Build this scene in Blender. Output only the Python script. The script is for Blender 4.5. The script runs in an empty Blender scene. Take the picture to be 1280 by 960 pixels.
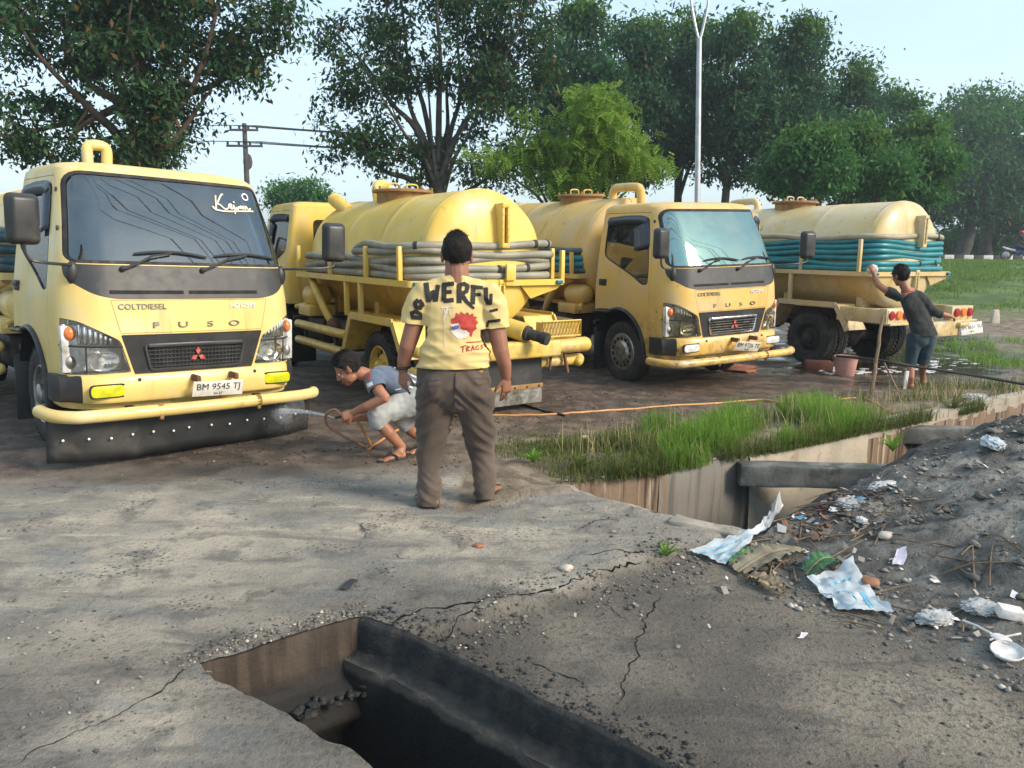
import bpy, bmesh, math, random
import numpy as np
from mathutils import Vector, Matrix, Quaternion
from mathutils.bvhtree import BVHTree
from mathutils import noise as mnoise

R = math.radians
PI = math.pi
random.seed(7)
rng = np.random.default_rng(7)
scene = bpy.context.scene
C = scene.collection

# ------------------------------------------------------------------ camera
CAM_H, CAM_P, CAM_R, CAM_F = 1.612, 0.1721, 0.0117, 967.0
cam = bpy.data.cameras.new('camera')
cam.sensor_width = 36.0
cam.lens = 36.0 * CAM_F / 1280.0
cam.clip_start = 0.05
cam.clip_end = 3000
cam_o = bpy.data.objects.new('camera', cam)
C.objects.link(cam_o)
fw = Vector((0, math.cos(CAM_P), -math.sin(CAM_P)))
up0 = Vector((0, math.sin(CAM_P), math.cos(CAM_P)))
rt0 = Vector((1, 0, 0))
rt = rt0 * math.cos(CAM_R) + up0 * math.sin(CAM_R)
up = up0 * math.cos(CAM_R) - rt0 * math.sin(CAM_R)
cm = Matrix((rt, up, -fw)).transposed()
cam_o.matrix_world = Matrix.Translation((0, 0, CAM_H)) @ cm.to_4x4()
scene.camera = cam_o

# ------------------------------------------------------------------ light
SUN_AZ, SUN_EL = 116.0, 32.0          # degrees clockwise from +Y; the sun stands to the right
world = bpy.data.worlds.new('World')
scene.world = world
world.use_nodes = True
wn, wl = world.node_tree.nodes, world.node_tree.links
wn.clear()
w_out = wn.new('ShaderNodeOutputWorld')
w_bg = wn.new('ShaderNodeBackground')
w_bg.inputs['Strength'].default_value = 0.130
sky = wn.new('ShaderNodeTexSky')
sky.sky_type = 'NISHITA'
sky.sun_disc = False
sky.sun_elevation = R(SUN_EL)
sky.sun_rotation = R(SUN_AZ)
sky.air_density = 1.3
sky.dust_density = 1.6
sky.ozone_density = 1.0
# thin high cloud veil mixed over the clear sky
tc = wn.new('ShaderNodeTexCoord')
mp = wn.new('ShaderNodeMapping')
mp.inputs['Scale'].default_value = (1.2, 1.2, 4.0)
cn = wn.new('ShaderNodeTexNoise')
cn.inputs['Scale'].default_value = 1.6
cn.inputs['Detail'].default_value = 6
cn.inputs['Roughness'].default_value = 0.5
cr = wn.new('ShaderNodeMapRange')
cr.inputs['From Min'].default_value = 0.35
cr.inputs['From Max'].default_value = 0.75
cr.inputs['To Min'].default_value = 0.45
cr.inputs['To Max'].default_value = 0.86
mixw = wn.new('ShaderNodeMix')
mixw.data_type = 'RGBA'
VEIL = (3.8, 4.9, 5.8, 1)
mixw.inputs['B'].default_value = VEIL
wl.new(tc.outputs['Generated'], mp.inputs['Vector'])
wl.new(mp.outputs['Vector'], cn.inputs['Vector'])
wl.new(cn.outputs['Fac'], cr.inputs['Value'])
wl.new(cr.outputs['Result'], mixw.inputs['Factor'])
wl.new(sky.outputs['Color'], mixw.inputs['A'])
wl.new(mixw.outputs['Result'], w_bg.inputs['Color'])
wl.new(w_bg.outputs['Background'], w_out.inputs['Surface'])

sun = bpy.data.lights.new('sun', 'SUN')
sun.energy = 2.9
sun.angle = R(18)
sun.color = (1.0, 0.86, 0.68)
sun_o = bpy.data.objects.new('sun', sun)
C.objects.link(sun_o)
sd = Vector((math.sin(R(SUN_AZ)) * math.cos(R(SUN_EL)), math.cos(R(SUN_AZ)) * math.cos(R(SUN_EL)), math.sin(R(SUN_EL))))
SUN_FROM_BEHIND = True
sun_o.rotation_euler = sd.to_track_quat('Z', 'Y').to_euler()

vs = scene.view_settings
vs.view_transform = 'Standard'
vs.look = 'None'
vs.exposure = 0.86
vs.gamma = 1.0
scene.cycles.max_bounces = 8
scene.cycles.transparent_max_bounces = 12
scene.cycles.use_denoising = True

# ------------------------------------------------------------------ object helpers
def link(name, me, parent=None, loc=None, rot=None):
    o = bpy.data.objects.new(name, me)
    C.objects.link(o)
    if parent is not None:
        o.parent = parent
    if loc is not None:
        o.location = loc
    if rot is not None:
        o.rotation_euler = rot
    return o

def tag(o, label=None, cat=None, group=None, kind=None):
    if label: o['label'] = label
    if cat: o['category'] = cat
    if group: o['group'] = group
    if kind: o['kind'] = kind
    return o

def thing(name, label, cat, loc=(0, 0, 0), rot=(0, 0, 0), group=None):
    o = bpy.data.objects.new(name, None)
    o.empty_display_size = 0.2
    C.objects.link(o)
    o.location = loc
    o.rotation_euler = rot
    return tag(o, label, cat, group)

def finish(me, mats=None, smooth=True, angle=38):
    if mats is not None:
        if not isinstance(mats, (list, tuple)):
            mats = [mats]
        me.materials.clear()
        for m in mats:
            me.materials.append(m)
    if smooth:
        me.shade_smooth()
        me.set_sharp_from_angle(angle=R(angle))
    return me

def obj(name, bm, mats, parent=None, smooth=True, angle=38, loc=None, rot=None):
    """bm: a bmesh (freed) or a mesh"""
    if isinstance(bm, bmesh.types.BMesh):
        me = bpy.data.meshes.new(name)
        bm.normal_update()
        bm.to_mesh(me)
        bm.free()
    else:
        me = bm
        me.name = name
    finish(me, mats, smooth, angle)
    return link(name, me, parent, loc, rot)

def from_np(name, verts, faces, mats=None, smooth=True):
    """verts (n,3), faces (m,k) with fixed k"""
    me = bpy.data.meshes.new(name)
    verts = np.asarray(verts, dtype=np.float32)
    faces = np.asarray(faces, dtype=np.int32)
    n, k = faces.shape
    me.vertices.add(len(verts))
    me.vertices.foreach_set('co', verts.ravel())
    me.loops.add(n * k)
    me.loops.foreach_set('vertex_index', faces.ravel())
    me.polygons.add(n)
    me.polygons.foreach_set('loop_start', np.arange(0, n * k, k, dtype=np.int32))
    me.polygons.foreach_set('loop_total', np.full(n, k, dtype=np.int32))
    if smooth:
        me.polygons.foreach_set('use_smooth', np.ones(n, dtype=bool))
    me.update(calc_edges=True)
    if mats is not None:
        if not isinstance(mats, (list, tuple)): mats = [mats]
        for m in mats: me.materials.append(m)
    return me

def box(bm, c, s, rot=None, bevel=0.0, seg=2, taper=None):
    """box centred at c with full sizes s"""
    g = bmesh.ops.create_cube(bm, size=1.0)
    vs_ = g['verts']
    for v in vs_:
        v.co = Vector((v.co.x * s[0], v.co.y * s[1], v.co.z * s[2]))
    if taper:
        for v in vs_:
            if v.co.z > 0:
                v.co.x *= taper[0]; v.co.y *= taper[1]
    if bevel > 0:
        es = list({e for v in vs_ for e in v.link_edges})
        r = bmesh.ops.bevel(bm, geom=es, offset=bevel, segments=seg, affect='EDGES', profile=0.5)
        vs_ = list({v for f in r['faces'] for v in f.verts} | {v for v in vs_ if v.is_valid})
    M = Matrix.Translation(c)
    if rot is not None:
        M = M @ (rot.to_4x4() if not isinstance(rot, tuple) else
                 (Matrix.Rotation(rot[2], 4, 'Z') @ Matrix.Rotation(rot[1], 4, 'Y') @ Matrix.Rotation(rot[0], 4, 'X')))
    bmesh.ops.transform(bm, matrix=M, verts=vs_)
    return vs_

def frames(pts):
    """parallel transport frames along a polyline"""
    pts = [Vector(p) for p in pts]
    n = len(pts)
    T = []
    for i in range(n):
        a = pts[max(0, i - 1)]; b = pts[min(n - 1, i + 1)]
        t = (b - a)
        T.append(t.normalized() if t.length > 1e-9 else Vector((0, 0, 1)))
    ref = Vector((0, 0, 1)) if abs(T[0].z) < 0.9 else Vector((1, 0, 0))
    N = [(ref - T[0] * ref.dot(T[0])).normalized()]
    for i in range(1, n):
        q = T[i - 1].rotation_difference(T[i])
        v = q @ N[-1]
        v = (v - T[i] * v.dot(T[i])).normalized()
        N.append(v)
    return pts, T, N

def spline(pts, sub=6, closed=False):
    """Catmull-Rom through the points"""
    P = [Vector(p) for p in pts]
    n = len(P)
    out = []
    rngi = range(n) if closed else range(n - 1)
    for i in rngi:
        if closed:
            p0, p1, p2, p3 = P[(i - 1) % n], P[i], P[(i + 1) % n], P[(i + 2) % n]
        else:
            p0 = P[i - 1] if i > 0 else P[i] * 2 - P[i + 1]
            p1, p2 = P[i], P[i + 1]
            p3 = P[i + 2] if i + 2 < n else P[i + 1] * 2 - P[i]
        for k in range(sub):
            t = k / sub
            out.append(0.5 * ((2 * p1) + (p2 - p0) * t + (2 * p0 - 5 * p1 + 4 * p2 - p3) * t * t + (3 * p1 - p0 - 3 * p2 + p3) * t ** 3))
    if not closed:
        out.append(P[-1].copy())
    return out

def resample(pts, step, closed=True):
    P = [Vector(p) for p in pts]
    if closed: P.append(P[0])
    out = []
    acc = 0
    for a, b in zip(P, P[1:]):
        L = (b - a).length
        if L < 1e-9: continue
        while acc < L:
            out.append(a.lerp(b, acc / L)); acc += step
        acc -= L
    return out

def tube(bm, pts, r, sides=8, closed=False, caps=True, flat=1.0):
    """r scalar or list"""
    pts, T, N = frames(pts)
    n = len(pts)
    rr = r if isinstance(r, (list, tuple)) else [r] * n
    rings = []
    for i in range(n):
        B = T[i].cross(N[i])
        ring = []
        for k in range(sides):
            a = 2 * PI * k / sides
            ring.append(bm.verts.new(pts[i] + N[i] * (math.cos(a) * rr[i]) + B * (math.sin(a) * rr[i] * flat)))
        rings.append(ring)
    m = n if closed else n - 1
    for i in range(m):
        a, b = rings[i], rings[(i + 1) % n]
        for k in range(sides):
            try:
                bm.faces.new((a[k], a[(k + 1) % sides], b[(k + 1) % sides], b[k]))
            except ValueError:
                pass
    if caps and not closed:
        bm.faces.new(rings[0][::-1]); bm.faces.new(rings[-1])
    return rings

def lathe(bm, prof, segs=32, axis='Z', c=(0, 0, 0), closed_prof=False):
    """prof: list of (r, h)"""
    c = Vector(c)
    rings = []
    for r, h in prof:
        ring = []
        if r < 1e-6:
            p = {'Z': Vector((0, 0, h)), 'Y': Vector((0, h, 0)), 'X': Vector((h, 0, 0))}[axis]
            rings.append([bm.verts.new(p + c)])
            continue
        for k in range(segs):
            a = 2 * PI * k / segs
            ca, sa = math.cos(a) * r, math.sin(a) * r
            p = {'Z': Vector((ca, sa, h)), 'Y': Vector((sa, h, ca)), 'X': Vector((h, ca, sa))}[axis]
            ring.append(bm.verts.new(p + c))
        rings.append(ring)
    n = len(rings)
    for i in range(n if closed_prof else n - 1):
        a, b = rings[i], rings[(i + 1) % n]
        if len(a) == 1 and len(b) == 1: continue
        for k in range(segs):
            k2 = (k + 1) % segs
            if len(a) == 1: bm.faces.new((a[0], b[k2], b[k]))
            elif len(b) == 1: bm.faces.new((a[k], a[k2], b[0]))
            else: bm.faces.new((a[k], a[k2], b[k2], b[k]))
    return rings

def prism(poly, lo, hi, plane='XZ'):
    """closed mesh: a polygon in the named plane extruded along the other axis"""
    bm = bmesh.new()
    def P(u, v, w):
        return {'XZ': (u, w, v), 'YZ': (w, u, v), 'XY': (u, v, w)}[plane]
    a = [bm.verts.new(P(u, v, lo)) for u, v in poly]
    b = [bm.verts.new(P(u, v, hi)) for u, v in poly]
    n = len(poly)
    bm.faces.new(a); bm.faces.new(b[::-1])
    for i in range(n):
        bm.faces.new((a[i], b[i], b[(i + 1) % n], a[(i + 1) % n]))
    bmesh.ops.recalc_face_normals(bm, faces=bm.faces)
    return bm

def bm_mesh(bm, name='tmp'):
    me = bpy.data.meshes.new(name)
    bmesh.ops.recalc_face_normals(bm, faces=bm.faces)
    bm.to_mesh(me); bm.free()
    return me

def boolean(a, b, op):
    """mesh a (op) mesh b -> new mesh"""
    oa = link('tmp_a', a); ob = link('tmp_b', b)
    m = oa.modifiers.new('b', 'BOOLEAN')
    m.operation = op; m.solver = 'EXACT'; m.object = ob
    dg = bpy.context.evaluated_depsgraph_get()
    dg.update()
    me = bpy.data.meshes.new_from_object(oa.evaluated_get(dg))
    bpy.data.objects.remove(oa); bpy.data.objects.remove(ob)
    return me

def rpoly(pts, r, seg=5):
    """round the corners of a polygon"""
    out = []
    n = len(pts)
    rs = r if isinstance(r, (list, tuple)) else [r] * n
    for i in range(n):
        p0, p1, p2 = Vector(pts[i - 1]), Vector(pts[i]), Vector(pts[(i + 1) % n])
        d0, d1 = (p0 - p1), (p2 - p1)
        k = min(rs[i], d0.length * .45, d1.length * .45)
        a = p1 + d0.normalized() * k; b = p1 + d1.normalized() * k
        if k < 1e-4:
            out.append(tuple(p1)); continue
        for s in range(seg + 1):
            t = s / seg
            q = a * (1 - t) ** 2 + p1 * 2 * t * (1 - t) + b * t * t
            out.append((q.x, q.y))
    return out

def grow(poly, d):
    """offset a counter-clockwise or clockwise polygon outward by d"""
    n = len(poly)
    area = sum(poly[i - 1][0] * poly[i][1] - poly[i][0] * poly[i - 1][1] for i in range(n))
    s = 1 if area > 0 else -1
    out = []
    for i in range(n):
        p0, p1, p2 = Vector(poly[i - 1]), Vector(poly[i]), Vector(poly[(i + 1) % n])
        e0 = (p1 - p0).normalized(); e1 = (p2 - p1).normalized()
        n0 = Vector((e0.y, -e0.x)) * s; n1 = Vector((e1.y, -e1.x)) * s
        m = (n0 + n1)
        if m.length < 1e-6: m = n0
        m.normalize()
        k = d / max(0.35, m.dot(n0))
        q = p1 + m * k
        out.append((q.x, q.y))
    return out

def text_mesh(s, size, extrude=0.0, shear=0.0, space=1.0, offset=0.0):
    cu = bpy.data.curves.new('t', 'FONT')
    cu.body = s; cu.size = size; cu.extrude = extrude; cu.shear = shear
    cu.space_character = space; cu.align_x = 'CENTER'; cu.align_y = 'CENTER'; cu.offset = offset
    cu.resolution_u = 3
    o = link('tmp_t', cu)
    dg = bpy.context.evaluated_depsgraph_get(); dg.update()
    me = bpy.data.meshes.new_from_object(o.evaluated_get(dg))
    bpy.data.objects.remove(o); bpy.data.curves.remove(cu)
    return me

def xform(me, M):
    me.transform(M); me.update(); return me

def bvh_of(me, M=None):
    co = [(M @ v.co) if M else v.co.copy() for v in me.vertices]
    return BVHTree.FromPolygons(co, [tuple(p.vertices) for p in me.polygons])

def blob(parts_bm, voxel=0.008, smooth=6, factor=0.5):
    """union of overlapping closed shapes as one continuous skin"""
    me = bpy.data.meshes.new('blob')
    bmesh.ops.recalc_face_normals(parts_bm, faces=parts_bm.faces)
    parts_bm.to_mesh(me); parts_bm.free()
    o = link('tmp_blob', me)
    m = o.modifiers.new('r', 'REMESH'); m.mode = 'VOXEL'; m.voxel_size = voxel
    s = o.modifiers.new('s', 'SMOOTH'); s.iterations = smooth; s.factor = factor
    dg = bpy.context.evaluated_depsgraph_get(); dg.update()
    out = bpy.data.meshes.new_from_object(o.evaluated_get(dg))
    bpy.data.objects.remove(o); bpy.data.meshes.remove(me)
    return out

def limb(bm, pts, rad, sides=14, ref=None, flat=1.0):
    # a sharp bend (elbow, knee) is made of two overlapping runs
    pv = [Vector(p) for p in pts]
    for i in range(1, len(pv) - 1):
        if (pv[i] - pv[i - 1]).angle(pv[i + 1] - pv[i], 0) > R(42):
            fl_ = flat if isinstance(flat, (list, tuple)) else [flat] * len(pv)
            limb(bm, pv[:i + 1], rad[:i + 1], sides, ref, fl_[:i + 1]); limb(bm, pv[i:], rad[i:], sides, ref, fl_[i:])
            return
    """tapered limb with rounded ends; ref fixes the direction of the wide axis, flat thins the other"""
    pts = [Vector(p) for p in pts]
    n = len(pts)
    T = []
    for i in range(n):
        a = pts[max(0, i - 1)]; b = pts[min(n - 1, i + 1)]
        T.append((b - a).normalized())
    fl = flat if isinstance(flat, (list, tuple)) else [flat] * n
    P, Rr, TT, FF = [], [], [], []
    # round the ends
    for t in (0.05, 0.4, 0.75):
        P.append(pts[0] - T[0] * rad[0] * (1 - t) * .8 * fl[0]); Rr.append(rad[0] * math.sqrt(max(0.02, 1 - (1 - t) ** 2))); TT.append(T[0]); FF.append(fl[0])
    for i in range(n):
        P.append(pts[i]); Rr.append(rad[i]); TT.append(T[i]); FF.append(fl[i])
    for t in (0.75, 0.4, 0.05):
        P.append(pts[-1] + T[-1] * rad[-1] * (1 - t) * .8 * fl[-1]); Rr.append(rad[-1] * math.sqrt(max(0.02, 1 - (1 - t) ** 2))); TT.append(T[-1]); FF.append(fl[-1])
    rings = []
    for p, r, t, f in zip(P, Rr, TT, FF):
        rf = Vector(ref) if ref is not None else (Vector((1, 0, 0)) if abs(t.x) < 0.8 else Vector((0, 0, 1)))
        nrm = (rf - t * rf.dot(t)).normalized()
        b = t.cross(nrm)
        rings.append([bm.verts.new(p + nrm * (math.cos(2 * PI * k / sides) * r) + b * (math.sin(2 * PI * k / sides) * r * f)) for k in range(sides)])
    for i in range(len(rings) - 1):
        for k in range(sides):
            bm.faces.new((rings[i][k], rings[i][(k + 1) % sides], rings[i + 1][(k + 1) % sides], rings[i + 1][k]))
    bm.faces.new(rings[0][::-1]); bm.faces.new(rings[-1])

def ball(bm, c, r, rot=None, seg=16):
    r = r if isinstance(r, (tuple, list)) else (r, r, r)
    M = Matrix.Translation(c)
    if rot is not None: M = M @ rot.to_4x4()
    M = M @ Matrix.Diagonal((r[0], r[1], r[2], 1))
    bmesh.ops.create_uvsphere(bm, u_segments=seg, v_segments=max(6, seg // 2 + 1), radius=1.0, matrix=M)

# ------------------------------------------------------------------ numpy noise
def vnoise(x, y, seed=0):
    xi = np.floor(x).astype(np.int64); yi = np.floor(y).astype(np.int64)
    xf = x - xi; yf = y - yi
    def h(a, b):
        n = (a * 374761393 + b * 668265263 + seed * 974634777) & 0xFFFFFFFF
        n = ((n ^ (n >> 13)) * 1274126177) & 0xFFFFFFFF
        n = n ^ (n >> 16)
        return (n & 0xFFFFFF) / float(0xFFFFFF)
    u = xf * xf * (3 - 2 * xf); v = yf * yf * (3 - 2 * yf)
    return (h(xi, yi) * (1 - u) + h(xi + 1, yi) * u) * (1 - v) + (h(xi, yi + 1) * (1 - u) + h(xi + 1, yi + 1) * u) * v

def fbm(x, y, oct=4, seed=0, gain=.5):
    s = 0; a = 1; t = 0
    for i in range(oct):
        s = s + a * vnoise(x * 2 ** i + 17.3 * i, y * 2 ** i - 9.1 * i, seed + i); t += a; a *= gain
    return s / t

def sstep(a, b, x):
    t = np.clip((x - a) / (b - a), 0, 1)
    return t * t * (3 - 2 * t)

def seg_dist(px, py, poly, closed=False):
    """distance to a polyline, arrays"""
    d = np.full(np.shape(px), 1e9)
    n = len(poly)
    for i in range(n if closed else n - 1):
        ax, ay = poly[i]; bx, by = poly[(i + 1) % n]
        dx, dy = bx - ax, by - ay
        t = np.clip(((px - ax) * dx + (py - ay) * dy) / (dx * dx + dy * dy), 0, 1)
        d = np.minimum(d, np.hypot(px - ax - t * dx, py - ay - t * dy))
    return d

def inside(px, py, poly):
    r = np.zeros(np.shape(px), bool)
    n = len(poly)
    for i in range(n):
        ax, ay = poly[i]; bx, by = poly[(i + 1) % n]
        c = ((ay > py) != (by > py))
        with np.errstate(divide='ignore', invalid='ignore'):
            xx = (bx - ax) * (py - ay) / ((by - ay) if by != ay else 1e-12) + ax
        r ^= (c & (px < xx))
    return r

def view_point(px, py, depth):
    """a point of the place found from a measurement on the photograph and its distance"""
    u0, v0 = px - 640, py - 480
    u = u0 * math.cos(CAM_R) + v0 * math.sin(CAM_R); v = -u0 * math.sin(CAM_R) + v0 * math.cos(CAM_R)
    d = (u / CAM_F, math.cos(CAM_P) - v / CAM_F * math.sin(CAM_P), -math.sin(CAM_P) - v / CAM_F * math.cos(CAM_P))
    t = depth / d[1]
    return Vector((t * d[0], t * d[1], CAM_H + t * d[2]))

def ground_point(px, py, z=0.0):
    u0, v0 = px - 640, py - 480
    u = u0 * math.cos(CAM_R) + v0 * math.sin(CAM_R); v = -u0 * math.sin(CAM_R) + v0 * math.cos(CAM_R)
    d = (u / CAM_F, math.cos(CAM_P) - v / CAM_F * math.sin(CAM_P), -math.sin(CAM_P) - v / CAM_F * math.cos(CAM_P))
    t = (z - CAM_H) / d[2]
    return Vector((t * d[0], t * d[1], z))

# ------------------------------------------------------------------ materials
class NT:
    def __init__(s, name):
        s.m = bpy.data.materials.new(name)
        s.m.use_nodes = True
        s.t = s.m.node_tree
        s.n = s.t.nodes; s.l = s.t.links
        s.b = s.n['Principled BSDF']
        s.out = s.n['Material Output']
        s.tc = s.n.new('ShaderNodeTexCoord')
    def noise(s, scale, detail=4, rough=.55, vec=None, dist=0.0):
        t = s.n.new('ShaderNodeTexNoise')
        t.inputs['Scale'].default_value = scale
        t.inputs['Detail'].default_value = detail
        t.inputs['Roughness'].default_value = rough
        t.inputs['Distortion'].default_value = dist
        s.l.new(vec or s.tc.outputs['Object'], t.inputs['Vector'])
        return t.outputs['Fac']
    def mapping(s, scale):
        m = s.n.new('ShaderNodeMapping')
        m.inputs['Scale'].default_value = scale
        s.l.new(s.tc.outputs['Object'], m.inputs['Vector'])
        return m.outputs['Vector']
    def rng(s, v, a, b, c=0, d=1):
        t = s.n.new('ShaderNodeMapRange')
        t.inputs['From Min'].default_value = a; t.inputs['From Max'].default_value = b
        t.inputs['To Min'].default_value = c; t.inputs['To Max'].default_value = d
        t.interpolation_type = 'SMOOTHSTEP'
        s.l.new(v, t.inputs['Value'])
        return t.outputs['Result']
    def mix(s, fac, a, b):
        t = s.n.new('ShaderNodeMix'); t.data_type = 'RGBA'
        for k, v in (('Factor', fac), ('A', a), ('B', b)):
            if isinstance(v, (int, float)): t.inputs[k].default_value = v
            elif isinstance(v, tuple): t.inputs[k].default_value = (*v[:3], 1)
            else: s.l.new(v, t.inputs[k])
        return t.outputs['Result']
    def math(s, op, a, b=0.0):
        t = s.n.new('ShaderNodeMath'); t.operation = op
        for i, v in enumerate((a, b)):
            if isinstance(v, (int, float)): t.inputs[i].default_value = v
            else: s.l.new(v, t.inputs[i])
        return t.outputs[0]
    def attr(s, name):
        t = s.n.new('ShaderNodeAttribute'); t.attribute_name = name
        return t.outputs['Fac']
    def setc(s, sock, v):
        if isinstance(v, (int, float)): s.b.inputs[sock].default_value = v
        elif isinstance(v, tuple): s.b.inputs[sock].default_value = (*v[:3], 1)
        else: s.l.new(v, s.b.inputs[sock])
    def bump(s, h, strength=.3, dist=.01):
        t = s.n.new('ShaderNodeBump')
        t.inputs['Strength'].default_value = strength; t.inputs['Distance'].default_value = dist
        s.l.new(h, t.inputs['Height'])
        s.l.new(t.outputs['Normal'], s.b.inputs['Normal'])

def pmat(name, col, col2=None, scale=6, rough=.6, metal=0.0, bump=0.0, bscale=60, dirt=None, coat=0.0, rvar=.1, spec=.5, lo=.4, hi=.65):
    """principled material; col2 mottles, dirt = (colour, scale, lo, hi) lays worn or dusty patches over it"""
    t = NT(name)
    c = col
    if col2 is not None:
        c = t.mix(t.rng(t.noise(scale, 5), lo, hi), col, col2)
    if dirt:
        c = t.mix(t.rng(t.noise(dirt[1], 8, .65, dist=.3), dirt[2], dirt[3]), c, dirt[0])
    t.setc('Base Color', c)
    t.setc('Metallic', metal)
    if rvar:
        t.setc('Roughness', t.rng(t.noise(scale * 2.3, 4), .3, .7, max(.02, rough - rvar), min(1, rough + rvar)))
    else:
        t.setc('Roughness', rough)
    t.setc('Specular IOR Level', spec)
    if coat: t.setc('Coat Weight', coat); t.setc('Coat Roughness', .12)
    if bump: t.bump(t.noise(bscale, 4), bump, .01)
    return t.m

def glassmat(name, tint, refl, rcol=(1, 1, 1), rough=.02, dust=.14):
    """thin pane: tinted see-through plus a mirror-like film reflection"""
    t = NT(name)
    n = t.n
    n.remove(t.b)
    tr = n.new('ShaderNodeBsdfTransparent'); tr.inputs['Color'].default_value = (*tint, 1)
    gl = n.new('ShaderNodeBsdfGlossy'); gl.inputs['Roughness'].default_value = rough; gl.inputs['Color'].default_value = (*rcol, 1)
    lw = n.new('ShaderNodeLayerWeight'); lw.inputs['Blend'].default_value = .25
    mr = t.rng(lw.outputs['Fresnel'], 0, 1, refl, 1.0)
    mx = n.new('ShaderNodeMixShader')
    t.l.new(mr, mx.inputs['Fac']); t.l.new(tr.outputs[0], mx.inputs[1]); t.l.new(gl.outputs[0], mx.inputs[2])
    # film of dust
    du = n.new('ShaderNodeBsdfDiffuse'); du.inputs['Color'].default_value = (.42, .40, .35, 1)
    m2 = n.new('ShaderNodeMixShader')
    t.l.new(t.rng(t.noise(5, 7, .65), .40, .75, .02, dust), m2.inputs['Fac']); t.l.new(mx.outputs[0], m2.inputs[1]); t.l.new(du.outputs[0], m2.inputs[2])
    t.l.new(m2.outputs[0], t.out.inputs['Surface'])
    return t.m

def leafmat(name, c1, c2, c3=None, trans=.35):
    t = NT(name)
    g = t.n.new('ShaderNodeNewGeometry')
    c = t.mix(t.rng(g.outputs['Random Per Island'], 0, 1), c1, c2)
    if c3: c = t.mix(t.rng(g.outputs['Random Per Island'], .90, .93), c, c3)
    c = t.mix(t.rng(t.noise(.7, 3), .42, .62), c, t.mix(.55, c, c2))
    t.setc('Base Color', c); t.setc('Roughness', .6); t.setc('Specular IOR Level', .15)
    tl = t.n.new('ShaderNodeBsdfTranslucent'); t.l.new(t.mix(.6, c, c2), tl.inputs['Color'])
    mx = t.n.new('ShaderNodeMixShader'); mx.inputs['Fac'].default_value = trans
    t.l.new(t.b.outputs[0], mx.inputs[1]); t.l.new(tl.outputs[0], mx.inputs[2])
    t.l.new(mx.outputs[0], t.out.inputs['Surface'])
    return t.m

def paint(name, col, dust, rust=.0, dustlo=.45, rough=.42, muddy=.7):
    """truck paint: slightly faded enamel with dust film, streaks running down and small rust spots"""
    t = NT(name)
    c2 = tuple(x * .86 for x in col)
    c = t.mix(t.rng(t.noise(1.7, 5), .35, .7), col, c2)
    c = t.mix(t.rng(t.noise(2.6, 6, .6), dustlo, dustlo + .25, 0, .75), c, dust)
    st = t.noise(1.0, 5, .6, vec=t.mapping((9, 9, .7)))
    c = t.mix(t.rng(st, .56, .74, 0, .45), c, (col[0] * .5, col[1] * .42, col[2] * .4))
    sx = t.n.new('ShaderNodeSeparateXYZ'); t.l.new(t.tc.outputs['Object'], sx.inputs[0])
    mud = t.math('MULTIPLY', t.rng(t.noise(11, 7, .7), .44, .64), t.rng(sx.outputs['Z'], 1.15, .45, 0, muddy))
    c = t.mix(mud, c, (.20, .145, .09))
    if rust > 0:
        c = t.mix(t.rng(t.noise(7, 8, .7), .70 - .12 * rust, .76 - .12 * rust), c, (.12, .045, .018))
    t.setc('Base Color', c)
    t.setc('Roughness', t.rng(t.noise(3, 5), .3, .7, rough - .1, rough + .2))
    t.setc('Coat Weight', .18); t.setc('Coat Roughness', .2)
    t.bump(t.noise(3.5, 3), .06, .03)
    return t.m

M = {}
M['yellow_a'] = paint('yellow_paint_pale', (.72, .53, .175), (.62, .53, .31), .15, muddy=.12)
M['yellow_b'] = paint('yellow_paint_warm', (.72, .49, .085), (.66, .49, .22), .35, muddy=.45)
M['yellow_c'] = paint('yellow_paint_ochre', (.67, .425, .105), (.56, .42, .23), .6, .42)
M['yellow_d'] = paint('yellow_paint_dusty', (.62, .46, .19), (.60, .50, .33), .5, .36)
M['black_plastic'] = pmat('black_plastic', (.018, .019, .021), (.03, .03, .03), 5, .5, dirt=((.09, .08, .065), 4, .55, .8))
M['cowl_black'] = pmat('cowl_black', (.035, .037, .04), (.05, .05, .05), 5, .42, dirt=((.1, .095, .085), 3, .55, .85))
M['rubber'] = pmat('tyre_rubber', (.02, .02, .02), (.035, .033, .03), 8, .85, bump=.3, dirt=((.085, .07, .055), 5, .5, .75))
M['mudflap'] = pmat('rubber_sheet', (.022, .024, .025), (.035, .035, .035), 3, .55, bump=.15, bscale=12, dirt=((.09, .085, .075), 3.5, .52, .8))
M['chassis'] = pmat('chassis_black', (.02, .018, .016), (.04, .03, .024), 7, .7, bump=.2, dirt=((.10, .07, .045), 6, .5, .72))
M['dark_void'] = pmat('dark_interior', (.012, .012, .013), (.02, .02, .02), 5, .9)
M['seat_cloth'] = pmat('seat_cloth', (.09, .09, .10), (.12, .12, .12), 20, .9)
M['chrome'] = pmat('chrome', (.75, .76, .77), (.55, .55, .55), 9, .18, metal=1.0)
M['dull_metal'] = pmat('dull_metal', (.42, .42, .40), (.25, .24, .22), 9, .42, metal=.9, dirt=((.16, .12, .08), 9, .5, .7))
M['badge_dark'] = pmat('badge_chrome_dull', (.22, .21, .19), (.34, .33, .31), 40, .3, metal=.8)
M['white_badge'] = pmat('white_badge', (.8, .8, .8), None, rough=.4)
M['red_emblem'] = pmat('red_emblem', (.45, .06, .05), (.5, .16, .13), 30, .35)
M['reflector'] = pmat('lamp_reflector', (.85, .86, .88), (.6, .6, .62), 14, .16, metal=1.0)
M['lens'] = glassmat('lamp_lens', (.96, .97, .97), .07)
M['lens_old'] = glassmat('lamp_lens_yellowed', (.95, .90, .76), .07, rough=.1)
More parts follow.
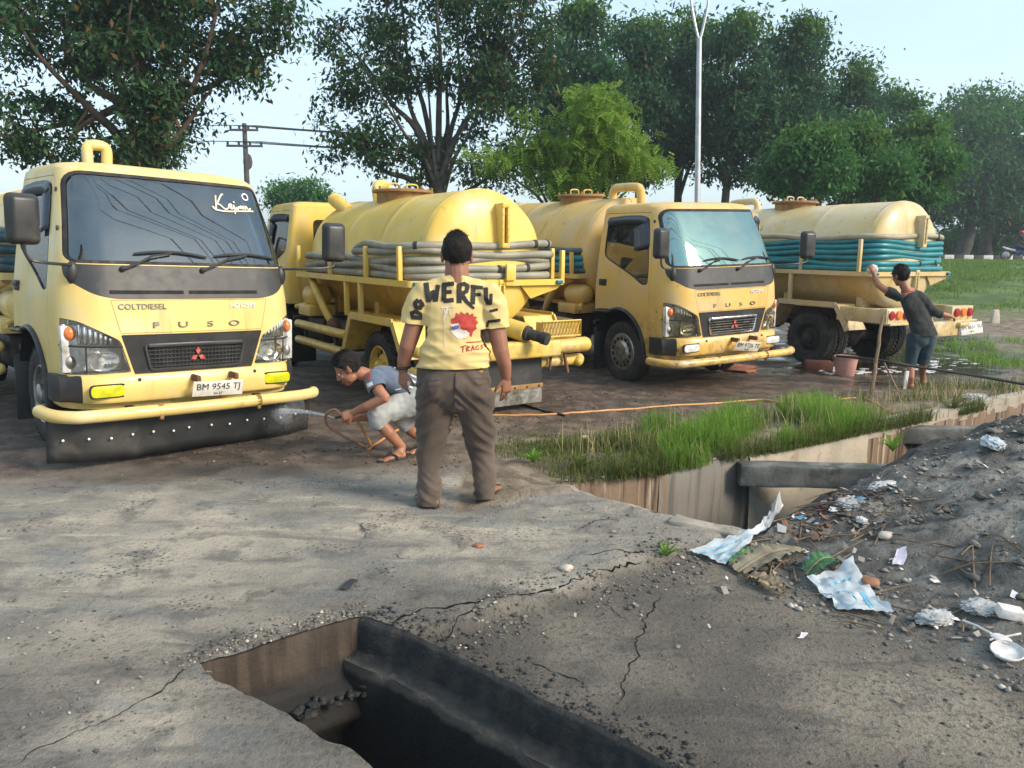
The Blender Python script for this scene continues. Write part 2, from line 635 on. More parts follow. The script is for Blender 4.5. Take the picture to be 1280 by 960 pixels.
M['orange_lens'] = pmat('orange_lens', (.75, .22, .05), (.6, .14, .04), 30, .25)
M['red_lens'] = pmat('red_lens', (.35, .02, .03), (.25, .015, .03), 30, .25)
M['fog_yellow'] = pmat('fog_lamp_yellow', (.55, .55, .012), (.42, .44, .01), 16, .2, coat=.5)
M['fog_clear'] = pmat('fog_lamp_clear', (.62, .64, .66), (.5, .5, .52), 16, .22)
M['glass_dark'] = glassmat('windscreen_grey', (.26, .33, .36), .17, (.80, .93, 1.0), dust=.07)
M['glass_teal'] = glassmat('windscreen_film', (.22, .38, .36), .40, (.62, .94, .87), .03, dust=.20)
M['glass_side'] = glassmat('side_glass', (.22, .24, .24), .10)
M['sticker'] = pmat('cream_sticker', (.75, .66, .5), None, rough=.5)
M['plate'] = pmat('plate_white', (.70, .69, .64), (.58, .56, .50), 12, .5, dirt=((.3, .25, .18), 14, .6, .75))
M['plate_ink'] = pmat('plate_ink', (.03, .03, .035), None, rough=.5)
M['hose_grey'] = pmat('hose_grey', (.20, .20, .165), (.28, .27, .21), 5, .6, dirt=((.34, .30, .21), 4, .5, .8))
M['hose_teal'] = pmat('hose_teal', (.015, .17, .21), (.02, .22, .25), 5, .42, dirt=((.11, .19, .18), 5, .55, .85))
M['hose_dark'] = pmat('hose_dark_blue', (.02, .07, .09), (.05, .09, .10), 5, .5, dirt=((.12, .12, .11), 5, .55, .85))
M['hose_beige'] = pmat('hose_beige', (.36, .32, .23), (.30, .26, .18), 5, .6)
M['rust'] = pmat('rusty_steel', (.16, .07, .035), (.09, .045, .03), 14, .8, bump=.3)
M['hatch_brown'] = pmat('hatch_brown', (.27, .15, .05), (.2, .1, .035), 12, .7, dirt=((.4, .27, .1), 6, .5, .7))
M['teal_tag'] = pmat('teal_marker', (.01, .14, .2), None, rough=.35)
M['green_tag'] = pmat('green_marker', (.01, .28, .06), None, rough=.35)
M['visor'] = pmat('smoked_visor', (.025, .035, .055), None, rough=.35, rvar=0)
M['lamp_shell'] = pmat('lamp_shell', (.72, .73, .74), (.55, .55, .55), 8, .3, metal=.35, dirt=((.3, .27, .2), 6, .5, .8))
# ================================================================== GROUND
PIT = [(-1.21, 2.79), (-1.04, 2.93), (-.86, 3.08), (-.655, 3.225), (-.53, 3.15), (-.43, 3.08), (.0, 2.71), (.30, 2.45), (.58, 2.20), (1.1, 1.74), (1.75, 1.15), (1.2, .62), (.4, 1.42), (-.10, 1.93), (-.41, 2.19), (-.66, 2.37), (-.86, 2.52), (-1.10, 2.68)]
def rough_rim(pts, step, amp, seed):
    P = resample([Vector((x, y, 0)) for x, y in pts], step, False) + [Vector((*pts[-1], 0))]
    out = []
    for i, p in enumerate(P):
        k = 0 if i in (0, len(P) - 1) else 1
        out.append((p.x + k * amp * (mnoise.noise(p * 6 + Vector((seed, 0, 0))) + .7 * mnoise.noise(p * 17 + Vector((seed, 0, 0)))), p.y + k * amp * (mnoise.noise(p * 6 + Vector((0, seed, 0))) + .7 * mnoise.noise(p * 17 + Vector((0, seed, 0))))))
    return out
RIM_FAR = rough_rim(PIT[0:4], .045, .012, 1)
RIM_RIGHT = rough_rim(PIT[3:11], .04, .017, 2)
RIM_NEAR = rough_rim(PIT[11:] + [PIT[0]], .05, .022, 3)
PITR = RIM_FAR + RIM_RIGHT[1:] + RIM_NEAR[:-1]
PIT_FAR_N = len(RIM_FAR); PIT_RIGHT_N = len(RIM_FAR) + len(RIM_RIGHT) - 1
DITCH = [(.30, 5.24), (.52, 5.33), (.80, 5.42), (1.13, 5.56), (1.95, 6.08), (2.60, 6.50), (3.25, 6.95), (4.2, 7.56), (5.9, 8.70), (9, 10.7), (12, 12.6),
         (12.7, 11.6), (9.7, 9.6), (6.5, 7.62), (4.8, 6.5), (3.9, 5.90), (2.65, 5.10), (1.75, 4.50), (1.42, 4.28), (1.30, 4.37), (1.03, 4.52), (.73, 4.80), (.46, 5.07)]
RIDGE = [(1.35, 4.35), (1.62, 4.62), (2.0, 4.92), (2.55, 5.25), (3.3, 5.55), (4.4, 6.1), (6.0, 7.0), (9, 9.0), (13, 11.5)]
MBASE = [(1.22, 4.28), (1.12, 4.02), (1.25, 3.55), (1.58, 3.15), (1.95, 2.70), (2.6, 2.0), (3.6, 1.2), (5, .3)]

def tilt_step(x, y):
    """the broken edge of the upper slab: to its right and nearer the ground lies a little lower"""
    line = [(-.43, 3.12), (-.1, 3.33), (.25, 3.55), (.62, 3.85), (.95, 4.12), (1.25, 4.36)]
    yy = np.interp(x, [p[0] for p in line], [p[1] for p in line])
    n = .14 * (fbm(x * 3.1, y * 3.1, 3, 5) - .5) + .05 * (fbm(x * 11, y * 11, 3, 6) - .5)
    d = (yy + n) - y
    return sstep(-.03, .10, d) * sstep(-.52, -.36, x) * (1 - sstep(2.0, 3.0, x))

def H(x, y, fine=True):
    x = np.asarray(x, float); y = np.asarray(y, float)
    z = .012 * (fbm(x * .5, y * .5, 3, 1) - .5) * 2
    z = z + .010 * (fbm(x * 2.2, y * 2.2, 4, 2) - .5) * 2
    step = tilt_step(x, y)
    z = z - .055 * step
    # rough broken concrete along that edge
    e = np.exp(-((step - .45) / .5) ** 2) * sstep(-.6, -.2, x) * (1 - sstep(1.3, 1.8, x))
    if fine:
        z = z + e * .030 * (fbm(x * 14, y * 14, 3, 8) - .5) * 2
        near = sstep(7.5, 5.0, y)
        z = z + .006 * near * (fbm(x * 18, y * 18, 3, 9) - .5) * 2
    # mound of ash and earth on the right
    db = seg_dist(x, y, MBASE); dr = seg_dist(x, y, RIDGE)
    poly = MBASE[::-1] + RIDGE + [(20, 11.5), (20, .3)]
    ins = inside(x, y, poly)
    top = np.interp(x, [1.3, 1.7, 2.1, 2.6, 3.4, 4.5, 7, 12], [.02, .07, .17, .28, .47, .56, .50, .35])
    m = np.where(ins, top * sstep(-.15, 1.25, db) , 0)
    m = np.where(ins & (dr < .5), m * (.70 + .30 * sstep(0, .5, dr)), m)
    bank = np.where(~ins, .70 * top * np.exp(-(dr / .16) ** 2) * (db > dr), 0)
    m = m + bank
    if fine:
        rough = np.clip(m * 6, 0, 1)
        m = m + rough * (.06 * (fbm(x * 2.6, y * 2.6, 4, 11) - .5) * 2 + .040 * (fbm(x * 9, y * 9, 4, 12) - .5) * 2 + .018 * (fbm(x * 24, y * 24, 2, 13) - .5) * 2)
    z = z + m
    # grassy bank beyond the ditch
    dd = seg_dist(x, y, DITCH[:11])
    far = (~inside(x, y, DITCH)) & (y > 5.2 + .6 * (x - .3) - .2) & (x > -.2)
    z = z + np.where(far, .05 * np.exp(-((dd - .35) / .3) ** 2), 0)
    # rough earth and the field rising to the road on the right
    r = sstep(11, 42, y) * sstep(3.0, 9.0, x + .05 * y)
    z = z + 1.30 * sstep(12, 42, y) * sstep(2.5, 9.0, x) + 0.0 * r
    z = z + 1.30 * sstep(22, 42, y) * (1 - sstep(2.5, 9.0, x))
    lump = sstep(6.0, 8.0, x) * sstep(8, 10.5, y) * (1 - sstep(24, 34, y))
    z = z + lump * (.26 * (fbm(x * .7, y * .7, 4, 21) - .45) + (.05 * (fbm(x * 4, y * 4, 3, 22) - .5) if fine else 0))
    z = z + sstep(60, 260, np.hypot(x, y)) * 2.0 * 0
    return z

GBVH = None
def hz(x, y):
    if GBVH is not None:
        r = GBVH.ray_cast(Vector((x, y, 50)), Vector((0, 0, -1)))
        if r[0] is not None: return r[0].z
    return float(H(np.array([x]), np.array([y]))[0])

def build_ground():
    xs = np.concatenate([-np.geomspace(700, 6.4, 26), np.arange(-6.3, 8.4, .036), np.geomspace(8.5, 700, 44)])
    yl = [.45]
    while yl[-1] < 14: yl.append(yl[-1] + .016 + .0046 * yl[-1])
    ys = np.concatenate([-np.geomspace(400, .5, 16), np.array(yl), np.geomspace(14.2, 1500, 70)])
    X, Y = np.meshgrid(xs, ys)
    nx, ny = len(xs), len(ys)
    X = X.ravel(); Y = Y.ravel()
    # snap the grid to the rims of the openings
    keepv = np.ones(len(X), bool)
    for poly in (PITR, DITCH):
        n = len(poly)
        best = np.full(len(X), 1e9); bx = X.copy(); by = Y.copy()
        for i in range(n):
            ax, ay = poly[i]; cx, cy = poly[(i + 1) % n]
            dx, dy = cx - ax, cy - ay
            t = np.clip(((X - ax) * dx + (Y - ay) * dy) / (dx * dx + dy * dy), 0, 1)
            qx, qy = ax + t * dx, ay + t * dy
            d = np.hypot(X - qx, Y - qy)
            u = d < best
            best[u] = d[u]; bx[u] = qx[u]; by[u] = qy[u]
        cell = .016 + .0046 * np.clip(Y, 0, 14)
        tol = np.maximum(.027, cell * .75)
        sn = (best < tol) & (X > -6) & (X < 13) & (Y > .4) & (Y < 13.9)
        X[sn] = bx[sn]; Y[sn] = by[sn]
    Z = H(X, Y)
    idx = np.arange(nx * ny).reshape(ny, nx)
    F = np.stack([idx[:-1, :-1], idx[:-1, 1:], idx[1:, 1:], idx[1:, :-1]], -1).reshape(-1, 4)
    cx = X[F].mean(1); cy = Y[F].mean(1)
    hole = inside(cx, cy, PITR) | inside(cx, cy, DITCH)
    FULL = F
    F = F[~hole]
    me = from_np('ground', np.stack([X, Y, Z], 1), F)
    # what covers the ground where
    A = {}
    n1 = fbm(X * .55, Y * .55, 5, 31); n2 = fbm(X * 1.7, Y * 1.7, 5, 32); n3 = fbm(X * 5, Y * 5, 4, 33)
    edge = 5.55 + .9 * (n1 - .5) + .5 * (n2 - .5) + .10 * X
    wet = sstep(-.25, .55, Y - edge) * (1 - sstep(17, 21, Y))
    wet = wet * (1 - sstep(6.6, 8.4, X - .25 * (Y - 8)))
    A['wet'] = wet
    drip = np.exp(-(((X + 1.9) / 1.5) ** 2 + ((Y - 5.45 - .25 * (X + 1.9)) / .28) ** 2)) * sstep(.35, .6, n2)
    pud = sstep(.50, .62, fbm(X * .8, Y * 1.6, 4, 41)) * wet * sstep(8.5, 10.5, Y) * sstep(1.0, 3.0, X) + np.exp(-(((X - 4.9) / 1.5) ** 2 + ((Y - 10.6) / 1.0) ** 2)) * 1.1 * sstep(.30, .5, n2)
    A['puddle'] = np.clip(np.maximum(pud, drip), 0, 1)
    poly = MBASE[::-1] + RIDGE + [(20, 11.5), (20, .3)]
    dm = np.where(inside(X, Y, poly), 1, 0) * sstep(-.02, .25, seg_dist(X, Y, MBASE) + .2 * (n2 - .5))
    bankd = np.exp(-(seg_dist(X, Y, RIDGE) / .45) ** 2)
    A['ash'] = np.clip(dm, 0, 1)
    A['darkearth'] = np.clip(np.maximum(bankd * sstep(1.6, 2.6, X), dm * sstep(2.2, 3.4, X + .5 * (n1 - .5)) * sstep(4.3, 5.2, Y + .4 * (n2 - .5))), 0, 1)
    A['lower'] = tilt_step(X, Y)
    # soot and grime that has run out round the pit and along the broken edge
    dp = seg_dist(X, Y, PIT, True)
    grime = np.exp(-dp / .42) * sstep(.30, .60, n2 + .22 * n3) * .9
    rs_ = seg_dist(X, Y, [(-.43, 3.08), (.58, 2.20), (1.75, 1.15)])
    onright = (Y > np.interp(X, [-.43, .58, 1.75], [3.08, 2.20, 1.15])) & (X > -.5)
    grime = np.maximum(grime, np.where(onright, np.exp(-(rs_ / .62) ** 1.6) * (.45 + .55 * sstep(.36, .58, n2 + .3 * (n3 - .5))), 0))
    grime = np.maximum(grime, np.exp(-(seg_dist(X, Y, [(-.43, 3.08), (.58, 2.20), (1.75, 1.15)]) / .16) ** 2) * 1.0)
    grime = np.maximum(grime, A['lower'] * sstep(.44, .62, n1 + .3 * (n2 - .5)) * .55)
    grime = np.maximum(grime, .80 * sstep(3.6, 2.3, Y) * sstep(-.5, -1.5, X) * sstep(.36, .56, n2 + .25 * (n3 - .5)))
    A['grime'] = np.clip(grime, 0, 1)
    dd = seg_dist(X, Y, DITCH[:11])
    far = (~inside(X, Y, DITCH)) & (Y > 5.2 + .6 * (X - .3) - .2) & (X > -.35)
    A['soil'] = np.clip(np.where(far, sstep(1.35, .75, dd + .4 * (n2 - .5)), 0) + sstep(6.4, 8.2, X - .25 * (Y - 8) + (n1 - .5)) * (Y > 8) + sstep(20, 26, Y) + np.where((X > -.5) & (X < .5) & (Y > 5.5), np.exp(-(((X - .1) / .55) ** 2 + ((Y - 6.2) / .5) ** 2)), 0) * 1.0, 0, 1)
    A['green'] = np.clip(sstep(17.5, 20.5, Y + 4.5 * (n1 - .5)) * sstep(5.5, 8, X) + sstep(23, 27, Y) + .8 * np.exp(-(((X - 9.0) / 2.4) ** 2 + ((Y - 12.4) / 1.1) ** 2)) * sstep(.35, .55, n2), 0, 1)
    for k, v in A.items():
        a = me.attributes.new(k, 'FLOAT', 'POINT'); a.data.foreach_set('value', np.clip(v, 0, 1).astype(np.float32))
    t = NT('ground')
    big = t.noise(.9, 6, .6); mid = t.noise(4.5, 7, .62); fin = t.noise(38, 6, .7); spk = t.noise(120, 3, .6)
    def voro(scale, feature='F1', rand=1.0, vec=None):
        v = t.n.new('ShaderNodeTexVoronoi'); v.feature = feature; v.inputs['Scale'].default_value = scale; v.inputs['Randomness'].default_value = rand
        t.l.new(vec or t.tc.outputs['Object'], v.inputs['Vector']); return v
    wv = t.n.new('ShaderNodeVectorMath'); wv.operation = 'ADD'
    wn_ = t.n.new('ShaderNodeTexNoise'); wn_.inputs['Scale'].default_value = 3.0; wn_.inputs['Detail'].default_value = 6
    t.l.new(t.tc.outputs['Object'], wn_.inputs['Vector'])
    ws_ = t.n.new('ShaderNodeVectorMath'); ws_.operation = 'SCALE'; ws_.inputs['Scale'].default_value = .38
    t.l.new(wn_.outputs['Color'], ws_.inputs[0]); t.l.new(t.tc.outputs['Object'], wv.inputs[0]); t.l.new(ws_.outputs[0], wv.inputs[1])
    crk = voro(1.15, 'DISTANCE_TO_EDGE', vec=wv.outputs[0]).outputs['Distance']
    crack = t.math('MULTIPLY', t.rng(crk, .010, .003), t.rng(t.noise(1.3, 3), .55, .66))
    chipv = voro(34); chips = t.math('MULTIPLY', t.rng(chipv.outputs['Distance'], .34, .22), t.rng(t.noise(2.2, 5, .65), .50, .66))
    chip2 = voro(13, vec=wv.outputs[0]); chips2 = t.math('MULTIPLY', t.rng(chip2.outputs['Distance'], .30, .17), t.rng(t.noise(1.1, 5, .7), .54, .66))
    str_ = t.noise(1.0, 6, .65, vec=t.mapping((1.1, 4.5, 1)), dist=.6)
    conc = t.mix(t.rng(big, .42, .60), (.245, .226, .192), (.40, .355, .285))
    conc = t.mix(t.rng(str_, .50, .66, 0, .75), conc, (.15, .141, .128))
    conc = t.mix(t.rng(str_, .44, .34, 0, .6), conc, (.50, .44, .345))
    conc = t.mix(t.rng(t.noise(1.6, 6, .6, vec=t.mapping((1, 2.2, 1))), .52, .66, 0, .7), conc, (.205, .214, .208))
    conc = t.mix(t.rng(mid, .50, .66, 0, .75), conc, (.130, .122, .110))
    conc = t.mix(t.rng(fin, .52, .70, 0, .7), conc, (.12, .114, .105))
    conc = t.mix(t.math('MULTIPLY', chips, .85), conc, (.045, .043, .042))
    conc = t.mix(t.math('MULTIPLY', chips2, .7), conc, (.055, .053, .051))
    conc = t.mix(t.rng(spk, .66, .74, 0, .7), conc, (.45, .42, .36))
    low = t.mix(t.rng(big, .38, .62), (.145, .127, .104), (.285, .248, .195))
    low = t.mix(t.rng(str_, .50, .64, 0, .7), low, (.085, .08, .075))
    low = t.mix(t.rng(fin, .46, .66, 0, .8), low, (.055, .052, .048))
    low = t.mix(t.math('MULTIPLY', chips, .8), low, (.035, .034, .033))
    low = t.mix(t.rng(spk, .64, .72, 0, .8), low, (.42, .39, .34))
    c = t.mix(t.attr('lower'), conc, low)
    c = t.mix(t.math('MULTIPLY', crack, .85), c, (.022, .021, .020))
    ash = t.mix(t.rng(mid, .38, .64), (.12, .117, .107), (.31, .303, .27))
    ash = t.mix(t.rng(fin, .48, .68, 0, .85), ash, (.045, .044, .042))
    ash = t.mix(t.rng(spk, .67, .74, 0, .7), ash, (.42, .41, .38))
    c = t.mix(t.attr('ash'), c, ash)
    earth = t.mix(t.rng(mid, .4, .65), (.045, .040, .036), (.10, .088, .075))
    c = t.mix(t.attr('darkearth'), c, earth)
    wetc = t.mix(t.rng(mid, .40, .66), (.070, .050, .037), (.19, .138, .10))
    wetc = t.mix(t.rng(fin, .5, .7, 0, .6), wetc, (.04, .03, .024))
    c = t.mix(t.math('MULTIPLY', t.attr('wet'), t.rng(mid, .2, .45, .82, 1)), c, wetc)
    soil = t.mix(t.rng(mid, .40, .64), (.13, .10, .07), (.28, .22, .155))
    c = t.mix(t.attr('soil'), c, soil)
    c = t.mix(t.math('MULTIPLY', t.attr('green'), t.rng(mid, .3, .5, .6, 1)), c, t.mix(t.rng(big, .4, .6), (.05, .10, .02), (.11, .17, .04)))
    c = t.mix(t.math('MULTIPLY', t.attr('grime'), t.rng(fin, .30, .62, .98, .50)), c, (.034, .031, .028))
    c = t.mix(t.math('MULTIPLY', t.attr('puddle'), .75), c, (.04, .03, .024))
    t.setc('Base Color', c)
    ro = t.math('SUBTRACT', .93, t.math('MULTIPLY', t.attr('wet'), t.rng(big, .35, .65, .22, .40)))
    ro = t.math('MAXIMUM', t.math('SUBTRACT', ro, t.math('MULTIPLY', t.attr('puddle'), .8)), .06)
    t.setc('Roughness', ro)
    hgt = t.math('ADD', t.math('MULTIPLY', fin, .8), t.math('ADD', t.math('MULTIPLY', mid, 1.0), t.math('MULTIPLY', spk, .35)))
    hgt = t.math('SUBTRACT', hgt, t.math('MULTIPLY', t.math('ADD', crack, t.math('MULTIPLY', chips, .5)), 1.2))
    hgt = t.math('MULTIPLY', hgt, t.math('SUBTRACT', 1.0, t.math('MULTIPLY', t.attr('puddle'), .97)))
    t.bump(hgt, .95, .026)
    me.materials.append(t.m)
    global GBVH
    GBVH = BVHTree.FromPolygons(np.stack([X, Y, Z], 1).tolist(), FULL.tolist())
    o = link('ground', me)
    tag(o, 'stained grey concrete yard running into wet brown earth and an ash heap', kind='structure')
    return o

build_ground()

# concrete walls of the two openings ---------------------------------------
M['conc_wall'] = pmat('drain_concrete', (.24, .215, .18), (.34, .30, .25), 3, .85, bump=.5, bscale=26, dirt=((.055, .05, .045), 2.4, .46, .62))
M['conc_light'] = pmat('drain_concrete_light', (.40, .355, .285), (.34, .305, .25), 4, .85, bump=.4, bscale=30, dirt=((.25, .19, .13), 5, .52, .72))
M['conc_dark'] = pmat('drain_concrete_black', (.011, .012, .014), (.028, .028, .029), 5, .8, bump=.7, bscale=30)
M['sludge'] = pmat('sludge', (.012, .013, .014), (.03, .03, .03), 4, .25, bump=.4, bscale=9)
M['conc_grey'] = pmat('beam_concrete', (.10, .105, .10), (.17, .17, .16), 5, .85, bump=.4, bscale=30, dirt=((.05, .06, .045), 4, .45, .62))
def streaks(name, a, b, c):
    t = NT(name)
    s1 = t.noise(1.0, 6, .6, vec=t.mapping((9, 9, .25)))
    col = t.mix(t.rng(s1, .38, .5), a, b)
    col = t.mix(t.rng(t.noise(1.0, 5, .6, vec=t.mapping((20, 20, .5))), .55, .68), col, c)
    t.setc('Base Color', col); t.setc('Roughness', .75); t.bump(t.noise(30, 4), .3, .01)
    return t.m
M['conc_rust'] = streaks('rust_streaked_concrete', (.045, .024, .014), (.20, .14, .095), (.42, .34, .25))
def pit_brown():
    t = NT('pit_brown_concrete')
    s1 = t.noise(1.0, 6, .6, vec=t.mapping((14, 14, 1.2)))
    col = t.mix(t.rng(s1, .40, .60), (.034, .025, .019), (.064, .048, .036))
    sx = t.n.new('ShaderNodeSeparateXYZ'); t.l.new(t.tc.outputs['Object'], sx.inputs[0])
    lev = t.math('ADD', sx.outputs['Z'], t.math('MULTIPLY', t.noise(9, 5), .10))     # uneven level, the wall is darker below it
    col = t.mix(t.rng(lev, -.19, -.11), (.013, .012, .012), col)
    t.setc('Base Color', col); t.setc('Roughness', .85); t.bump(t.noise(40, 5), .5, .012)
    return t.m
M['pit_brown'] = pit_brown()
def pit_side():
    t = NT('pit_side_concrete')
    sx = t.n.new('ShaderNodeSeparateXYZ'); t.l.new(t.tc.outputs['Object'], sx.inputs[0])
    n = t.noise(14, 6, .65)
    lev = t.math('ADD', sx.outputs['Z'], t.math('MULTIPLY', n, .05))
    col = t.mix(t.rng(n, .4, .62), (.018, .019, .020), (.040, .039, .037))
    col = t.mix(t.rng(lev, -.165, -.145), (.105, .095, .080), col)       # lighter band at the ledge
    col = t.mix(t.rng(lev, -.215, -.185), (.010, .011, .012), col)       # near black below the band
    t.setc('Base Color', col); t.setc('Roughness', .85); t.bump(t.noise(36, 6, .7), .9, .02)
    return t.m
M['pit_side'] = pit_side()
M['conc_streak'] = streaks('streaked_concrete', (.105, .098, .085), (.175, .165, .145), (.13, .115, .095))

def wall_strip(name, path, prof, m, close=False, kind='structure', jitter=.012, seed=0, step=.05, parent=None):
    """a wall that hangs down from a rim: prof = list of (out from rim, z), out is towards the opening (left of the path)"""
    path = [Vector((x, y, 0)) for x, y in path]
    path[0] = path[0] + (path[0] - path[1]).normalized() * .04
    path[-1] = path[-1] + (path[-1] - path[-2]).normalized() * .04
    prof = [(-.07, -.02), (-.03, -.012)] + [(o_, z_ if k_ else -.008) for k_, (o_, z_) in enumerate(prof)]
    P = resample(path, step, False) + [path[-1]]
    bm = bmesh.new()
    rows = []
    n = len(P)
    for i, p in enumerate(P):
        t_ = (P[min(n - 1, i + 1)] - P[max(0, i - 1)]).normalized()
        nn = Vector((-t_.y, t_.x, 0))
        row = []
        for k, (o, z) in enumerate(prof):
            zz = z + (hz(p.x, p.y) if k < 3 else 0)
            q = p + nn * o
            j = jitter * (mnoise.noise(Vector((q.x * 7, q.y * 7, zz * 7 + seed))) + .6 * mnoise.noise(Vector((q.x * 23, q.y * 23, zz * 23 + seed)))) if k else 0
            row.append(bm.verts.new(q + nn * j + Vector((0, 0, zz + (j * .6 if k > 2 else 0)))))
        rows.append(row)
    for a, b in zip(rows, rows[1:]):
        for k in range(len(prof) - 1):
            bm.faces.new((a[k], b[k], b[k + 1], a[k + 1]))
    o = obj(name, bm, m, parent, angle=60)
    if parent is None: tag(o, kind=kind)
    return o
def dense(prof, n=5):
    out = []
    for (a, b), (c, d) in zip(prof, prof[1:]):
        for i in range(n): out.append((a + (c - a) * i / n, b + (d - b) * i / n))
    return out + [prof[-1]]

# the pit: brown outer wall, black wall with a ledge on the right, rough near side
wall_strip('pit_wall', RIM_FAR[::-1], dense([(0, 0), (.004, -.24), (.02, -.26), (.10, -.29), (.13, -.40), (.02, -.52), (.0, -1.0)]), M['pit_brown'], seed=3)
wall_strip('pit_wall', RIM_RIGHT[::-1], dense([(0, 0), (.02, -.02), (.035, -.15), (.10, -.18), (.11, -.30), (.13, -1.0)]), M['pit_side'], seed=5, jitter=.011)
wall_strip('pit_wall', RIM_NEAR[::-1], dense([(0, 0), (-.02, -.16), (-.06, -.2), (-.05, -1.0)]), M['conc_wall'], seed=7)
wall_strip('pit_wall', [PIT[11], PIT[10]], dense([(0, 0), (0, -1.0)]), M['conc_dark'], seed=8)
bm = bmesh.new()
bmesh.ops.create_grid(bm, x_segments=40, y_segments=40, size=1.9)
for v in bm.verts: v.co = Vector((v.co.x + .2, v.co.y + 2.0, -.93 + .05 * mnoise.noise(v.co * 2.0)))
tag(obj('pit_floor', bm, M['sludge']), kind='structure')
def add_rock(bm, c, r, seed, sq=.6):
    """an angular lump"""
    g = bmesh.ops.create_icosphere(bm, subdivisions=2, radius=1.0)
    sx, sy = random.uniform(.8, 1.3), random.uniform(.8, 1.2)
    for v in g['verts']:
        d = v.co.normalized()
        k = 1 + .55 * mnoise.noise(d * 1.3 + Vector((seed, seed * .7, 0))) + .2 * mnoise.noise(d * 3.1 + Vector((0, seed, seed)))
        v.co = Vector((d.x * r * k * sx, d.y * r * k * sy, d.z * r * k * sq)) + Vector(c)
bm = bmesh.new(); add_rock(bm, (.18, 2.30, -.92), .20, 3.3); tag(obj('sludge_lump', bm, M['sludge'], angle=70), 'dark lump of sludge on the floor of the open pit', 'rubble')

# broken lumps lying on the ledge under the brown wall and on the pit floor
rr_ = random.Random(12)
bm = bmesh.new()
for i in range(46):
    t_ = rr_.random(); a_, b_ = Vector((-.66, 3.17, 0)), Vector((-1.12, 2.80, 0)); p = a_.lerp(b_, t_) + Vector((.045, -.06, 0)) * rr_.uniform(.5, 1.6)
    add_rock(bm, (p.x, p.y, -.285 + rr_.uniform(-.01, .02)), rr_.uniform(.005, .022), i * 1.3, .6)
for i in range(40):
    add_rock(bm, (rr_.uniform(-.9, .5), rr_.uniform(2.2, 3.0), -.92), rr_.uniform(.015, .05), i * 2.1, .5)
tag(obj('rubble', bm, M['conc_dark'], angle=60), 'dark broken lumps on the ledge and floor of the open pit', kind='stuff')

# the ditch
wall_strip('ditch_wall', [DITCH[3], DITCH[2], DITCH[1], DITCH[0]], dense([(0, 0), (.01, -.05), (0, -.9)]), M['conc_rust'], seed=11)
wall_strip('ditch_wall', [DITCH[4], DITCH[3]], dense([(0, 0), (.012, -.06), (0, -.9)]), M['conc_streak'], seed=12)  # stretch left of the strut: its shadow is put into the darker grey
wall_strip('ditch_wall', [DITCH[6], DITCH[5], DITCH[4]], dense([(0, 0), (.02, -.03), (.05, -.9)]), M['conc_light'], seed=13)  # same wall right of the strut: sunlight is put into the paler tan
wall_strip('ditch_wall', [DITCH[10], DITCH[9], DITCH[8], DITCH[7], DITCH[6]], dense([(0, 0), (.012, -.06), (0, -.9)]), M['conc_rust'], seed=14, step=.09)
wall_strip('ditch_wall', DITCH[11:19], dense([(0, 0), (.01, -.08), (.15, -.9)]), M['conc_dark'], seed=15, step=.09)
wall_strip('ditch_wall', DITCH[18:] + [DITCH[0]], dense([(0, 0), (-.015, -.10), (-.05, -.16), (-.5, -.9)]), M['conc_wall'], seed=16)
wall_strip('ditch_wall', [DITCH[10], DITCH[11]][::-1], dense([(0, 0), (0, -.9)], 2), M['conc_dark'], seed=17, step=.2)
bm = bmesh.new()
fl = [Vector((x, y, -.80)) for x, y in DITCH]
P0 = [(DITCH[i], DITCH[22 - i]) for i in range(11)]
bm = bmesh.new()
rows = []
for a, b in P0[::-1]:
    va, vb = Vector((*a, 0)), Vector((*b, 0)); d = (vb - va)
    rows.append([bm.verts.new(va + d * t_ + Vector((0, 0, -.80 + .05 * mnoise.noise((va + d * t_) * 2)))) for t_ in (-.25, 0, .25, .5, .75, 1, 1.25)])
for a, b in zip(rows, rows[1:]):
    for k in range(6): bm.faces.new((a[k], a[k + 1], b[k + 1], b[k]))
bmesh.ops.recalc_face_normals(bm, faces=bm.faces)
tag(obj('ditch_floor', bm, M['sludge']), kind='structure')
def beam(name, label, a, b, w, z0, z1):
    bm = bmesh.new()
    A, B = Vector(a), Vector(b); L = (B - A).length; mid = (A + B) / 2
    box(bm, (mid.x, mid.y, (z0 + z1) / 2), (L, w, z1 - z0), rot=Matrix.Rotation(math.atan2(B.y - A.y, B.x - A.x), 3, 'Z'), bevel=.008)
    bmesh.ops.subdivide_edges(bm, edges=bm.edges, cuts=5, use_grid_fill=True)
    for v in bm.verts: v.co += Vector((1, 1, 1)) * .006 * mnoise.noise(v.co * 9)
    return tag(obj(name, bm, M['conc_grey'], angle=50), label, 'beam', 'concrete struts across the ditch')
beam('concrete_beam', 'dark concrete strut across the ditch between grass bank and rubbish heap', (1.80, 5.93), (3.25, 5.86), .17, -.20, -.03)
beam('concrete_beam', 'smaller concrete strut across the ditch in front of the rust streaked wall', (3.75, 7.36), (5.5, 7.36), .16, -.20, -.04)
# coping along the far edge on the right
bm = bmesh.new()
pts = resample([Vector((x, y, 0)) for x, y in DITCH[6:10]], .12, False)
prev = None
for p in pts:
    q = p + Vector((-.045, .075, 0)); z = hz(q.x, q.y)
    r = [bm.verts.new(Vector((p.x + ox, p.y + oy, zz + .008 * mnoise.noise(p * 5)))) for ox, oy, zz in ((.006, -.01, -.08), (.006, -.01, .05), (-.07, .115, .06), (-.07, .115, -.08))]
    if prev:
        for k in range(3): bm.faces.new((prev[k], r[k], r[k + 1], prev[k + 1]))
    prev = r
bmesh.ops.recalc_face_normals(bm, faces=bm.faces)
tag(obj('ditch_coping', bm, M['conc_light'], angle=40), kind='structure')
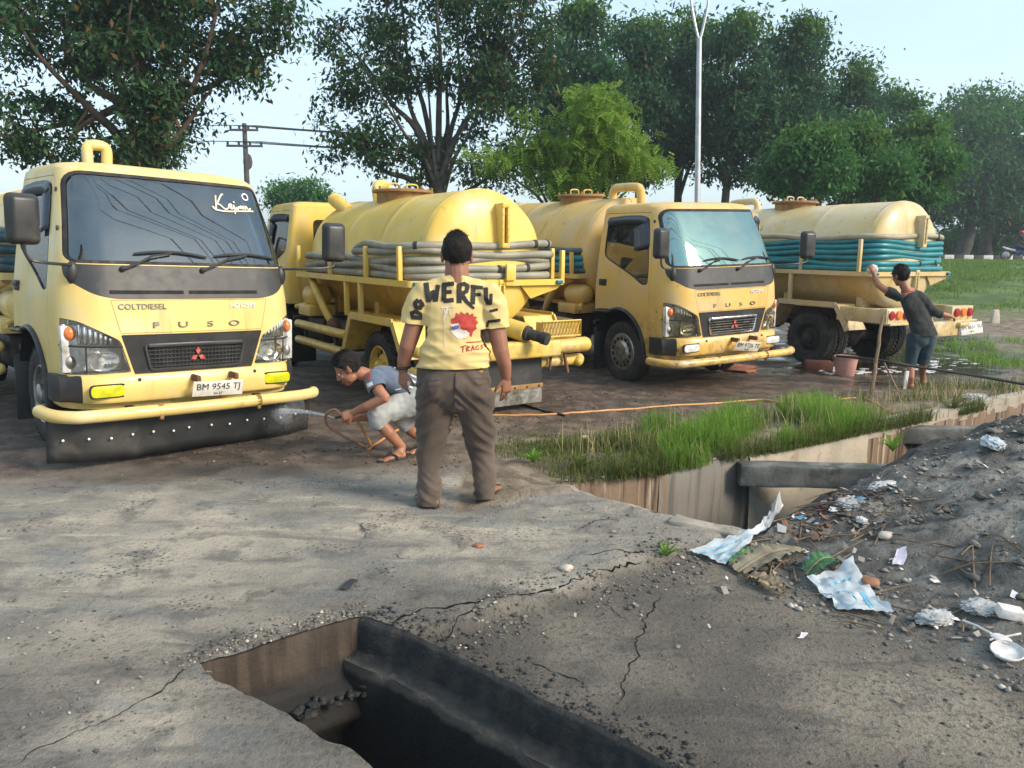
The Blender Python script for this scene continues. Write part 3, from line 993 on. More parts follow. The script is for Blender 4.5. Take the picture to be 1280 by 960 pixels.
# the snapped concrete lip at the end of the slab
bm = bmesh.new(); box(bm, (1.19, 4.40, -.035), (.48, .16, .09), rot=(R(-6), R(3), R(-27)), bevel=.02)
bmesh.ops.subdivide_edges(bm, edges=bm.edges, cuts=4, use_grid_fill=True)
for v in bm.verts: v.co += Vector((1, 1, 1)) * .014 * mnoise.noise(v.co * 11)
tag(obj('concrete_slab_piece', bm, M['conc_wall'], angle=60), 'snapped slab piece at the ditch corner beside the white sack', 'slab piece')

# far road, kerb ------------------------------------------------------------
bm = bmesh.new()
def strip(bm, x0, x1, n, y0, y1, dz):
    prev = None
    for i in range(n + 1):
        x = x0 + (x1 - x0) * i / n
        r = [bm.verts.new((x, y, hz(x, y) + dz)) for y in (y0, (y0 + y1) / 2, y1)]
        if prev:
            for k in range(2): bm.faces.new((prev[k], r[k], r[k + 1], prev[k + 1]))
        prev = r
strip(bm, -140, 160, 150, 43.0, 50.5, .03)
bmesh.ops.recalc_face_normals(bm, faces=bm.faces)
tag(obj('road', bm, pmat('asphalt', (.05, .05, .052), (.075, .075, .075), 2, .85)), kind='structure')
M['kerb_w'] = pmat('kerb_white', (.62, .62, .58), (.5, .5, .46), 3, .8)
M['kerb_b'] = pmat('kerb_black', (.03, .03, .03), (.05, .05, .05), 3, .8)
bm = bmesh.new(); box(bm, (0, 0, 0), (.62, .20, .34), bevel=.02)
kb = bm_mesh(bm); kerb = tag(bpy.data.objects.new('kerb', None), kind='structure'); C.objects.link(kerb)
kme = {}
for m in ('kerb_w', 'kerb_b'):
    q = kb.copy(); finish(q, M[m]); kme[m] = q
for i in range(140):
    x = 6 + i * .63
    link('kerbstone', kme['kerb_w' if i % 2 else 'kerb_b'], kerb, loc=(x, 50.6, hz(x, 50.6) + .13))
# ================================================================== TRUCKS
# truck frame: x to the truck's right, y forward (0 = front of the cab), z up
WHEEL_R = .386
AX_F, AX_R = -1.0, -4.33

def lerp_tab(tab, z):
    if z <= tab[0][0]: return tab[0][1:]
    for a, b in zip(tab, tab[1:]):
        if z <= b[0]:
            t = (z - a[0]) / (b[0] - a[0])
            return tuple(p + (q - p) * t for p, q in zip(a[1:], b[1:]))
    return tab[-1][1:]

#        z    half-width  front y  rear y  front corner r  rear corner r
CAB = [(.40, .885, -.035, -1.50, .26, .05), (.62, .90, -.005, -1.53, .27, .05), (.95, .905, .010, -1.54, .28, .05),
       (1.20, .895, -.01, -1.54, .28, .05), (1.46, .865, -.055, -1.54, .27, .05), (1.75, .825, -.185, -1.54, .25, .05),
       (2.08, .775, -.36, -1.53, .22, .06), (2.145, .762, -.40, -1.525, .22, .07), (2.185, .725, -.45, -1.49, .24, .10), (2.205, .63, -.56, -1.40, .25, .12)]

def cab_ring(z, inset=0.0):
    w, f, b, rf, rb = lerp_tab(CAB, z)
    w -= inset; f -= inset; b += inset; rf = max(.03, rf - inset * .6); rb = max(.02, rb - inset * .5)
    pts = []
    def arc(cx, cy, r, a0, a1, n):
        for i in range(n + 1):
            a = a0 + (a1 - a0) * i / n
            pts.append([cx + r * math.cos(a), cy + r * math.sin(a)])
    # counter-clockwise from front-right corner
    arc(w - rf, f - rf, rf, 0, PI / 2, 9)
    nf = 14
    x0, x1 = w - rf, -(w - rf)
    for i in range(1, nf): pts.append([x0 + (x1 - x0) * i / nf, f])
    arc(-w + rf, f - rf, rf, PI / 2, PI, 9)
    ns = 10
    for i in range(1, ns): pts.append([-w, (f - rf) + ((b + rb) - (f - rf)) * i / ns])
    arc(-w + rb, b + rb, rb, PI, 1.5 * PI, 4)
    for i in range(1, 8): pts.append([(-w + rb) + 2 * (w - rb) * i / 8, b])
    arc(w - rb, b + rb, rb, 1.5 * PI, 2 * PI, 4)
    for i in range(1, ns): pts.append([w, (b + rb) + ((f - rf) - (b + rb)) * i / ns])
    for p in pts:
        if p[1] > f - rf: p[1] += .05 * (1 - (p[0] / w) ** 2) * 1.0 - .02   # the front is bowed in plan
    return pts

def cab_loft(zs, inset):
    bm = bmesh.new()
    rings = []
    for z in zs:
        rings.append([bm.verts.new((x, y, z)) for x, y in cab_ring(z, inset)])
    n = len(rings[0])
    for a, b in zip(rings, rings[1:]):
        for k in range(n):
            bm.faces.new((a[k], a[(k + 1) % n], b[(k + 1) % n], b[k]))
    bm.faces.new(rings[0][::-1]); bm.faces.new(rings[-1])
    return bm

def mirror_x(poly): return [(-x, z) for x, z in poly]

def build_cab_meshes():
    zs = [.40, .50, .62, .72, .83, .95, 1.08, 1.20, 1.33, 1.46, 1.56, 1.66, 1.75, 1.85, 1.96, 2.08, 2.115, 2.145, 2.167, 2.185, 2.197, 2.205]
    S = bm_mesh(cab_loft(zs, 0))
    zi = [.50, .62, .83, .95, 1.20, 1.46, 1.60, 1.75, 1.90, 2.08, 2.14]
    S = boolean(S, bm_mesh(cab_loft(zi, .035)), 'DIFFERENCE')
    # wheel arch
    arch = []
    for i in range(19):
        a = PI * i / 18
        arch.append((AX_F + .50 * math.cos(a), .40 + .52 * math.sin(a)))
    arch = [(AX_F + .50, .2)] + arch[:10] + [(-1.40, .90), (-1.62, .86), (-1.62, .2)]
    S = boolean(S, bm_mesh(prism(arch, -1.2, 1.2, 'YZ')), 'DIFFERENCE')
    P = {}
    def take(name, poly, lo, hi, plane, gap=.004, keep=True):
        nonlocal S
        if keep:
            P[name] = boolean(S.copy(), bm_mesh(prism(grow(poly, -gap), lo, hi, plane)), 'INTERSECT')
        S = boolean(S, bm_mesh(prism(poly, lo, hi, plane)), 'DIFFERENCE')
    # windscreen and its gasket
    ws = rpoly([(.812, 1.48), (.728, 2.10), (-.728, 2.10), (-.812, 1.48)], [.05, .09, .09, .05])
    wg = grow(ws, .024)
    P['windscreen'] = boolean(S.copy(), bm_mesh(prism(ws, -.62, .5, 'XZ')), 'INTERSECT')
    gk = boolean(S.copy(), bm_mesh(prism(wg, -.62, .5, 'XZ')), 'INTERSECT')
    P['gasket'] = boolean(gk, bm_mesh(prism(ws, -.7, .6, 'XZ')), 'DIFFERENCE')
    S = boolean(S, bm_mesh(prism(wg, -.62, .5, 'XZ')), 'DIFFERENCE')
    cowl = rpoly([(.845, 1.449), (.845, 1.34), (.70, 1.235), (.56, 1.205), (-.56, 1.205), (-.70, 1.235), (-.845, 1.34), (-.845, 1.449)], [.01, .06, .08, .05, .05, .08, .06, .01])
    take('cowl', cowl, -.40, .5, 'XZ', .003)
    hood = rpoly([(.60, 1.200), (.545, .955), (-.545, .955), (-.60, 1.200)], .012, 2)
    take('hood', hood, -.3, .5, 'XZ', .0035)
    gr = rpoly([(.545, .945), (.455, .645), (-.455, .645), (-.545, .945)], .012, 2)
    take('grille', gr, -.3, .5, 'XZ', .004)
    hl = rpoly([(.548, .905), (.478, .665), (.93, .655), (.93, 1.075), (.80, 1.045)], [.03, .02, .02, .02, .03], 3)
    take('headlight', hl, -.20, .5, 'XZ', .004)
    take('headlight_m', mirror_x(hl), -.20, .5, 'XZ', .004)
    door = rpoly([(-.44, .44), (-.44, 1.40), (-.55, 2.09), (-1.475, 2.09), (-1.475, .45)], [.02, .03, .07, .07, .02], 4)
    win = rpoly([(-.485, 1.25), (-.49, 1.42), (-.595, 2.03), (-1.40, 2.03), (-1.40, 1.56), (-1.22, 1.49), (-.85, 1.36), (-.58, 1.24)], [.05, .05, .06, .1, .1, .06, .1, .05], 4)
    for side, lo, hi in (('door_r', .4, 1.2), ('door_l', -1.2, -.4)):
        take(side, door, lo, hi, 'YZ', .0045)
        P['win' + side[4:]] = boolean(P[side].copy(), bm_mesh(prism(grow(win, -.012), lo, hi, 'YZ')), 'INTERSECT')
        seal = boolean(P[side].copy(), bm_mesh(prism(win, lo, hi, 'YZ')), 'INTERSECT')
        P['seal' + side[4:]] = boolean(seal, bm_mesh(prism(grow(win, -.012), lo - .1, hi + .1, 'YZ')), 'DIFFERENCE')
        P[side] = boolean(P[side], bm_mesh(prism(win, lo, hi, 'YZ')), 'DIFFERENCE')
    rw = rpoly([(.52, 1.50), (.52, 1.97), (-.52, 1.97), (-.52, 1.50)], .07)
    take('rear_window', rw, -1.75, -1.40, 'XZ', .004)
    P['shell'] = S
    # pull the panes in by a few millimetres so they sit inside their frames
    P['windscreen'].transform(Matrix.Translation((0, -.006, -.003)))
    P['win_r'].transform(Matrix.Translation((-.008, 0, 0))); P['win_l'].transform(Matrix.Translation((.008, 0, 0)))
    return P

CABM = build_cab_meshes()
FRONT_BVH = BVHTree.FromPolygons(*(lambda me: ([v.co.copy() for v in me.vertices], [tuple(p.vertices) for p in me.polygons]))(bm_mesh(cab_loft([.40, .50, .62, .72, .83, .95, 1.08, 1.20, 1.33, 1.46, 1.56, 1.66, 1.75, 1.85, 1.96, 2.08, 2.14], 0))))

def front_y(x, z):
    h = FRONT_BVH.ray_cast(Vector((x, 2, z)), Vector((0, -1, 0)))
    return h[0].y if h[0] else 0.0

def lay_on_front(me, off):
    """me drawn in (u right, v up, w outward) as seen by someone facing the cab; u is already in truck x = -u"""
    for v in me.vertices:
        x, z, w = -v.co.x, v.co.y, v.co.z
        v.co = Vector((x, front_y(x, z) + off + w, z))
    me.update()
    return me

def badge(parent, name, s, size, u, v, m, ext=.004, off=.004, space=1.0, shear=0.0, wide=1.0, label=None):
    me = text_mesh(s, size, ext, shear, space)
    me.transform(Matrix.Translation((u, v, 0)) @ Matrix.Diagonal((wide, 1, 1, 1)))
    lay_on_front(me, off)
    me.flip_normals()
    o = obj(name, me, m, parent, smooth=False)
    if label: o['label'] = label
    return o

def stroke_poly(bm, pts, w, z=0.0, taper=None, depth=0.0):
    """flat ribbon in the xy plane following pts"""
    P = [Vector((p[0], p[1], 0)) for p in pts]
    n = len(P)
    L, Rr = [], []
    for i in range(n):
        t = (P[min(n - 1, i + 1)] - P[max(0, i - 1)]).normalized()
        nn = Vector((-t.y, t.x, 0))
        ww = w[i] if isinstance(w, (list, tuple)) else w
        L.append(bm.verts.new(P[i] + nn * ww / 2 + Vector((0, 0, z)))); Rr.append(bm.verts.new(P[i] - nn * ww / 2 + Vector((0, 0, z))))
    for i in range(n - 1):
        bm.faces.new((Rr[i], Rr[i + 1], L[i + 1], L[i]))

def poly_plate(bm, pts, depth):
    a = [bm.verts.new((x, y, 0)) for x, y in pts]; b = [bm.verts.new((x, y, depth)) for x, y in pts]
    bm.faces.new(a[::-1]); bm.faces.new(b)
    for i in range(len(pts)):
        bm.faces.new((a[i], a[(i + 1) % len(pts)], b[(i + 1) % len(pts)], b[i]))

# ---- wheels --------------------------------------------------------------
def tyre_bm(r=WHEEL_R, w=.205, rim=.235):
    bm = bmesh.new()
    h = w / 2
    prof = [(rim - .01, -h * .78), (rim + .02, -h * .92), (rim + .075, -h), (r - .045, -h * .98), (r - .014, -h * .86), (r - .003, -h * .68),
            (r, -h * .5), (r - .012, -h * .47), (r - .012, -h * .40), (r, -h * .37), (r, -.02), (r - .012, -.015), (r - .012, .015), (r, .02),
            (r, h * .37), (r - .012, h * .40), (r - .012, h * .47), (r, h * .5), (r - .003, h * .68), (r - .014, h * .86), (r - .045, h * .98), (r + -.0 - (r - rim - .075), h), (rim + .02, h * .92), (rim - .01, h * .78)]
    lathe(bm, prof, 40, 'X', closed_prof=True)
    # tread blocks on the shoulders
    for i in range(40):
        a = 2 * PI * i / 40
        for s in (-1, 1):
            box(bm, Vector((s * h * .74, math.cos(a) * (r - .012), math.sin(a) * (r - .012))), (.036, .02, .026), rot=Matrix.Rotation(-(PI / 2 - a) , 3, 'X'))
    bmesh.ops.recalc_face_normals(bm, faces=bm.faces)
    return bm

def rim_bm(dish=.05, rim=.238, side=1):
    """steel disc wheel, outer face at +x for side=1"""
    bm = bmesh.new()
    s = side
    prof = [(rim, .085), (rim - .008, .092), (rim - .022, .085), (rim - .03, .05), (rim - .04, .015), (rim - .065, .012), (rim - .085, .035),
            (.115, .05), (.098, .046), (.085, .05), (.082, .105), (.06, .118), (0, .12)]
    lathe(bm, [(r, x * s) for r, x in prof], 40, 'X')
    lathe(bm, [(rim, .085 * s), (rim, -.09 * s), (rim - .03, -.09 * s), (rim - .04, .01 * s)], 40, 'X')
    for k in range(6):
        a = 2 * PI * k / 6
        lathe(bm, [(.012, .045 * s), (.012, .072 * s), (0, .074 * s)], 8, 'X', c=(0, .098 * math.cos(a), .098 * math.sin(a)))
    bmesh.ops.recalc_face_normals(bm, faces=bm.faces)
    return bm

def slots_bm(n=12, rad=.172, side=1, w=.020, h=.030, x=.024):
    """hand holes of the wheel disc: dark pockets that stand just proud of the disc's slope"""
    bm = bmesh.new()
    for k in range(n):
        a = 2 * PI * k / n
        q = Matrix.Rotation(a, 4, 'X')
        vs_ = []
        for i in range(10):
            b = 2 * PI * i / 10
            vs_.append(bm.verts.new(q @ Vector((side * (x + .010 * (0 if math.cos(b) > 0 else 1)), math.sin(b) * w, rad + math.cos(b) * h))))
        bm.faces.new(vs_ if side > 0 else vs_[::-1])
    return bm

WM = {}
def wheel(parent, side, x, y, rim_m, kind='steel', dual=False, steer=0.0):
    """one wheel, a child of the truck with tyre and rim as its own children"""
    key = (kind, side)
    if ('tyre',) not in WM: WM[('tyre',)] = finish(bm_mesh(tyre_bm()), M['rubber'], angle=30)
    if ('rim', side) not in WM:
        WM[('rim', side)] = finish(bm_mesh(rim_bm(side=side)), M['chassis'], angle=35)
        WM[('slots', side)] = finish(bm_mesh(slots_bm(side=side)), M['dark_void'], smooth=False)
    hub = obj('wheel', (lambda b: (lathe(b, [(0, -.07), (.07, -.07), (.07, .03), (0, .03)], 16, 'X'), b)[1])(bmesh.new()), M['chassis'], parent, loc=(x, y, WHEEL_R - .004), rot=(0, 0, steer))
    for i in range(2 if dual else 1):
        dx = -side * .225 * i
        link('tyre', WM[('tyre',)], hub, loc=(dx, 0, 0), rot=(random.uniform(0, 6), 0, 0))
    k2 = ('rim', side, rim_m.name)
    if k2 not in WM:
        me = WM[('rim', side)].copy(); me.materials.clear(); me.materials.append(rim_m); WM[k2] = me
    rr = random.uniform(0, 1)
    rim = link('rim', WM[k2], hub, rot=(rr, 0, 0))
    link('hand_holes', WM[('slots', side)], hub, rot=(rr, 0, 0), loc=(side * .003, 0, 0))
    if kind == 'cap':
        bm = bmesh.new()
        lathe(bm, [(.235, .088 * side), (.228, .098 * side), (.20, .100 * side), (.145, .096 * side), (.135, .105 * side), (.12, .125 * side), (.06, .133 * side), (0, .134 * side)], 36, 'X')
        bmesh.ops.recalc_face_normals(bm, faces=bm.faces)
        obj('wheel_cover', bm, M['dull_metal'], hub)
        bm = bmesh.new()
        for k in range(14):
            a = 2 * PI * k / 14
            q = Matrix.Rotation(a, 4, 'X')
            vs_ = [bm.verts.new(q @ Vector((side * (.1015 if zz > .17 else .1005), yy, zz))) for yy, zz in ((-.022, .152), (.022, .152), (.028, .192), (-.028, .192))]
            bm.faces.new(vs_)
        obj('cover_slots', bm, M['dark_void'], hub, smooth=False)
    return hub

# ---- tank ----------------------------------------------------------------
def tank_mesh(r, zc, y0, y1, dome=.22, m=None):
    bm = bmesh.new()
    n = 26
    prof = [(0, y0 + dome)]
    for i in range(1, 9):
        a = PI / 2 * i / 8
        prof.append((r * math.sin(a) ** .8, y0 + dome * math.cos(a) ** 1.0))
    prof += [(r, y0 - .03), (r + .006, y0 - .035), (r + .006, y0 - .05), (r, y0 - .055)]
    seams = [y0 + (y1 - y0) * t for t in (.36, .68)]
    ys = sorted([y0 - .1 + (y1 - y0 + .2) * i / n for i in range(n + 1)] + [s + d for s in seams for d in (-.012, 0, .012)], reverse=True)
    for y in ys:
        rr = r + (.004 if any(abs(y - s) < .003 for s in seams) else 0)
        prof.append((rr, y))
    prof += [(r, y1 + .055), (r + .006, y1 + .05), (r + .006, y1 + .035), (r, y1 + .03)]
    for i in range(8, 0, -1):
        a = PI / 2 * i / 8
        prof.append((r * math.sin(a) ** .8, y1 - dome * math.cos(a)))
    prof.append((0, y1 - dome))
    lathe(bm, prof, 64, 'Y', c=(0, 0, zc))
    for v in bm.verts:                                   # gentle dents of rolled sheet
        q = v.co
        k = mnoise.noise(Vector((q.x * 1.6, q.y * 1.3, q.z * 1.6)) + Vector((r * 31, zc * 7, 0))) if False else 0
        d = Vector((q.x, 0, q.z - zc))
        if d.length > .05:
            a = math.atan2(q.x, q.z - zc)
            k = .007 * math.sin(a * 3 + q.y * 2.1) * math.sin(q.y * 3.3 + a) + .004 * math.sin(a * 7 + q.y * 5.0)
            q += d.normalized() * k
    bmesh.ops.recalc_face_normals(bm, faces=bm.faces)
    return bm

def rounded_loop(x, y0, y1, rc, z, n=8):
    """closed loop in plan: half width x, front y0, rear y1"""
    pts = []
    for cx, cy, a0 in ((x - rc, y0 - rc, 0), (-x + rc, y0 - rc, PI / 2), (-x + rc, y1 + rc, PI), (x - rc, y1 + rc, 1.5 * PI)):
        for i in range(n + 1):
            a = a0 + PI / 2 * i / n
            pts.append(Vector((cx + rc * math.cos(a), cy + rc * math.sin(a), z)))
    return pts

def make_truck(label, loc, yaw, pitch, roll, paint_m, cab_m, dome=.17, tank=(.70, 1.50, -1.98, -4.72), rail_z=1.31, rail=(.93, -1.95, -5.0),
               rim_m=None, front_kind='steel', hose=None, glass='glass_dark', detail_front=True, style='tube', door_open=0.0,
               plate_text=('BM 9545 TJ', '04 27'), sticker=None, bumper_flap=False, chrome=False, mirror_hide=False, badges=True, fog='fog_yellow',
               lens='lens', plate_tilt=0.0, rear_dark=False, tail=1.0, gauge_x=0.0):
    t = thing('tanker_truck', label, 'truck', loc=loc, group='yellow tanker trucks parked on the wet yard')
    t.rotation_mode = 'QUATERNION'
    t.rotation_quaternion = (Matrix.Rotation(yaw, 3, 'Z') @ Matrix.Rotation(pitch, 3, 'X') @ Matrix.Rotation(roll, 3, 'Y')).to_quaternion()
    BP, CB = M['black_plastic'], M['cowl_black']
    def part(name, me, m, parent=t, **k):
        return obj(name, me.copy() if isinstance(me, bpy.types.Mesh) else me, m, parent, **k)
    # ---------------- cab
    cab = part('cab', CABM['shell'], cab_m, angle=32)
    ws = part('windscreen', CABM['windscreen'], M[glass])
    part('windscreen_gasket', CABM['gasket'], M['rubber'], ws)
    part('cowl_panel', CABM['cowl'], CB)
    part('bonnet_panel', CABM['hood'], cab_m)
    part('rear_window', CABM['rear_window'], M['glass_side'])
    for s, sd in (('_r', 1), ('_l', -1)):
        d = part('door', CABM['door' + s], cab_m, angle=32)
        part('window', CABM['win' + s], M['glass_side'], d)
        part('window_seal', CABM['seal' + s], M['rubber'], d)
        # recessed handle
        bm = bmesh.new()
        box(bm, (sd * .893, -1.36, 1.235), (.024, .15, .085), bevel=.01)
        box(bm, (sd * .908, -1.36, 1.25), (.014, .12, .03), bevel=.006)
        obj('handle', bm, BP, d)
        # smoked rain visor along the top of the window
        bm = bmesh.new()
        path = spline([(-1.38, 2.02), (-1.0, 2.04), (-.67, 2.02), (-.585, 1.89), (-.54, 1.68)], 5)
        vs0 = []
        for (y, z), off in [((p[0], p[1]), .03) for p in path]:
            w = lerp_tab(CAB, z)[0]
            dn = Vector((0, -.25 if y > -.62 else 0, -.085 if y < -.6 else -.04))
            a = Vector((sd * (w + .004), y + .012, z + .015)); b = Vector((sd * (w + .03), y, z)) + dn * .35; c = Vector((sd * (w + .022), y, z)) + dn
            vs0.append([bm.verts.new(a), bm.verts.new(b), bm.verts.new(c)])
        for p, q in zip(vs0, vs0[1:]):
            for k in range(2):
                bm.faces.new((p[k], q[k], q[k + 1], p[k + 1]))
        ov = obj('rain_visor', bm, M['visor'], d)
        sm = ov.modifiers.new('thick', 'SOLIDIFY'); sm.thickness = .004
        if door_open and sd == -1:
            hinge = Vector((-.87, -.45, 0))
            d.matrix_local = Matrix.Translation(hinge) @ Matrix.Rotation(door_open, 4, 'Z') @ Matrix.Translation(-hinge)
        # wheel arch lip
        bm = bmesh.new()
        pts = [(sd * .905, AX_F + .505 * math.cos(a), .40 + .525 * math.sin(a)) for a in [PI * (i / 22) for i in range(-1, 15)]] + [(sd * .90, -1.53, .86)]
        tube(bm, pts, .03, 8, flat=.7)
        obj('wheel_arch_lip', bm, BP, t)
        # dark wheel well behind the arch
        bm = bmesh.new()
        pr = [(AX_F + .53 * math.cos(PI * i / 14), .40 + .55 * math.sin(PI * i / 14)) for i in range(15)]
        a_ = [bm.verts.new((sd * .88, y, z)) for y, z in pr]; b_ = [bm.verts.new((sd * .55, y, z)) for y, z in pr]
        for i in range(14): bm.faces.new((a_[i], a_[i + 1], b_[i + 1], b_[i]))
        bm.faces.new(b_)
        obj('wheel_well', bm, M['dark_void'], t)
        # front mud flap behind the wheel
        bm = bmesh.new()
        box(bm, (sd * .72, AX_F - .50, .37), (.40, .012, .56), bevel=.004)
        obj('mud_flap', bm, M['mudflap'], t)
        # rubber stops on the A pillar
        for zz in (1.70, 1.98):
            w, f = lerp_tab(CAB, zz)[:2]
            bm = bmesh.new(); box(bm, (sd * (w - .005), f - .20, zz), (.014, .03, .035), bevel=.004)
            obj('door_hinge', bm, BP, t)
    # interior
    for x in (.42, -.42):
        bm = bmesh.new()
        box(bm, (x, -1.25, 1.28), (.5, .14, .62), bevel=.05); box(bm, (x, -1.0, 1.02), (.5, .5, .14), bevel=.05); box(bm, (x, -1.27, 1.68), (.26, .1, .2), bevel=.04)
        obj('seat', bm, M['seat_cloth'], t)
    bm = bmesh.new()
    box(bm, (0, -.42, 1.30), (1.55, .34, .26), bevel=.06); box(bm, (0, -.9, .93), (1.6, 1.1, .06))
    obj('dashboard', bm, M['dark_void'], t)
    bm = bmesh.new()
    ring = [(.42 + .2 * math.cos(a), -.70 + .09 * math.sin(a), 1.52 + .18 * math.sin(a)) for a in [2 * PI * i / 24 for i in range(24)]]
    tube(bm, ring, .015, 6, closed=True); tube(bm, [(.22, -.70, 1.52), (.62, -.70, 1.52)], .014, 6); tube(bm, [(.42, -.70, 1.52), (.42, -.45, 1.3)], .03, 6)
    obj('steering_wheel', bm, BP, t)
    # ---------------- front
    # vents in the cowl
    for x0, x1 in ((.60, .08), (.04, -.52)):
        bm = bmesh.new()
        n = 8
        lo = [((x0 + (x1 - x0) * i / n), 1.243) for i in range(n + 1)]
        for dz0, dz1 in ((0, .026),):
            a = [bm.verts.new((x, front_y(x, z + dz0) + .003, z + dz0)) for x, z in lo]; b = [bm.verts.new((x, front_y(x, z + dz1) + .003, z + dz1)) for x, z in lo]
            for i in range(n): bm.faces.new((a[i], b[i], b[i + 1], a[i + 1]))
        obj('cowl_vent', bm, M['dark_void'], t)
    for sd in (1, -1):
        bm = bmesh.new()
        x = sd * .80
        ball(bm, (x, front_y(x, 1.38) - .005, 1.385), (.045, .04, .085))
        obj('mirror_base', bm, BP, t)
    # grille
    g = part('grille', CABM['grille'], BP)
    gz0, gz1, gx0, gx1 = .675, .865, .345, .385
    fr = rpoly([(gx1, gz1), (gx0, gz0), (-gx0, gz0), (-gx1, gz1)], .03, 3)
    bm = bmesh.new()
    tube(bm, [(x, front_y(x, z) + .008, z) for x, z in fr], .013, 6, closed=True)
    obj('grille_frame', bm, M['chrome'] if chrome else CB, g)
    bm = bmesh.new()
    a = [bm.verts.new((x, front_y(x, z) + .003, z)) for x, z in fr]; bm.faces.new(a)
    obj('grille_backing', bm, M['dark_void'], g)
    for k in range(5):
        z = gz0 + .026 + (gz1 - gz0 - .04) * k / 5
        hw = gx0 + (gx1 - gx0) * (z - gz0) / (gz1 - gz0) - .012
        bm = bmesh.new()
        pts = [(-hw + 2 * hw * i / 8, front_y(-hw + 2 * hw * i / 8, z) + .010, z) for i in range(9)]
        tube(bm, pts, .0055, 5)
        obj('slat', bm, M['dull_metal'] if chrome else CB, g)
    bm = bmesh.new()
    for k in range(-12, 13):
        x = k * .0285
        if abs(x) > gx0 - .015: continue
        tube(bm, [(x, front_y(x, gz0) + .008, gz0 + .01), (x, front_y(x, gz1) + .008, gz1 - .03)], .0045, 4)
    tag(obj('grille_mesh', bm, CB, g), kind='stuff')
    bm = bmesh.new()
    box(bm, (0, front_y(0, .872) + .010, .862), (gx1 * 1.9, .025, .03), bevel=.008)
    obj('grille_bar', bm, M['chrome'] if chrome else CB, g)
    # three-diamond emblem
    bm = bmesh.new()
    dl = .058
    for a in (90, 210, 330):
        d = Vector((math.cos(R(a)), math.sin(R(a)))); n_ = Vector((-d.y, d.x))
        q = [Vector((0, 0)) + d * .004, d * dl * .52 + n_ * dl * .30, d * dl, d * dl * .52 - n_ * dl * .30]
        poly_plate(bm, [(p.x * 1.12, p.y * 1.12 + .775) for p in q], .012)
    me = bpy.data.meshes.new('emblem'); bm.to_mesh(me); bm.free()
    lay_on_front(me, .018); me.flip_normals()
    obj('emblem', me, M['red_emblem'], g, smooth=False)
    if badges:
        for ch, u in (('F', -.30), ('U', -.10), ('S', .11), ('O', .305)):
            badge(t, 'badge_letter', ch, .060, u, 1.012, M['badge_dark'] if not chrome else M['dull_metal'], .006, .006, wide=2.0)
        badge(t, 'badge', 'COLTDIESEL', .058, -.385, 1.150, M['badge_dark'], .004, .005, space=1.0, wide=1.05)
        badge(t, 'badge', 'HD125PS', .055, .385, 1.150, M['white_badge'], .004, .005, wide=1.0)
    # headlights
    for s, sd in (('headlight', 1), ('headlight_m', -1)):
        ho = obj('headlight', (lambda b: (box(b, (sd * .70, -.155, .84), (.40, .06, .34), bevel=.01), box(b, (sd * .855, -.30, .85), (.05, .3, .34), bevel=.01), b)[2])(bmesh.new()), M['lamp_shell'], t)
        part('lens', CABM[s], M[lens], ho)
        bm = bmesh.new()
        # big lower reflector, bowl shaped
        lathe(bm, [(0, -.06), (.035, -.055), (.07, -.03), (.092, .0), (.096, .012)], 24, 'Y')
        for v in bm.verts: v.co = Vector((v.co.x * 1.15 + sd * .655, v.co.y + front_y(sd * .655, .75) - .05, v.co.z * .82 + .755))
        bmesh.ops.recalc_face_normals(bm, faces=bm.faces)
        obj('reflector_bowl', bm, M['reflector'], ho)
        bm = bmesh.new()
        ball(bm, (sd * .655, front_y(sd * .655, .75) - .07, .755), (.022, .03, .022))
        obj('bulb', bm, M['white_badge'], ho)
        bm = bmesh.new()
        for k in range(7):                               # ribbed upper reflector
            x = .60 + .031 * k
            zt = .90 + (x - .55) * .52
            box(bm, (sd * x, front_y(sd * x, .92) - .055, (.87 + zt) / 2), (.024, .03, max(.02, zt - .875)), bevel=.006)
        obj('ribbed_reflector', bm, M['reflector'], ho)
        bm = bmesh.new()
        ball(bm, (sd * .842, front_y(sd * .80, .93) - .075, .955), (.042, .05, .055))
        obj('indicator', bm, M['orange_lens'], ho)
        bm = bmesh.new()
        ball(bm, (sd * .845, front_y(sd * .80, .75) - .09, .745), (.05, .05, .07))
        obj('side_lamp', bm, M['dull_metal'], ho)
        bm = bmesh.new()
        zl = lambda x: .858 + (x - .5) * .02
        tube(bm, [(sd * x, front_y(sd * x, zl(x)) + .001, zl(x)) for x in (.535, .62, .70, .78, .83, .87, .893)], .007, 5)
        tube(bm, [(sd * .765, front_y(sd * .765, z) + .001, z) for z in (.665, .76, .858)], .006, 5)
        obj('lens_divider', bm, BP, ho)
    # bumper
    def bump_sec(x, ext=0.0):
        y = front_y(min(abs(x), .86) * (1 if x > 0 else -1), .60) + .055 - max(0, abs(x) - .70) ** 2 * 1.4
        return [(x, y - .12, .455), (x, y - .012, .452), (x, y, .47), (x, y + .004, .56), (x, y - .006, .632), (x, y - .02, .650), (x, y - .12, .652)]
    bm = bmesh.new()
    xs = [-.80, -.74, -.64, -.5, -.3, -.1, .1, .3, .5, .64, .74, .80]
    rows = [[bm.verts.new(p) for p in bump_sec(x)] for x in xs]
    for a, b in zip(rows, rows[1:]):
        for k in range(6): bm.faces.new((a[k], a[k + 1], b[k + 1], b[k]))
    bm.faces.new(rows[0]); bm.faces.new(rows[-1][::-1])
    bmesh.ops.recalc_face_normals(bm, faces=bm.faces)
    bp = obj('bumper', bm, paint_m, t)
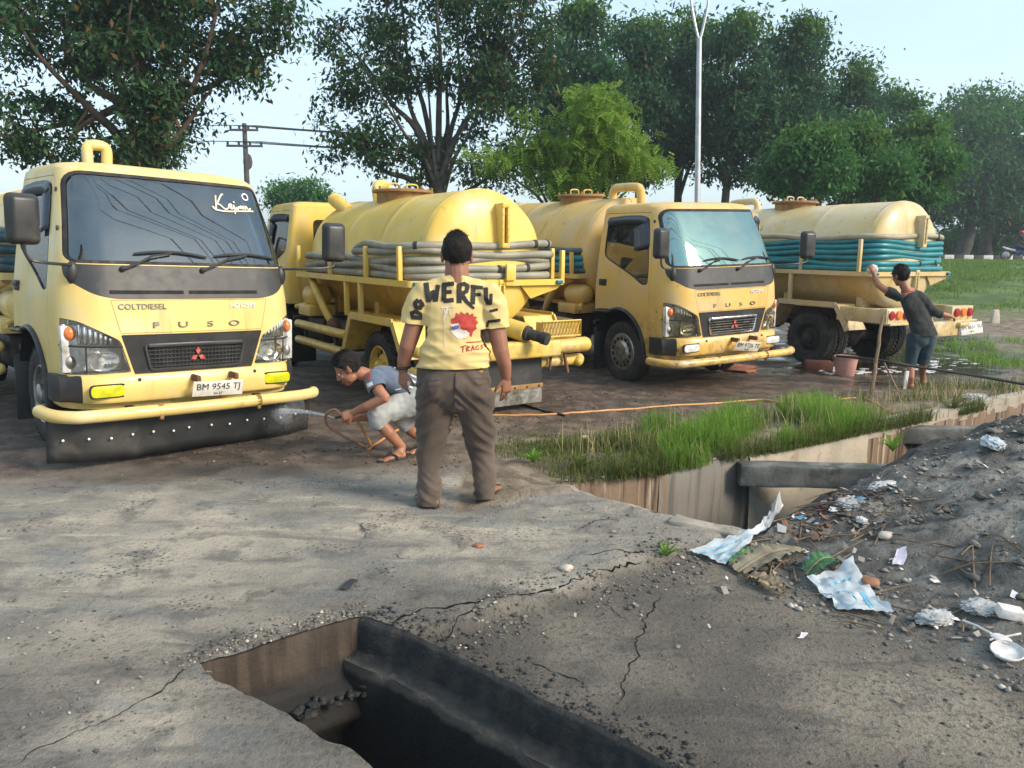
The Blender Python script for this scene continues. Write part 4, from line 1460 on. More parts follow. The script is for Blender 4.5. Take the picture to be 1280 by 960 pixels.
    for sd in (1, -1):
        bm = bmesh.new()
        xs2 = [.803, .86, .915, .94]
        rows = []
        for i, x in enumerate(xs2):
            sec = bump_sec(sd * x)
            if i == 3: sec = [(sd * .945, p[1] - .06, p[2]) for p in sec]
            rows.append([bm.verts.new(p) for p in sec])
        back = [bm.verts.new((sd * .945, -.36, z)) for z in (.455, .455, .47, .56, .632, .65, .652)]
        rows.append(back)
        for a, b in zip(rows, rows[1:]):
            for k in range(6): bm.faces.new((a[k], a[k + 1], b[k + 1], b[k]))
        bm.faces.new(rows[0])
        bmesh.ops.recalc_face_normals(bm, faces=bm.faces)
        obj('bumper_corner', bm, BP, t)
        # fog lamp with its dark surround
        fy = bump_sec(sd * .66)[3][1]
        def oval(w, h, y):
            return [(sd * .66 + x, y, .545 + z) for x, z in rpoly([(w, h), (-w, h), (-w, -h), (w, -h)], .035, 4)]
        bm = bmesh.new()
        a = [bm.verts.new(p) for p in oval(.125, .052, fy + .0075)]; bm.faces.new(a)
        b = [bm.verts.new(p) for p in oval(.118, .046, fy - .02)]
        for i in range(len(a)): bm.faces.new((a[i], a[(i + 1) % len(a)], b[(i + 1) % len(a)], b[i]))
        fo = obj('fog_lamp', bm, M['dark_void'], bp)
        bm = bmesh.new()
        rr = [[bm.verts.new((sd * .66 + (p[0] - sd * .66) * k, fy + .0075 + .012 * (1 - k), .545 + (p[2] - .545) * k)) for p in oval(.112, .042, 0)] for k in (1, .8, .45)]
        for a, b in zip(rr, rr[1:]):
            for i in range(len(a)): bm.faces.new((a[i], a[(i + 1) % len(a)], b[(i + 1) % len(a)], b[i]))
        bm.faces.new(rr[-1])
        for v in bm.verts: v.co.y += .004
        bmesh.ops.recalc_face_normals(bm, faces=bm.faces)
        obj('fog_lens', bm, M[fog], fo)
    bm = bmesh.new()
    bm.free()
    for x in (.44, -.46):
        bm = bmesh.new(); ball(bm, (x, bump_sec(x)[4][1] + .004, .615), (.014, .01, .014), seg=8)
        obj('bumper_bolt', bm, M['chassis'], bp)
    # protective pipe below the bumper
    bm = bmesh.new()
    pts = [(1.03, -.26, .385), (1.02, -.12, .385), (.985, .0, .385), (.90, .095, .385), (.80, .125, .385), (.4, .15, .385), (0, .16, .385), (-.4, .15, .385), (-.8, .125, .385), (-.90, .105, .385), (-.985, .07, .385), (-1.02, .02, .385)]
    tube(bm, spline(pts, 4), .047, 14)
    ball(bm, pts[-1], .047)
    pipe = obj('bumper_pipe', bm, paint_m, t)
    for x in (.33, -.44):
        bm = bmesh.new()
        y = .155 - abs(x) * .02
        tube(bm, [(x - .02, y + .0, .385), (x + .02, y, .385)], .050, 12)
        box(bm, (x, y + .02, .335), (.03, .03, .03), bevel=.006)
        obj('pipe_clamp', bm, M['hatch_brown'] if not rear_dark else M['rust'], pipe)
    for x in (.5, -.5):
        bm = bmesh.new(); box(bm, (x, .04, .39), (.05, .2, .05))
        obj('pipe_bracket', bm, M['chassis'], t)
    # licence plate
    py = .165
    pl = obj('licence_plate', (lambda b: (box(b, (0, 0, 0), (.40, .006, .125), bevel=.004), b)[1])(bmesh.new()), M['plate'], t, loc=(-.10, py + .02, .522), rot=(R(-14) if not plate_tilt else R(-24), R(-2) - plate_tilt, R(0)))
    for tx, sz, zz in ((plate_text[0], .074, .014), (plate_text[1], .03, -.042)):
        me = text_mesh(tx, sz, .0006)
        me.transform(Matrix.Translation((0, .0048, zz)) @ Matrix(((-1, 0, 0, 0), (0, 0, 1, 0), (0, 1, 0, 0), (0, 0, 0, 1))))
        obj('plate_lettering', me, M['plate_ink'], pl, smooth=False)
    for x in (.05, -.25):
        bm = bmesh.new(); box(bm, (x, py - .04, .605), (.035, .13, .05), bevel=.01)
        obj('plate_bracket', bm, M['rust'], t)
    # wipers
    for px, tip, bl in ((.50, .14, .55), (-.08, -.46, .55)):
        P = lambda x, z, o=.02: Vector((x, front_y(x, z) + o, z))
        bm = bmesh.new()
        ball(bm, P(px, 1.425, .015), (.022, .02, .022), seg=10)
        tube(bm, [P(px, 1.425, .03), P(px - .12, 1.475, .04), P(px + (tip - px) * .6, 1.525, .035), P(tip, 1.545, .02)], [.011, .010, .008, .007], 6)
        w = obj('wiper', bm, BP, t)
        bm = bmesh.new()
        tube(bm, [P(tip + .27 - .54 * i / 10, 1.535 + .026 * math.sin(PI * i / 10) - .012 * i / 10, .012) for i in range(11)], [.006] + [.010] * 9 + [.006], 6)
        obj('wiper_blade', bm, BP, w)
    # mirrors
    if not mirror_hide:
        for sd, mx, my, mz in ((1, 1.12, .02, 1.74), (-1, -1.22, .03, 1.685)):
            bm = bmesh.new()
            tube(bm, spline([(sd * .80, front_y(sd * .8, 1.42) + .02, 1.44), (sd * 1.0, .0, 1.455), (mx - sd * .03, my, 1.475), (mx, my, 1.53), (mx, my, 1.62)], 5), .011, 7)
            ar = obj('mirror_arm', bm, BP, t)
            bm = bmesh.new()
            box(bm, (0, 0, 0), (.21, .105, .335), bevel=.042, seg=4)
            for v in bm.verts:
                if v.co.y > 0: v.co.x *= .86; v.co.z *= .94
            mo = obj('mirror', bm, BP, ar, loc=(mx, my, mz), rot=(0, 0, R(8) * sd))
            bm = bmesh.new()
            box(bm, (0, -.054, 0), (.165, .004, .28), bevel=.002)
            obj('mirror_glass', bm, M['reflector'], mo)
    if sticker:
        bm = bmesh.new()
        # brush-written word high on the screen, reading to someone facing the cab
        S = .128
        U0, V0 = .30, 1.90
        strokes = [[(0, .1), (.12, .75), (.18, .95)], [(-.2, .25), (-.1, .1), (.15, .45), (.55, 1.0), (.7, 1.05)], [(.2, .45), (.4, .3), (.62, .12), (.85, .2)],
                   [(.85, .2), (.95, .42), (1.1, .45), (1.0, .2), (1.15, .2), (1.25, .45)], [(1.25, .45), (1.28, .1), (1.2, -.15), (1.3, .1), (1.45, .3)], [(1.45, .3), (1.5, .15), (1.62, .35), (1.7, .2)],
                   [(1.7, .2), (1.75, .4), (1.85, .2), (1.92, .4), (2.02, .2), (2.1, .4), (2.25, .2), (2.45, .3)], [(-.1, .05), (.6, -.02), (1.6, .05), (2.6, .12)]]
        for s_ in strokes:
            pp = spline([(a, b, 0) for a, b in s_], 5)
            stroke_poly(bm, [(U0 + p.x * S, V0 + p.y * S) for p in pp], .011)
        for a, b in ((1.27, .62),): stroke_poly(bm, [(U0 + a * S, V0 + b * S), (U0 + (a + .1) * S, V0 + b * S)], .012)
        me = bpy.data.meshes.new('s'); bm.to_mesh(me); bm.free()
        lay_on_front(me, .0012); me.flip_normals()
        obj('windscreen_lettering', me, M['sticker'], ws, smooth=False)
        bm = bmesh.new()
        stroke_poly(bm, [(.585 + .026 * math.cos(2 * PI * i / 24), 2.03 + .026 * math.sin(2 * PI * i / 24)) for i in range(25)], .010)
        me = bpy.data.meshes.new('s'); bm.to_mesh(me); bm.free(); lay_on_front(me, .0012); me.flip_normals()
        obj('round_sticker', me, M['white_badge'], ws, smooth=False)
    if bumper_flap:
        bm = bmesh.new()
        n = 36
        top = []; bot = []
        for i in range(n + 1):
            x = 1.04 - 2.07 * i / n
            y = .02 + .004 * math.sin(i * .9) - max(0, abs(x) - .8) * .5
            zb = .030 + .006 * math.sin(i * .45) + .003 * math.sin(i * 1.7)
            col = [bm.verts.new((x, y + .05 * (1 - k / 5) + (.008 * math.sin(i * .5) * k / 5), .395 + (zb - .395) * k / 5)) for k in range(6)]
            top.append(col)
        for a, b in zip(top, top[1:]):
            for k in range(5): bm.faces.new((a[k], a[k + 1], b[k + 1], b[k]))
        fl = obj('rubber_flap', bm, M['mudflap'], t)
        sm = fl.modifiers.new('thick', 'SOLIDIFY'); sm.thickness = .008
        riv = None
        for i in range(14):
            x = .95 - 1.93 * i / 13
            if i == 6: x += .03
            y = .066 - max(0, abs(x) - .8) * .5
            if riv is None:
                bm = bmesh.new(); ball(bm, (0, 0, 0), (.0095, .008, .0095), seg=8)
                riv = finish(bm_mesh(bm), M['white_badge'])
            link('rivet', riv, fl, loc=(x, y, .205 + .008 * math.sin(i * 2.2)))
    # ---------------- chassis
    bm = bmesh.new()
    for x in (.37, -.37): box(bm, (x, -2.95, .715), (.07, 4.6, .19), bevel=.008)
    for y in (-1.9, -2.7, -3.5, -4.9): box(bm, (0, y, .715), (.70, .08, .15))
    tube(bm, [(-.85, AX_R, WHEEL_R), (.85, AX_R, WHEEL_R)], .075, 10); ball(bm, (0, AX_R, WHEEL_R), .19)
    tube(bm, [(-.8, AX_F, WHEEL_R), (.8, AX_F, WHEEL_R)], .055, 10)
    tube(bm, [(0, AX_F - .5, .62), (0, AX_R, .45)], .05, 8)
    for sd in (1, -1):
        for k in range(5):
            L = .62 - .1 * k
            tube(bm, [(sd * .46, AX_R + L, .60 - .02 * k), (sd * .46, AX_R, .515 - .015 * k), (sd * .46, AX_R - L, .60 - .02 * k)], .012, 4)
        box(bm, (sd * .62, -2.35, .60), (.42, .55, .30), bevel=.03)            # battery and tool boxes
        box(bm, (sd * .60, -3.15, .60), (.36, .60, .32), bevel=.05)
        tube(bm, [(sd * .55, -1.60, .70), (sd * .85, -1.60, .70)], .03, 6)
    box(bm, (0, -.95, .72), (.9, 1.3, .3), bevel=.05)                            # engine and gearbox under the cab
    obj('chassis_frame', bm, M['chassis'], t)
    rim_m = rim_m or M['chassis']
    for sd in (1, -1):
        wheel(t, sd, sd * .755, AX_F, rim_m if front_kind != 'cap' else M['dull_metal'], kind=front_kind)
        wheel(t, sd, sd * .80, AX_R, rim_m, dual=True)
    # ---------------- tank
    r, zc, ty0, ty1 = tank
    tk = obj('tank', tank_mesh(r, zc, ty0, ty1, dome), paint_m, t, angle=50)
    zt = zc + r
    bm = bmesh.new()
    lathe(bm, [(.31, -.10), (.31, .05), (.36, .052), (.36, .075), (.34, .085), (0, .095)], 32, 'Z', c=(0, -3.15, zt))
    for k in range(8):
        a = 2 * PI * k / 8 + .2
        lathe(bm, [(.016, .08), (.016, .115), (0, .117)], 8, 'Z', c=(.335 * math.cos(a), -3.15 + .335 * math.sin(a), zt))
    mh = obj('manhole', bm, M['hatch_brown'], tk)
    for x in (.12, -.12):
        bm = bmesh.new()
        tube(bm, spline([(x - .07, -3.15, zt + .09), (x - .06, -3.15, zt + .15), (x + .06, -3.15, zt + .15), (x + .07, -3.15, zt + .09)], 4), .011, 6)
        obj('hatch_handle', bm, paint_m, mh)
    # pipe work on top of the front end
    bm = bmesh.new()
    if style == 'stub':
        tube(bm, [(-.34, ty0 - .35, zt - .15), (-.42, ty0 - .05, zt + .02)], .085, 14)
        obj('filler_pipe', bm, paint_m, tk)
        bm = bmesh.new()
        tube(bm, spline([(.0, -2.45, zt - .02), (-.02, -2.45, zt + .14), (.06, -2.38, zt + .20), (.2, -2.3, zt + .17), (.25, -2.28, zt - .05)], 4), .06, 12)
        obj('vent_pipe', bm, paint_m, tk)
        bm = bmesh.new(); lathe(bm, [(0, 0), (.066, 0)], 16, 'Y')
        o = obj('pipe_mouth', bm, M['dark_void'], tk)
        d = (Vector((-.42, ty0 - .05, zt + .02)) - Vector((-.34, ty0 - .35, zt - .15))).normalized()
        o.rotation_mode = 'QUATERNION'; o.rotation_quaternion = Vector((0, 1, 0)).rotation_difference(d); o.location = Vector((-.42, ty0 - .05, zt + .02)) + d * .002
    elif style == 'hoop':
        tube(bm, spline([(.17, ty0 + .10, zt - .45), (.17, ty0 + .10, zt + .10), (.17, ty0 + .10, zt + .26), (.13, ty0 + .10, zt + .295), (.05, ty0 + .10, zt + .295), (.01, ty0 + .10, zt + .26), (.01, ty0 + .10, zt + .10), (.01, ty0 + .10, zt - .35)], 4), .048, 12)
        obj('vent_pipe', bm, paint_m, tk)
    else:
        tube(bm, spline([(.05, ty0 - .32, zt - .05), (.05, ty0 - .32, zt + .06), (.05, ty0 - .27, zt + .125), (.05, ty0 - .17, zt + .135), (.05, ty0 + .2, zt + .125), (.05, ty0 + .28, zt + .08), (.05, ty0 + .30, zt - .05), (.05, ty0 + .31, 1.2)], 4), .058, 12)
        obj('vent_pipe', bm, paint_m, tk)
    # saddles that carry the tank on the chassis
    bm = bmesh.new()
    for y in (ty0 - .25, (ty0 + ty1) / 2, ty1 + .25):
        box(bm, (0, y, (zc - r * .75 + .80) / 2 + .03), (1.0, .10, zc - r * .75 - .76))
    box(bm, (0, (ty0 + ty1) / 2, .83), (.86, ty0 - ty1, .05))
    obj('tank_saddle', bm, paint_m, t)
    # level gauges on the rear end
    yb = ty1 - dome + .03
    for z0, z1, w in ((zc + .13, zc + .56, .085), (zc - .50, zc - .19, .075)):
        bm = bmesh.new()
        y = yb - .055 if z0 > zc else yb + .0
        yy = [y] * 2
        for x in (-w * .36, w * .36): box(bm, (x + gauge_x, y + .04, (z0 + z1) / 2), (w * .30, .22, z1 - z0), bevel=.004)
        box(bm, (gauge_x, y - .03, z1 - .02), (w, .085, .045), bevel=.004); box(bm, (gauge_x, y - .03, z0 + .02), (w, .085, .045), bevel=.004)
        for k in range(6):
            for x in (-w * .4, w * .4): ball(bm, (x + gauge_x, y - .072, z0 + .04 + (z1 - z0 - .08) * k / 5), (.007, .005, .007), seg=6)
        go = obj('level_gauge', bm, paint_m, tk)
        bm = bmesh.new(); box(bm, (gauge_x, y - .02, (z0 + z1) / 2 - .04), (w * .30, .03, (z1 - z0) * .68), bevel=.004)
        obj('gauge_glass', bm, M['dark_void'], go)
    # hose rack
    rx, ry0, ry1 = rail
    bm = bmesh.new()
    lp = rounded_loop(rx, ry0, ry1, .06, rail_z)
    rings = []
    for p in lp:
        n_ = Vector((p.x / rx, 0, 0)) if abs(p.x) > rx - .05 else Vector((0, 1 if p.y > -3 else -1, 0))
        rings.append(p)
    outer = lp; inner = rounded_loop(rx - .055, ry0 - .055, ry1 + .055, .04, rail_z)
    V = [[bm.verts.new(o), bm.verts.new(i), bm.verts.new(i + Vector((0, 0, -.06))), bm.verts.new(o + Vector((0, 0, -.06)))] for o, i in zip(outer, inner)]
    for i in range(len(V)):
        a, b = V[i], V[(i + 1) % len(V)]
        for k in range(4): bm.faces.new((a[k], b[k], b[(k + 1) % 4], a[(k + 1) % 4]))
    bmesh.ops.recalc_face_normals(bm, faces=bm.faces)
    rk = obj('hose_rack', bm, paint_m, t, angle=30)
    # shelf sheet between rail and tank, under the hose
    bm = bmesh.new()
    hw_t = math.sqrt(max(.01, r * r - (rail_z - .03 - zc) ** 2))
    for sd in (1, -1):
        box(bm, (sd * (rx + hw_t) / 2, (ry0 + ry1) / 2, rail_z - .032), (rx - hw_t - .02, ry0 - ry1 - .12, .012))
    box(bm, (0, ry1 + .12, rail_z - .046), (2 * rx - .1, .16, .012))
    for sd in (1, -1):                                   # gusset plates at the rear corners
        a = [Vector((sd * (rx - .02), ry1 + .03, rail_z - .05)), Vector((sd * .36, ry1 + .03, rail_z - .05)), Vector((sd * .52, ry1 + .06, rail_z - .20)), Vector((sd * (rx - .10), ry1 + .03, rail_z - .105))]
        q = [bm.verts.new(p) for p in a]; q2 = [bm.verts.new(p + Vector((0, .01, 0))) for p in a]
        bm.faces.new(q); bm.faces.new(q2[::-1])
        for i in range(4): bm.faces.new((q[i], q[(i + 1) % 4], q2[(i + 1) % 4], q2[i]))
    bmesh.ops.recalc_face_normals(bm, faces=bm.faces)
    obj('rack_shelf', bm, paint_m, rk)
    def post(x, y, z0, z1, w=.045, parent=rk):
        bm = bmesh.new(); box(bm, (x, y, (z0 + z1) / 2), (w, w, z1 - z0), bevel=.005)
        return obj('post', bm, paint_m, parent)
    hh = hose['n'] * hose['d'] if hose else .3
    py_list = [ry0 - .10, ry0 - 1.15, ry0 - 2.15, ry1 + .22]
    for sd in (1, -1):
        for y in py_list: post(sd * (rx - .022), y, rail_z - .02, rail_z + hh * .80)
    if style == 'stub':
        post(.20, ry1 + .02, rail_z - .06, rail_z + .02, .09)
        bm = bmesh.new(); box(bm, (.20, ry1 - .035, rail_z + .075), (.115, .03, .165), bevel=.008)
        obj('catch_plate', bm, paint_m, rk)
        post(rx - .022, ry1 + .04, rail_z - .05, rail_z + .30); 
    for sd in (1, -1):
        bm = bmesh.new(); box(bm, (sd * (rx - .09), ry1 - .012, rail_z - .03), (.075, .03, .04), bevel=.004)
        obj('marker', bm, M['teal_tag'], rk)
    # lower side work: mudguards, steps, pipes
    for sd in (1, -1):
        bm = bmesh.new()
        poly = [(AX_R + .74, .50), (AX_R + .52, .90), (AX_R - .50, .90), (AX_R - .72, .56)]
        prev = None
        th = .014
        for (y0, z0), (y1, z1) in zip(poly, poly[1:]):
            d = Vector((0, y1 - y0, z1 - z0)); L = d.length; mid = Vector((sd * .775, (y0 + y1) / 2, (z0 + z1) / 2))
            box(bm, mid, (.40, L, th), rot=Matrix.Rotation(math.atan2(d.z, d.y), 3, 'X'))
            box(bm, mid + Vector((sd * .195, 0, 0)), (.02, L, .075), rot=Matrix.Rotation(math.atan2(d.z, d.y), 3, 'X'))
        obj('mudguard', bm, paint_m, t)
        for y in (AX_R + .40, AX_R + .88 - .1):
            bm = bmesh.new(); box(bm, (sd * (rx - .03), y, (rail_z + .90) / 2 - .02), (.05, .05, rail_z - .90), bevel=.006)
            obj('rack_leg', bm, paint_m, t)
        if style != 'skirt':
            for y0, y1 in ((-2.02, AX_R + .80), (AX_R - .62, AX_R - tail + .04)):
                for z in (.66, .46):
                    bm = bmesh.new(); tube(bm, [(sd * .93, y0, z), (sd * .93, y1, z)], .052, 14); ball(bm, (sd * .93, y0, z), .052); ball(bm, (sd * .93, y1, z), .052)
                    obj('side_pipe', bm, paint_m, t)
            bm = bmesh.new()
            for y in (-2.2, -3.2): box(bm, (sd * .90, y, .56), (.03, .05, .26))
            obj('side_pipe_bracket', bm, M['chassis'], t)
        else:
            bm = bmesh.new()
            a = [(AX_R + .5, .90), (AX_R - .98, .90), (AX_R - .98, .66), (AX_R - .55, .66), (AX_R - .40, .84), (AX_R + .45, .91)]
            box(bm, (sd * .90, AX_R - (tail + .5) / 2, .79), (.10, tail - .52, .19), bevel=.01)
            obj('rear_skirt', bm, paint_m, t)
        # air tank and drain pipe between cab and rear wheels
        bm = bmesh.new()
        lathe(bm, [(0, .22), (.08, .21), (.13, .17), (.145, .12), (.145, -.12), (.13, -.17), (.08, -.21), (0, -.22)], 20, 'Y', c=(sd * .72, -2.15, 1.02))
        tube(bm, [(sd * .78, -2.0, .90), (sd * .90, -1.86, .86)], .03, 8)
        obj('air_tank', bm, paint_m, t)
        bm = bmesh.new()
        tube(bm, spline([(sd * .80, -2.20, rail_z - .07), (sd * .86, -2.45, rail_z - .16), (sd * .86, -2.62, 1.0), (sd * .84, -2.80, .82), (sd * .80, -2.88, .72)], 4), .045, 10)
        obj('drain_pipe', bm, paint_m, t)
        bm = bmesh.new(); ball(bm, (sd * .80, -2.90, .68), (.09, .10, .12)); tube(bm, [(sd * .8, -2.9, .6), (sd * .78, -2.95, .48)], .04, 8)
        obj('drain_valve', bm, M['rust'], t)
        bm = bmesh.new(); box(bm, (sd * .74, -2.18, .84), (.34, .40, .13), bevel=.01)
        obj('step_box', bm, paint_m, t)
    # ---------------- rear
    yr = AX_R - tail
    if style == 'skirt':
        for sd in (1, -1):
            bm = bmesh.new()
            box(bm, (sd * .72, yr + .08, .80), (.50, .12, .20), bevel=.012)
            box(bm, (sd * .72, yr - .0, .695), (.52, .10, .03), bevel=.008)
            lb = obj('lamp_box', bm, paint_m, t)
            for k, m in enumerate(('red_lens', 'orange_lens', 'red_lens')):
                bm = bmesh.new(); lathe(bm, [(.060, .0), (.060, -.02), (.05, -.03), (0, -.034)], 18, 'Y', c=(sd * (.88 - .155 * k), yr + .02, .81))
                bmesh.ops.recalc_face_normals(bm, faces=bm.faces)
                obj('tail_lamp', bm, M[m], lb)
        bm = bmesh.new(); box(bm, (.10, yr - .02, .60), (.80, .14, .20), bevel=.015); box(bm, (.62, yr - .05, .655), (.40, .20, .06), bevel=.02)
        obj('rear_bumper', bm, paint_m, t)
        pl = obj('licence_plate', (lambda b: (box(b, (0, 0, 0), (.37, .006, .16), bevel=.004), b)[1])(bmesh.new()), M['plate'], t, loc=(.66, yr - .165, .60), rot=(R(-12), R(-6), R(-14)))
        for tx, sz, zz in ((plate_text[0], .068, .016), (plate_text[1], .03, -.045)):
            me = text_mesh(tx, sz, .0006)
            me.transform(Matrix.Translation((0, -.0048, zz)) @ Matrix(((1, 0, 0, 0), (0, 0, -1, 0), (0, 1, 0, 0), (0, 0, 0, 1))))
            obj('plate_lettering', me, M['plate_ink'], pl, smooth=False)
    else:
        bm = bmesh.new()
        box(bm, (-.12, yr - .01, .635), (1.45, .16, .17), bevel=.03, seg=3)
        rb = obj('rear_bumper', bm, paint_m, t)
        for x0, x1, z, y in ((.35, .96, .645, yr - .01), (.45, .98, .475, yr + .10), (-.95, -.45, .475, yr + .10)):
            bm = bmesh.new(); tube(bm, [(x0, y, z), (x1, y, z)], .078 if z > .6 else .06, 16); ball(bm, (x1, y, z), .078 if z > .6 else .06); 
            obj('bumper_tube', bm, paint_m, rb)
        bm = bmesh.new()
        for sd in (1, -1): tube(bm, [(sd * .55, yr + .02, .56), (sd * .52, yr + .0, .40)], .016, 6); 
        tube(bm, [(.72, yr + .02, .56), (.74, yr - .02, .36)], .02, 6)
        obj('bumper_hanger', bm, M['rust'], rb)
        # expanded metal tray
        bm = bmesh.new()
        for k in range(11):
            x = .38 + .042 * k
            tube(bm, [(x, yr - .07, .755), (x + .05, yr - .07, .90)], .006, 4); tube(bm, [(x + .05, yr - .07, .755), (x, yr - .07, .90)], .006, 4)
        tube(bm, [(.37, yr - .07, .75), (.86, yr - .07, .75), (.86, yr - .07, .905), (.37, yr - .07, .905)], .010, 4, closed=True)
        box(bm, (.615, yr + .0, .825), (.48, .10, .14))
        obj('tool_tray', bm, paint_m, t)
        # discharge pipe with its dark sleeve and coupling
        a, b = Vector((-.02, yr + .36, .90)), Vector((.27, yr - .28, .76))
        L = lambda u: a.lerp(b, u)
        bm = bmesh.new(); tube(bm, [L(0), L(.40)], .085, 16)
        dp = obj('discharge_pipe', bm, M['rubber'], t)
        bm = bmesh.new(); tube(bm, [L(.38), L(.66)], .095, 16); obj('pipe_sleeve', bm, paint_m, dp)
        bm = bmesh.new(); tube(bm, [L(.66), L(.72)], .075, 16); tube(bm, [L(.72), L(1.0)], .055, 16); tube(bm, [L(.92), L(1.01)], .062, 16); obj('pipe_coupling', bm, M['rubber'], dp)
        bm = bmesh.new(); tube(bm, [L(.25) + Vector((0, 0, .07)), L(.25) + Vector((0, 0, .19))], .014, 6); ball(bm, L(.25) + Vector((0, 0, .19)), .022); obj('valve_lever', bm, M['rust'], dp)
        # wide rubber skirt behind the wheels with a timber batten
        bm = bmesh.new(); box(bm, (-.17, yr + .06, .335), (1.26, .012, .42)); sk = obj('rear_flap', bm, M['mudflap'], t)
        bm = bmesh.new(); box(bm, (-.17, yr + .047, .245), (1.28, .016, .05), bevel=.006); obj('flap_batten', bm, M['hatch_brown'], sk)
        bm = bmesh.new(); box(bm, (-.17, yr + .055, .145), (1.27, .010, .15)); obj('flap_hem', bm, M['dull_metal'], sk)
        bm = bmesh.new()
        for k in range(9): ball(bm, (-.76 + .147 * k, yr + .036, .245), (.012, .008, .012), seg=6)
        obj('batten_bolt', bm, M['chassis'], sk)
    t['truck_dims'] = 0
    del t['truck_dims']
    # ---------------- the coiled hose that rests on the rack: a thing of its own
    if hose:
        h = thing('suction_hose', hose['label'], 'hose', loc=loc, group='suction hoses coiled round the tanks')
        h.rotation_mode = 'QUATERNION'; h.rotation_quaternion = t.rotation_quaternion.copy()
        d = hose['d']
        rs = random.Random(hose.get('seed', 3))
        for k in range(hose['n']):
            off = rs.uniform(-.012, .012)
            base = rounded_loop(rx - .075 + off, ry0 - .03, ry1 + .045 - off, .26, 0, 8)
            P = resample(base, .045)
            ph = rs.uniform(0, 6)
            pts = []
            for i, p in enumerate(P):
                a = i / len(P) * 2 * PI
                sag = .018 * math.sin(3 * a + ph) + .011 * math.sin(7 * a + ph * 2)
                rise = .0
                if hose.get('rise') and k >= hose['n'] - 2:      # the upper turns lie only along the rear half
                    rise = 0
                pts.append(Vector((p.x + .008 * math.sin(5 * a + ph), p.y + .006 * math.cos(4 * a + ph), rail_z + d * (.5 + k * .93) + sag * (k > 0))))
            if hose.get('rise') and k >= hose['n'] - 2:
                pts = [p for p in pts if p.y < ry0 - 1.75] if True else pts
                # start the run at the left side and carry it round the rear
                idx = max(range(len(pts)), key=lambda i: (pts[i] - pts[i - 1]).length)
                pts = pts[idx:] + pts[:idx]
                m_ = 10
                for i in range(m_):
                    f = (1 - i / m_) ** 2
                    pts[i].z -= d * (k - hose['n'] + 2.0) * f * .9
                    pts[-1 - i].z -= d * (k - hose['n'] + 2.0) * f * .9
                closed = False
            else:
                closed = True
            bm = bmesh.new()
            rib = hose.get('rib')
            if rib:
                Q = resample(pts, .013, closed)
                rr = [d / 2 * (1.0 if i % 2 else .935) for i in range(len(Q))]
                tube(bm, Q, rr, 10, closed=closed)
            else:
                tube(bm, pts, d / 2, 10, closed=closed)
            if k == hose['n'] - 1 or k == 1:
                for q in (.30, .62, .66):                          # rubber ties and a joint on the hose
                    j_ = int(q * len(pts)); bmt = bmesh.new(); tube(bmt, [pts[j_], pts[j_].lerp(pts[(j_ + 1) % len(pts)], .8)], d / 2 * 1.10, 10); obj('hose_tie', bmt, M['rubber'], h)
            mk = hose['mats'][min(k, len(hose['mats']) - 1)]
            obj('hose_turn', bm, M[mk], h, angle=60)
    return t

GREY_HOSE = dict(n=5, d=.080, mats=['hose_grey'] * 5, rib=True, rise=True, seed=4, label='thick ribbed grey hose coiled round the tank beside the standing man')
T1 = make_truck('pale yellow tanker truck facing us with cream lettering on its windscreen',
                (-2.505, 5.995, 0.004), 3.912, -.011, -.028, M['yellow_a'], M['yellow_a'], rim_m=M['dull_metal'], style='hoop', sticker=True, bumper_flap=True,
                plate_text=('BM 9545 TJ', '04 27'), tank=(.70, 1.48, -1.98, -4.72),
                hose=dict(n=5, d=.085, mats=['hose_dark'] * 5, seed=9, label='dark hose coiled round the tank of the truck with windscreen lettering'))
T2 = make_truck('yellow tanker truck seen from behind, its rounded tank wrapped in grey hoses',
                (-3.09, 11.98, 0), .60, 0, 0, M['yellow_b'], M['yellow_b'], rim_m=M['yellow_b'], style='stub', hose=GREY_HOSE, tank=(.70, 1.50, -1.98, -4.92), rail=(.93, -1.95, -5.10),
                tail=1.06, dome=.15, gauge_x=.12)
T3 = make_truck('ochre tanker truck with chrome grille and bright reflecting windscreen behind the grass strip',
                (2.618, 9.233, -.008), 3.662, -.012, .030, M['yellow_c'], M['yellow_c'], front_kind='cap', style='elbow', glass='glass_teal', chrome=True, fog='fog_clear', lens='lens_old',
                rim_m=M['dull_metal'], plate_text=('BM 9726 TE', '06 26'), plate_tilt=R(5), door_open=R(-51), tank=(.76, 1.56, -1.98, -4.72), rear_dark=True,
                hose=dict(n=4, d=.09, mats=['hose_dark', 'hose_teal', 'hose_teal', 'hose_dark'], seed=5, label='dark blue hose coiled behind the cab with the bright windscreen'))
T4 = make_truck('dusty ochre tanker truck with round red tail lamps and bright blue hoses',
                (2.99, 15.55, 0), .513, 0, 0, M['yellow_d'], M['yellow_d'], style='skirt', tank=(.76, 1.58, -1.98, -5.10), rail_z=1.37, rail=(.90, -1.95, -5.30), rim_m=M['rubber'],
                plate_text=('BM 8831 TU', '09 25'), tail=1.32, gauge_x=.1,
                hose=dict(n=7, d=.078, mats=['hose_teal'] * 6 + ['hose_beige'], seed=6, label='bright blue hose with a beige top turn coiled round the dusty tank'))
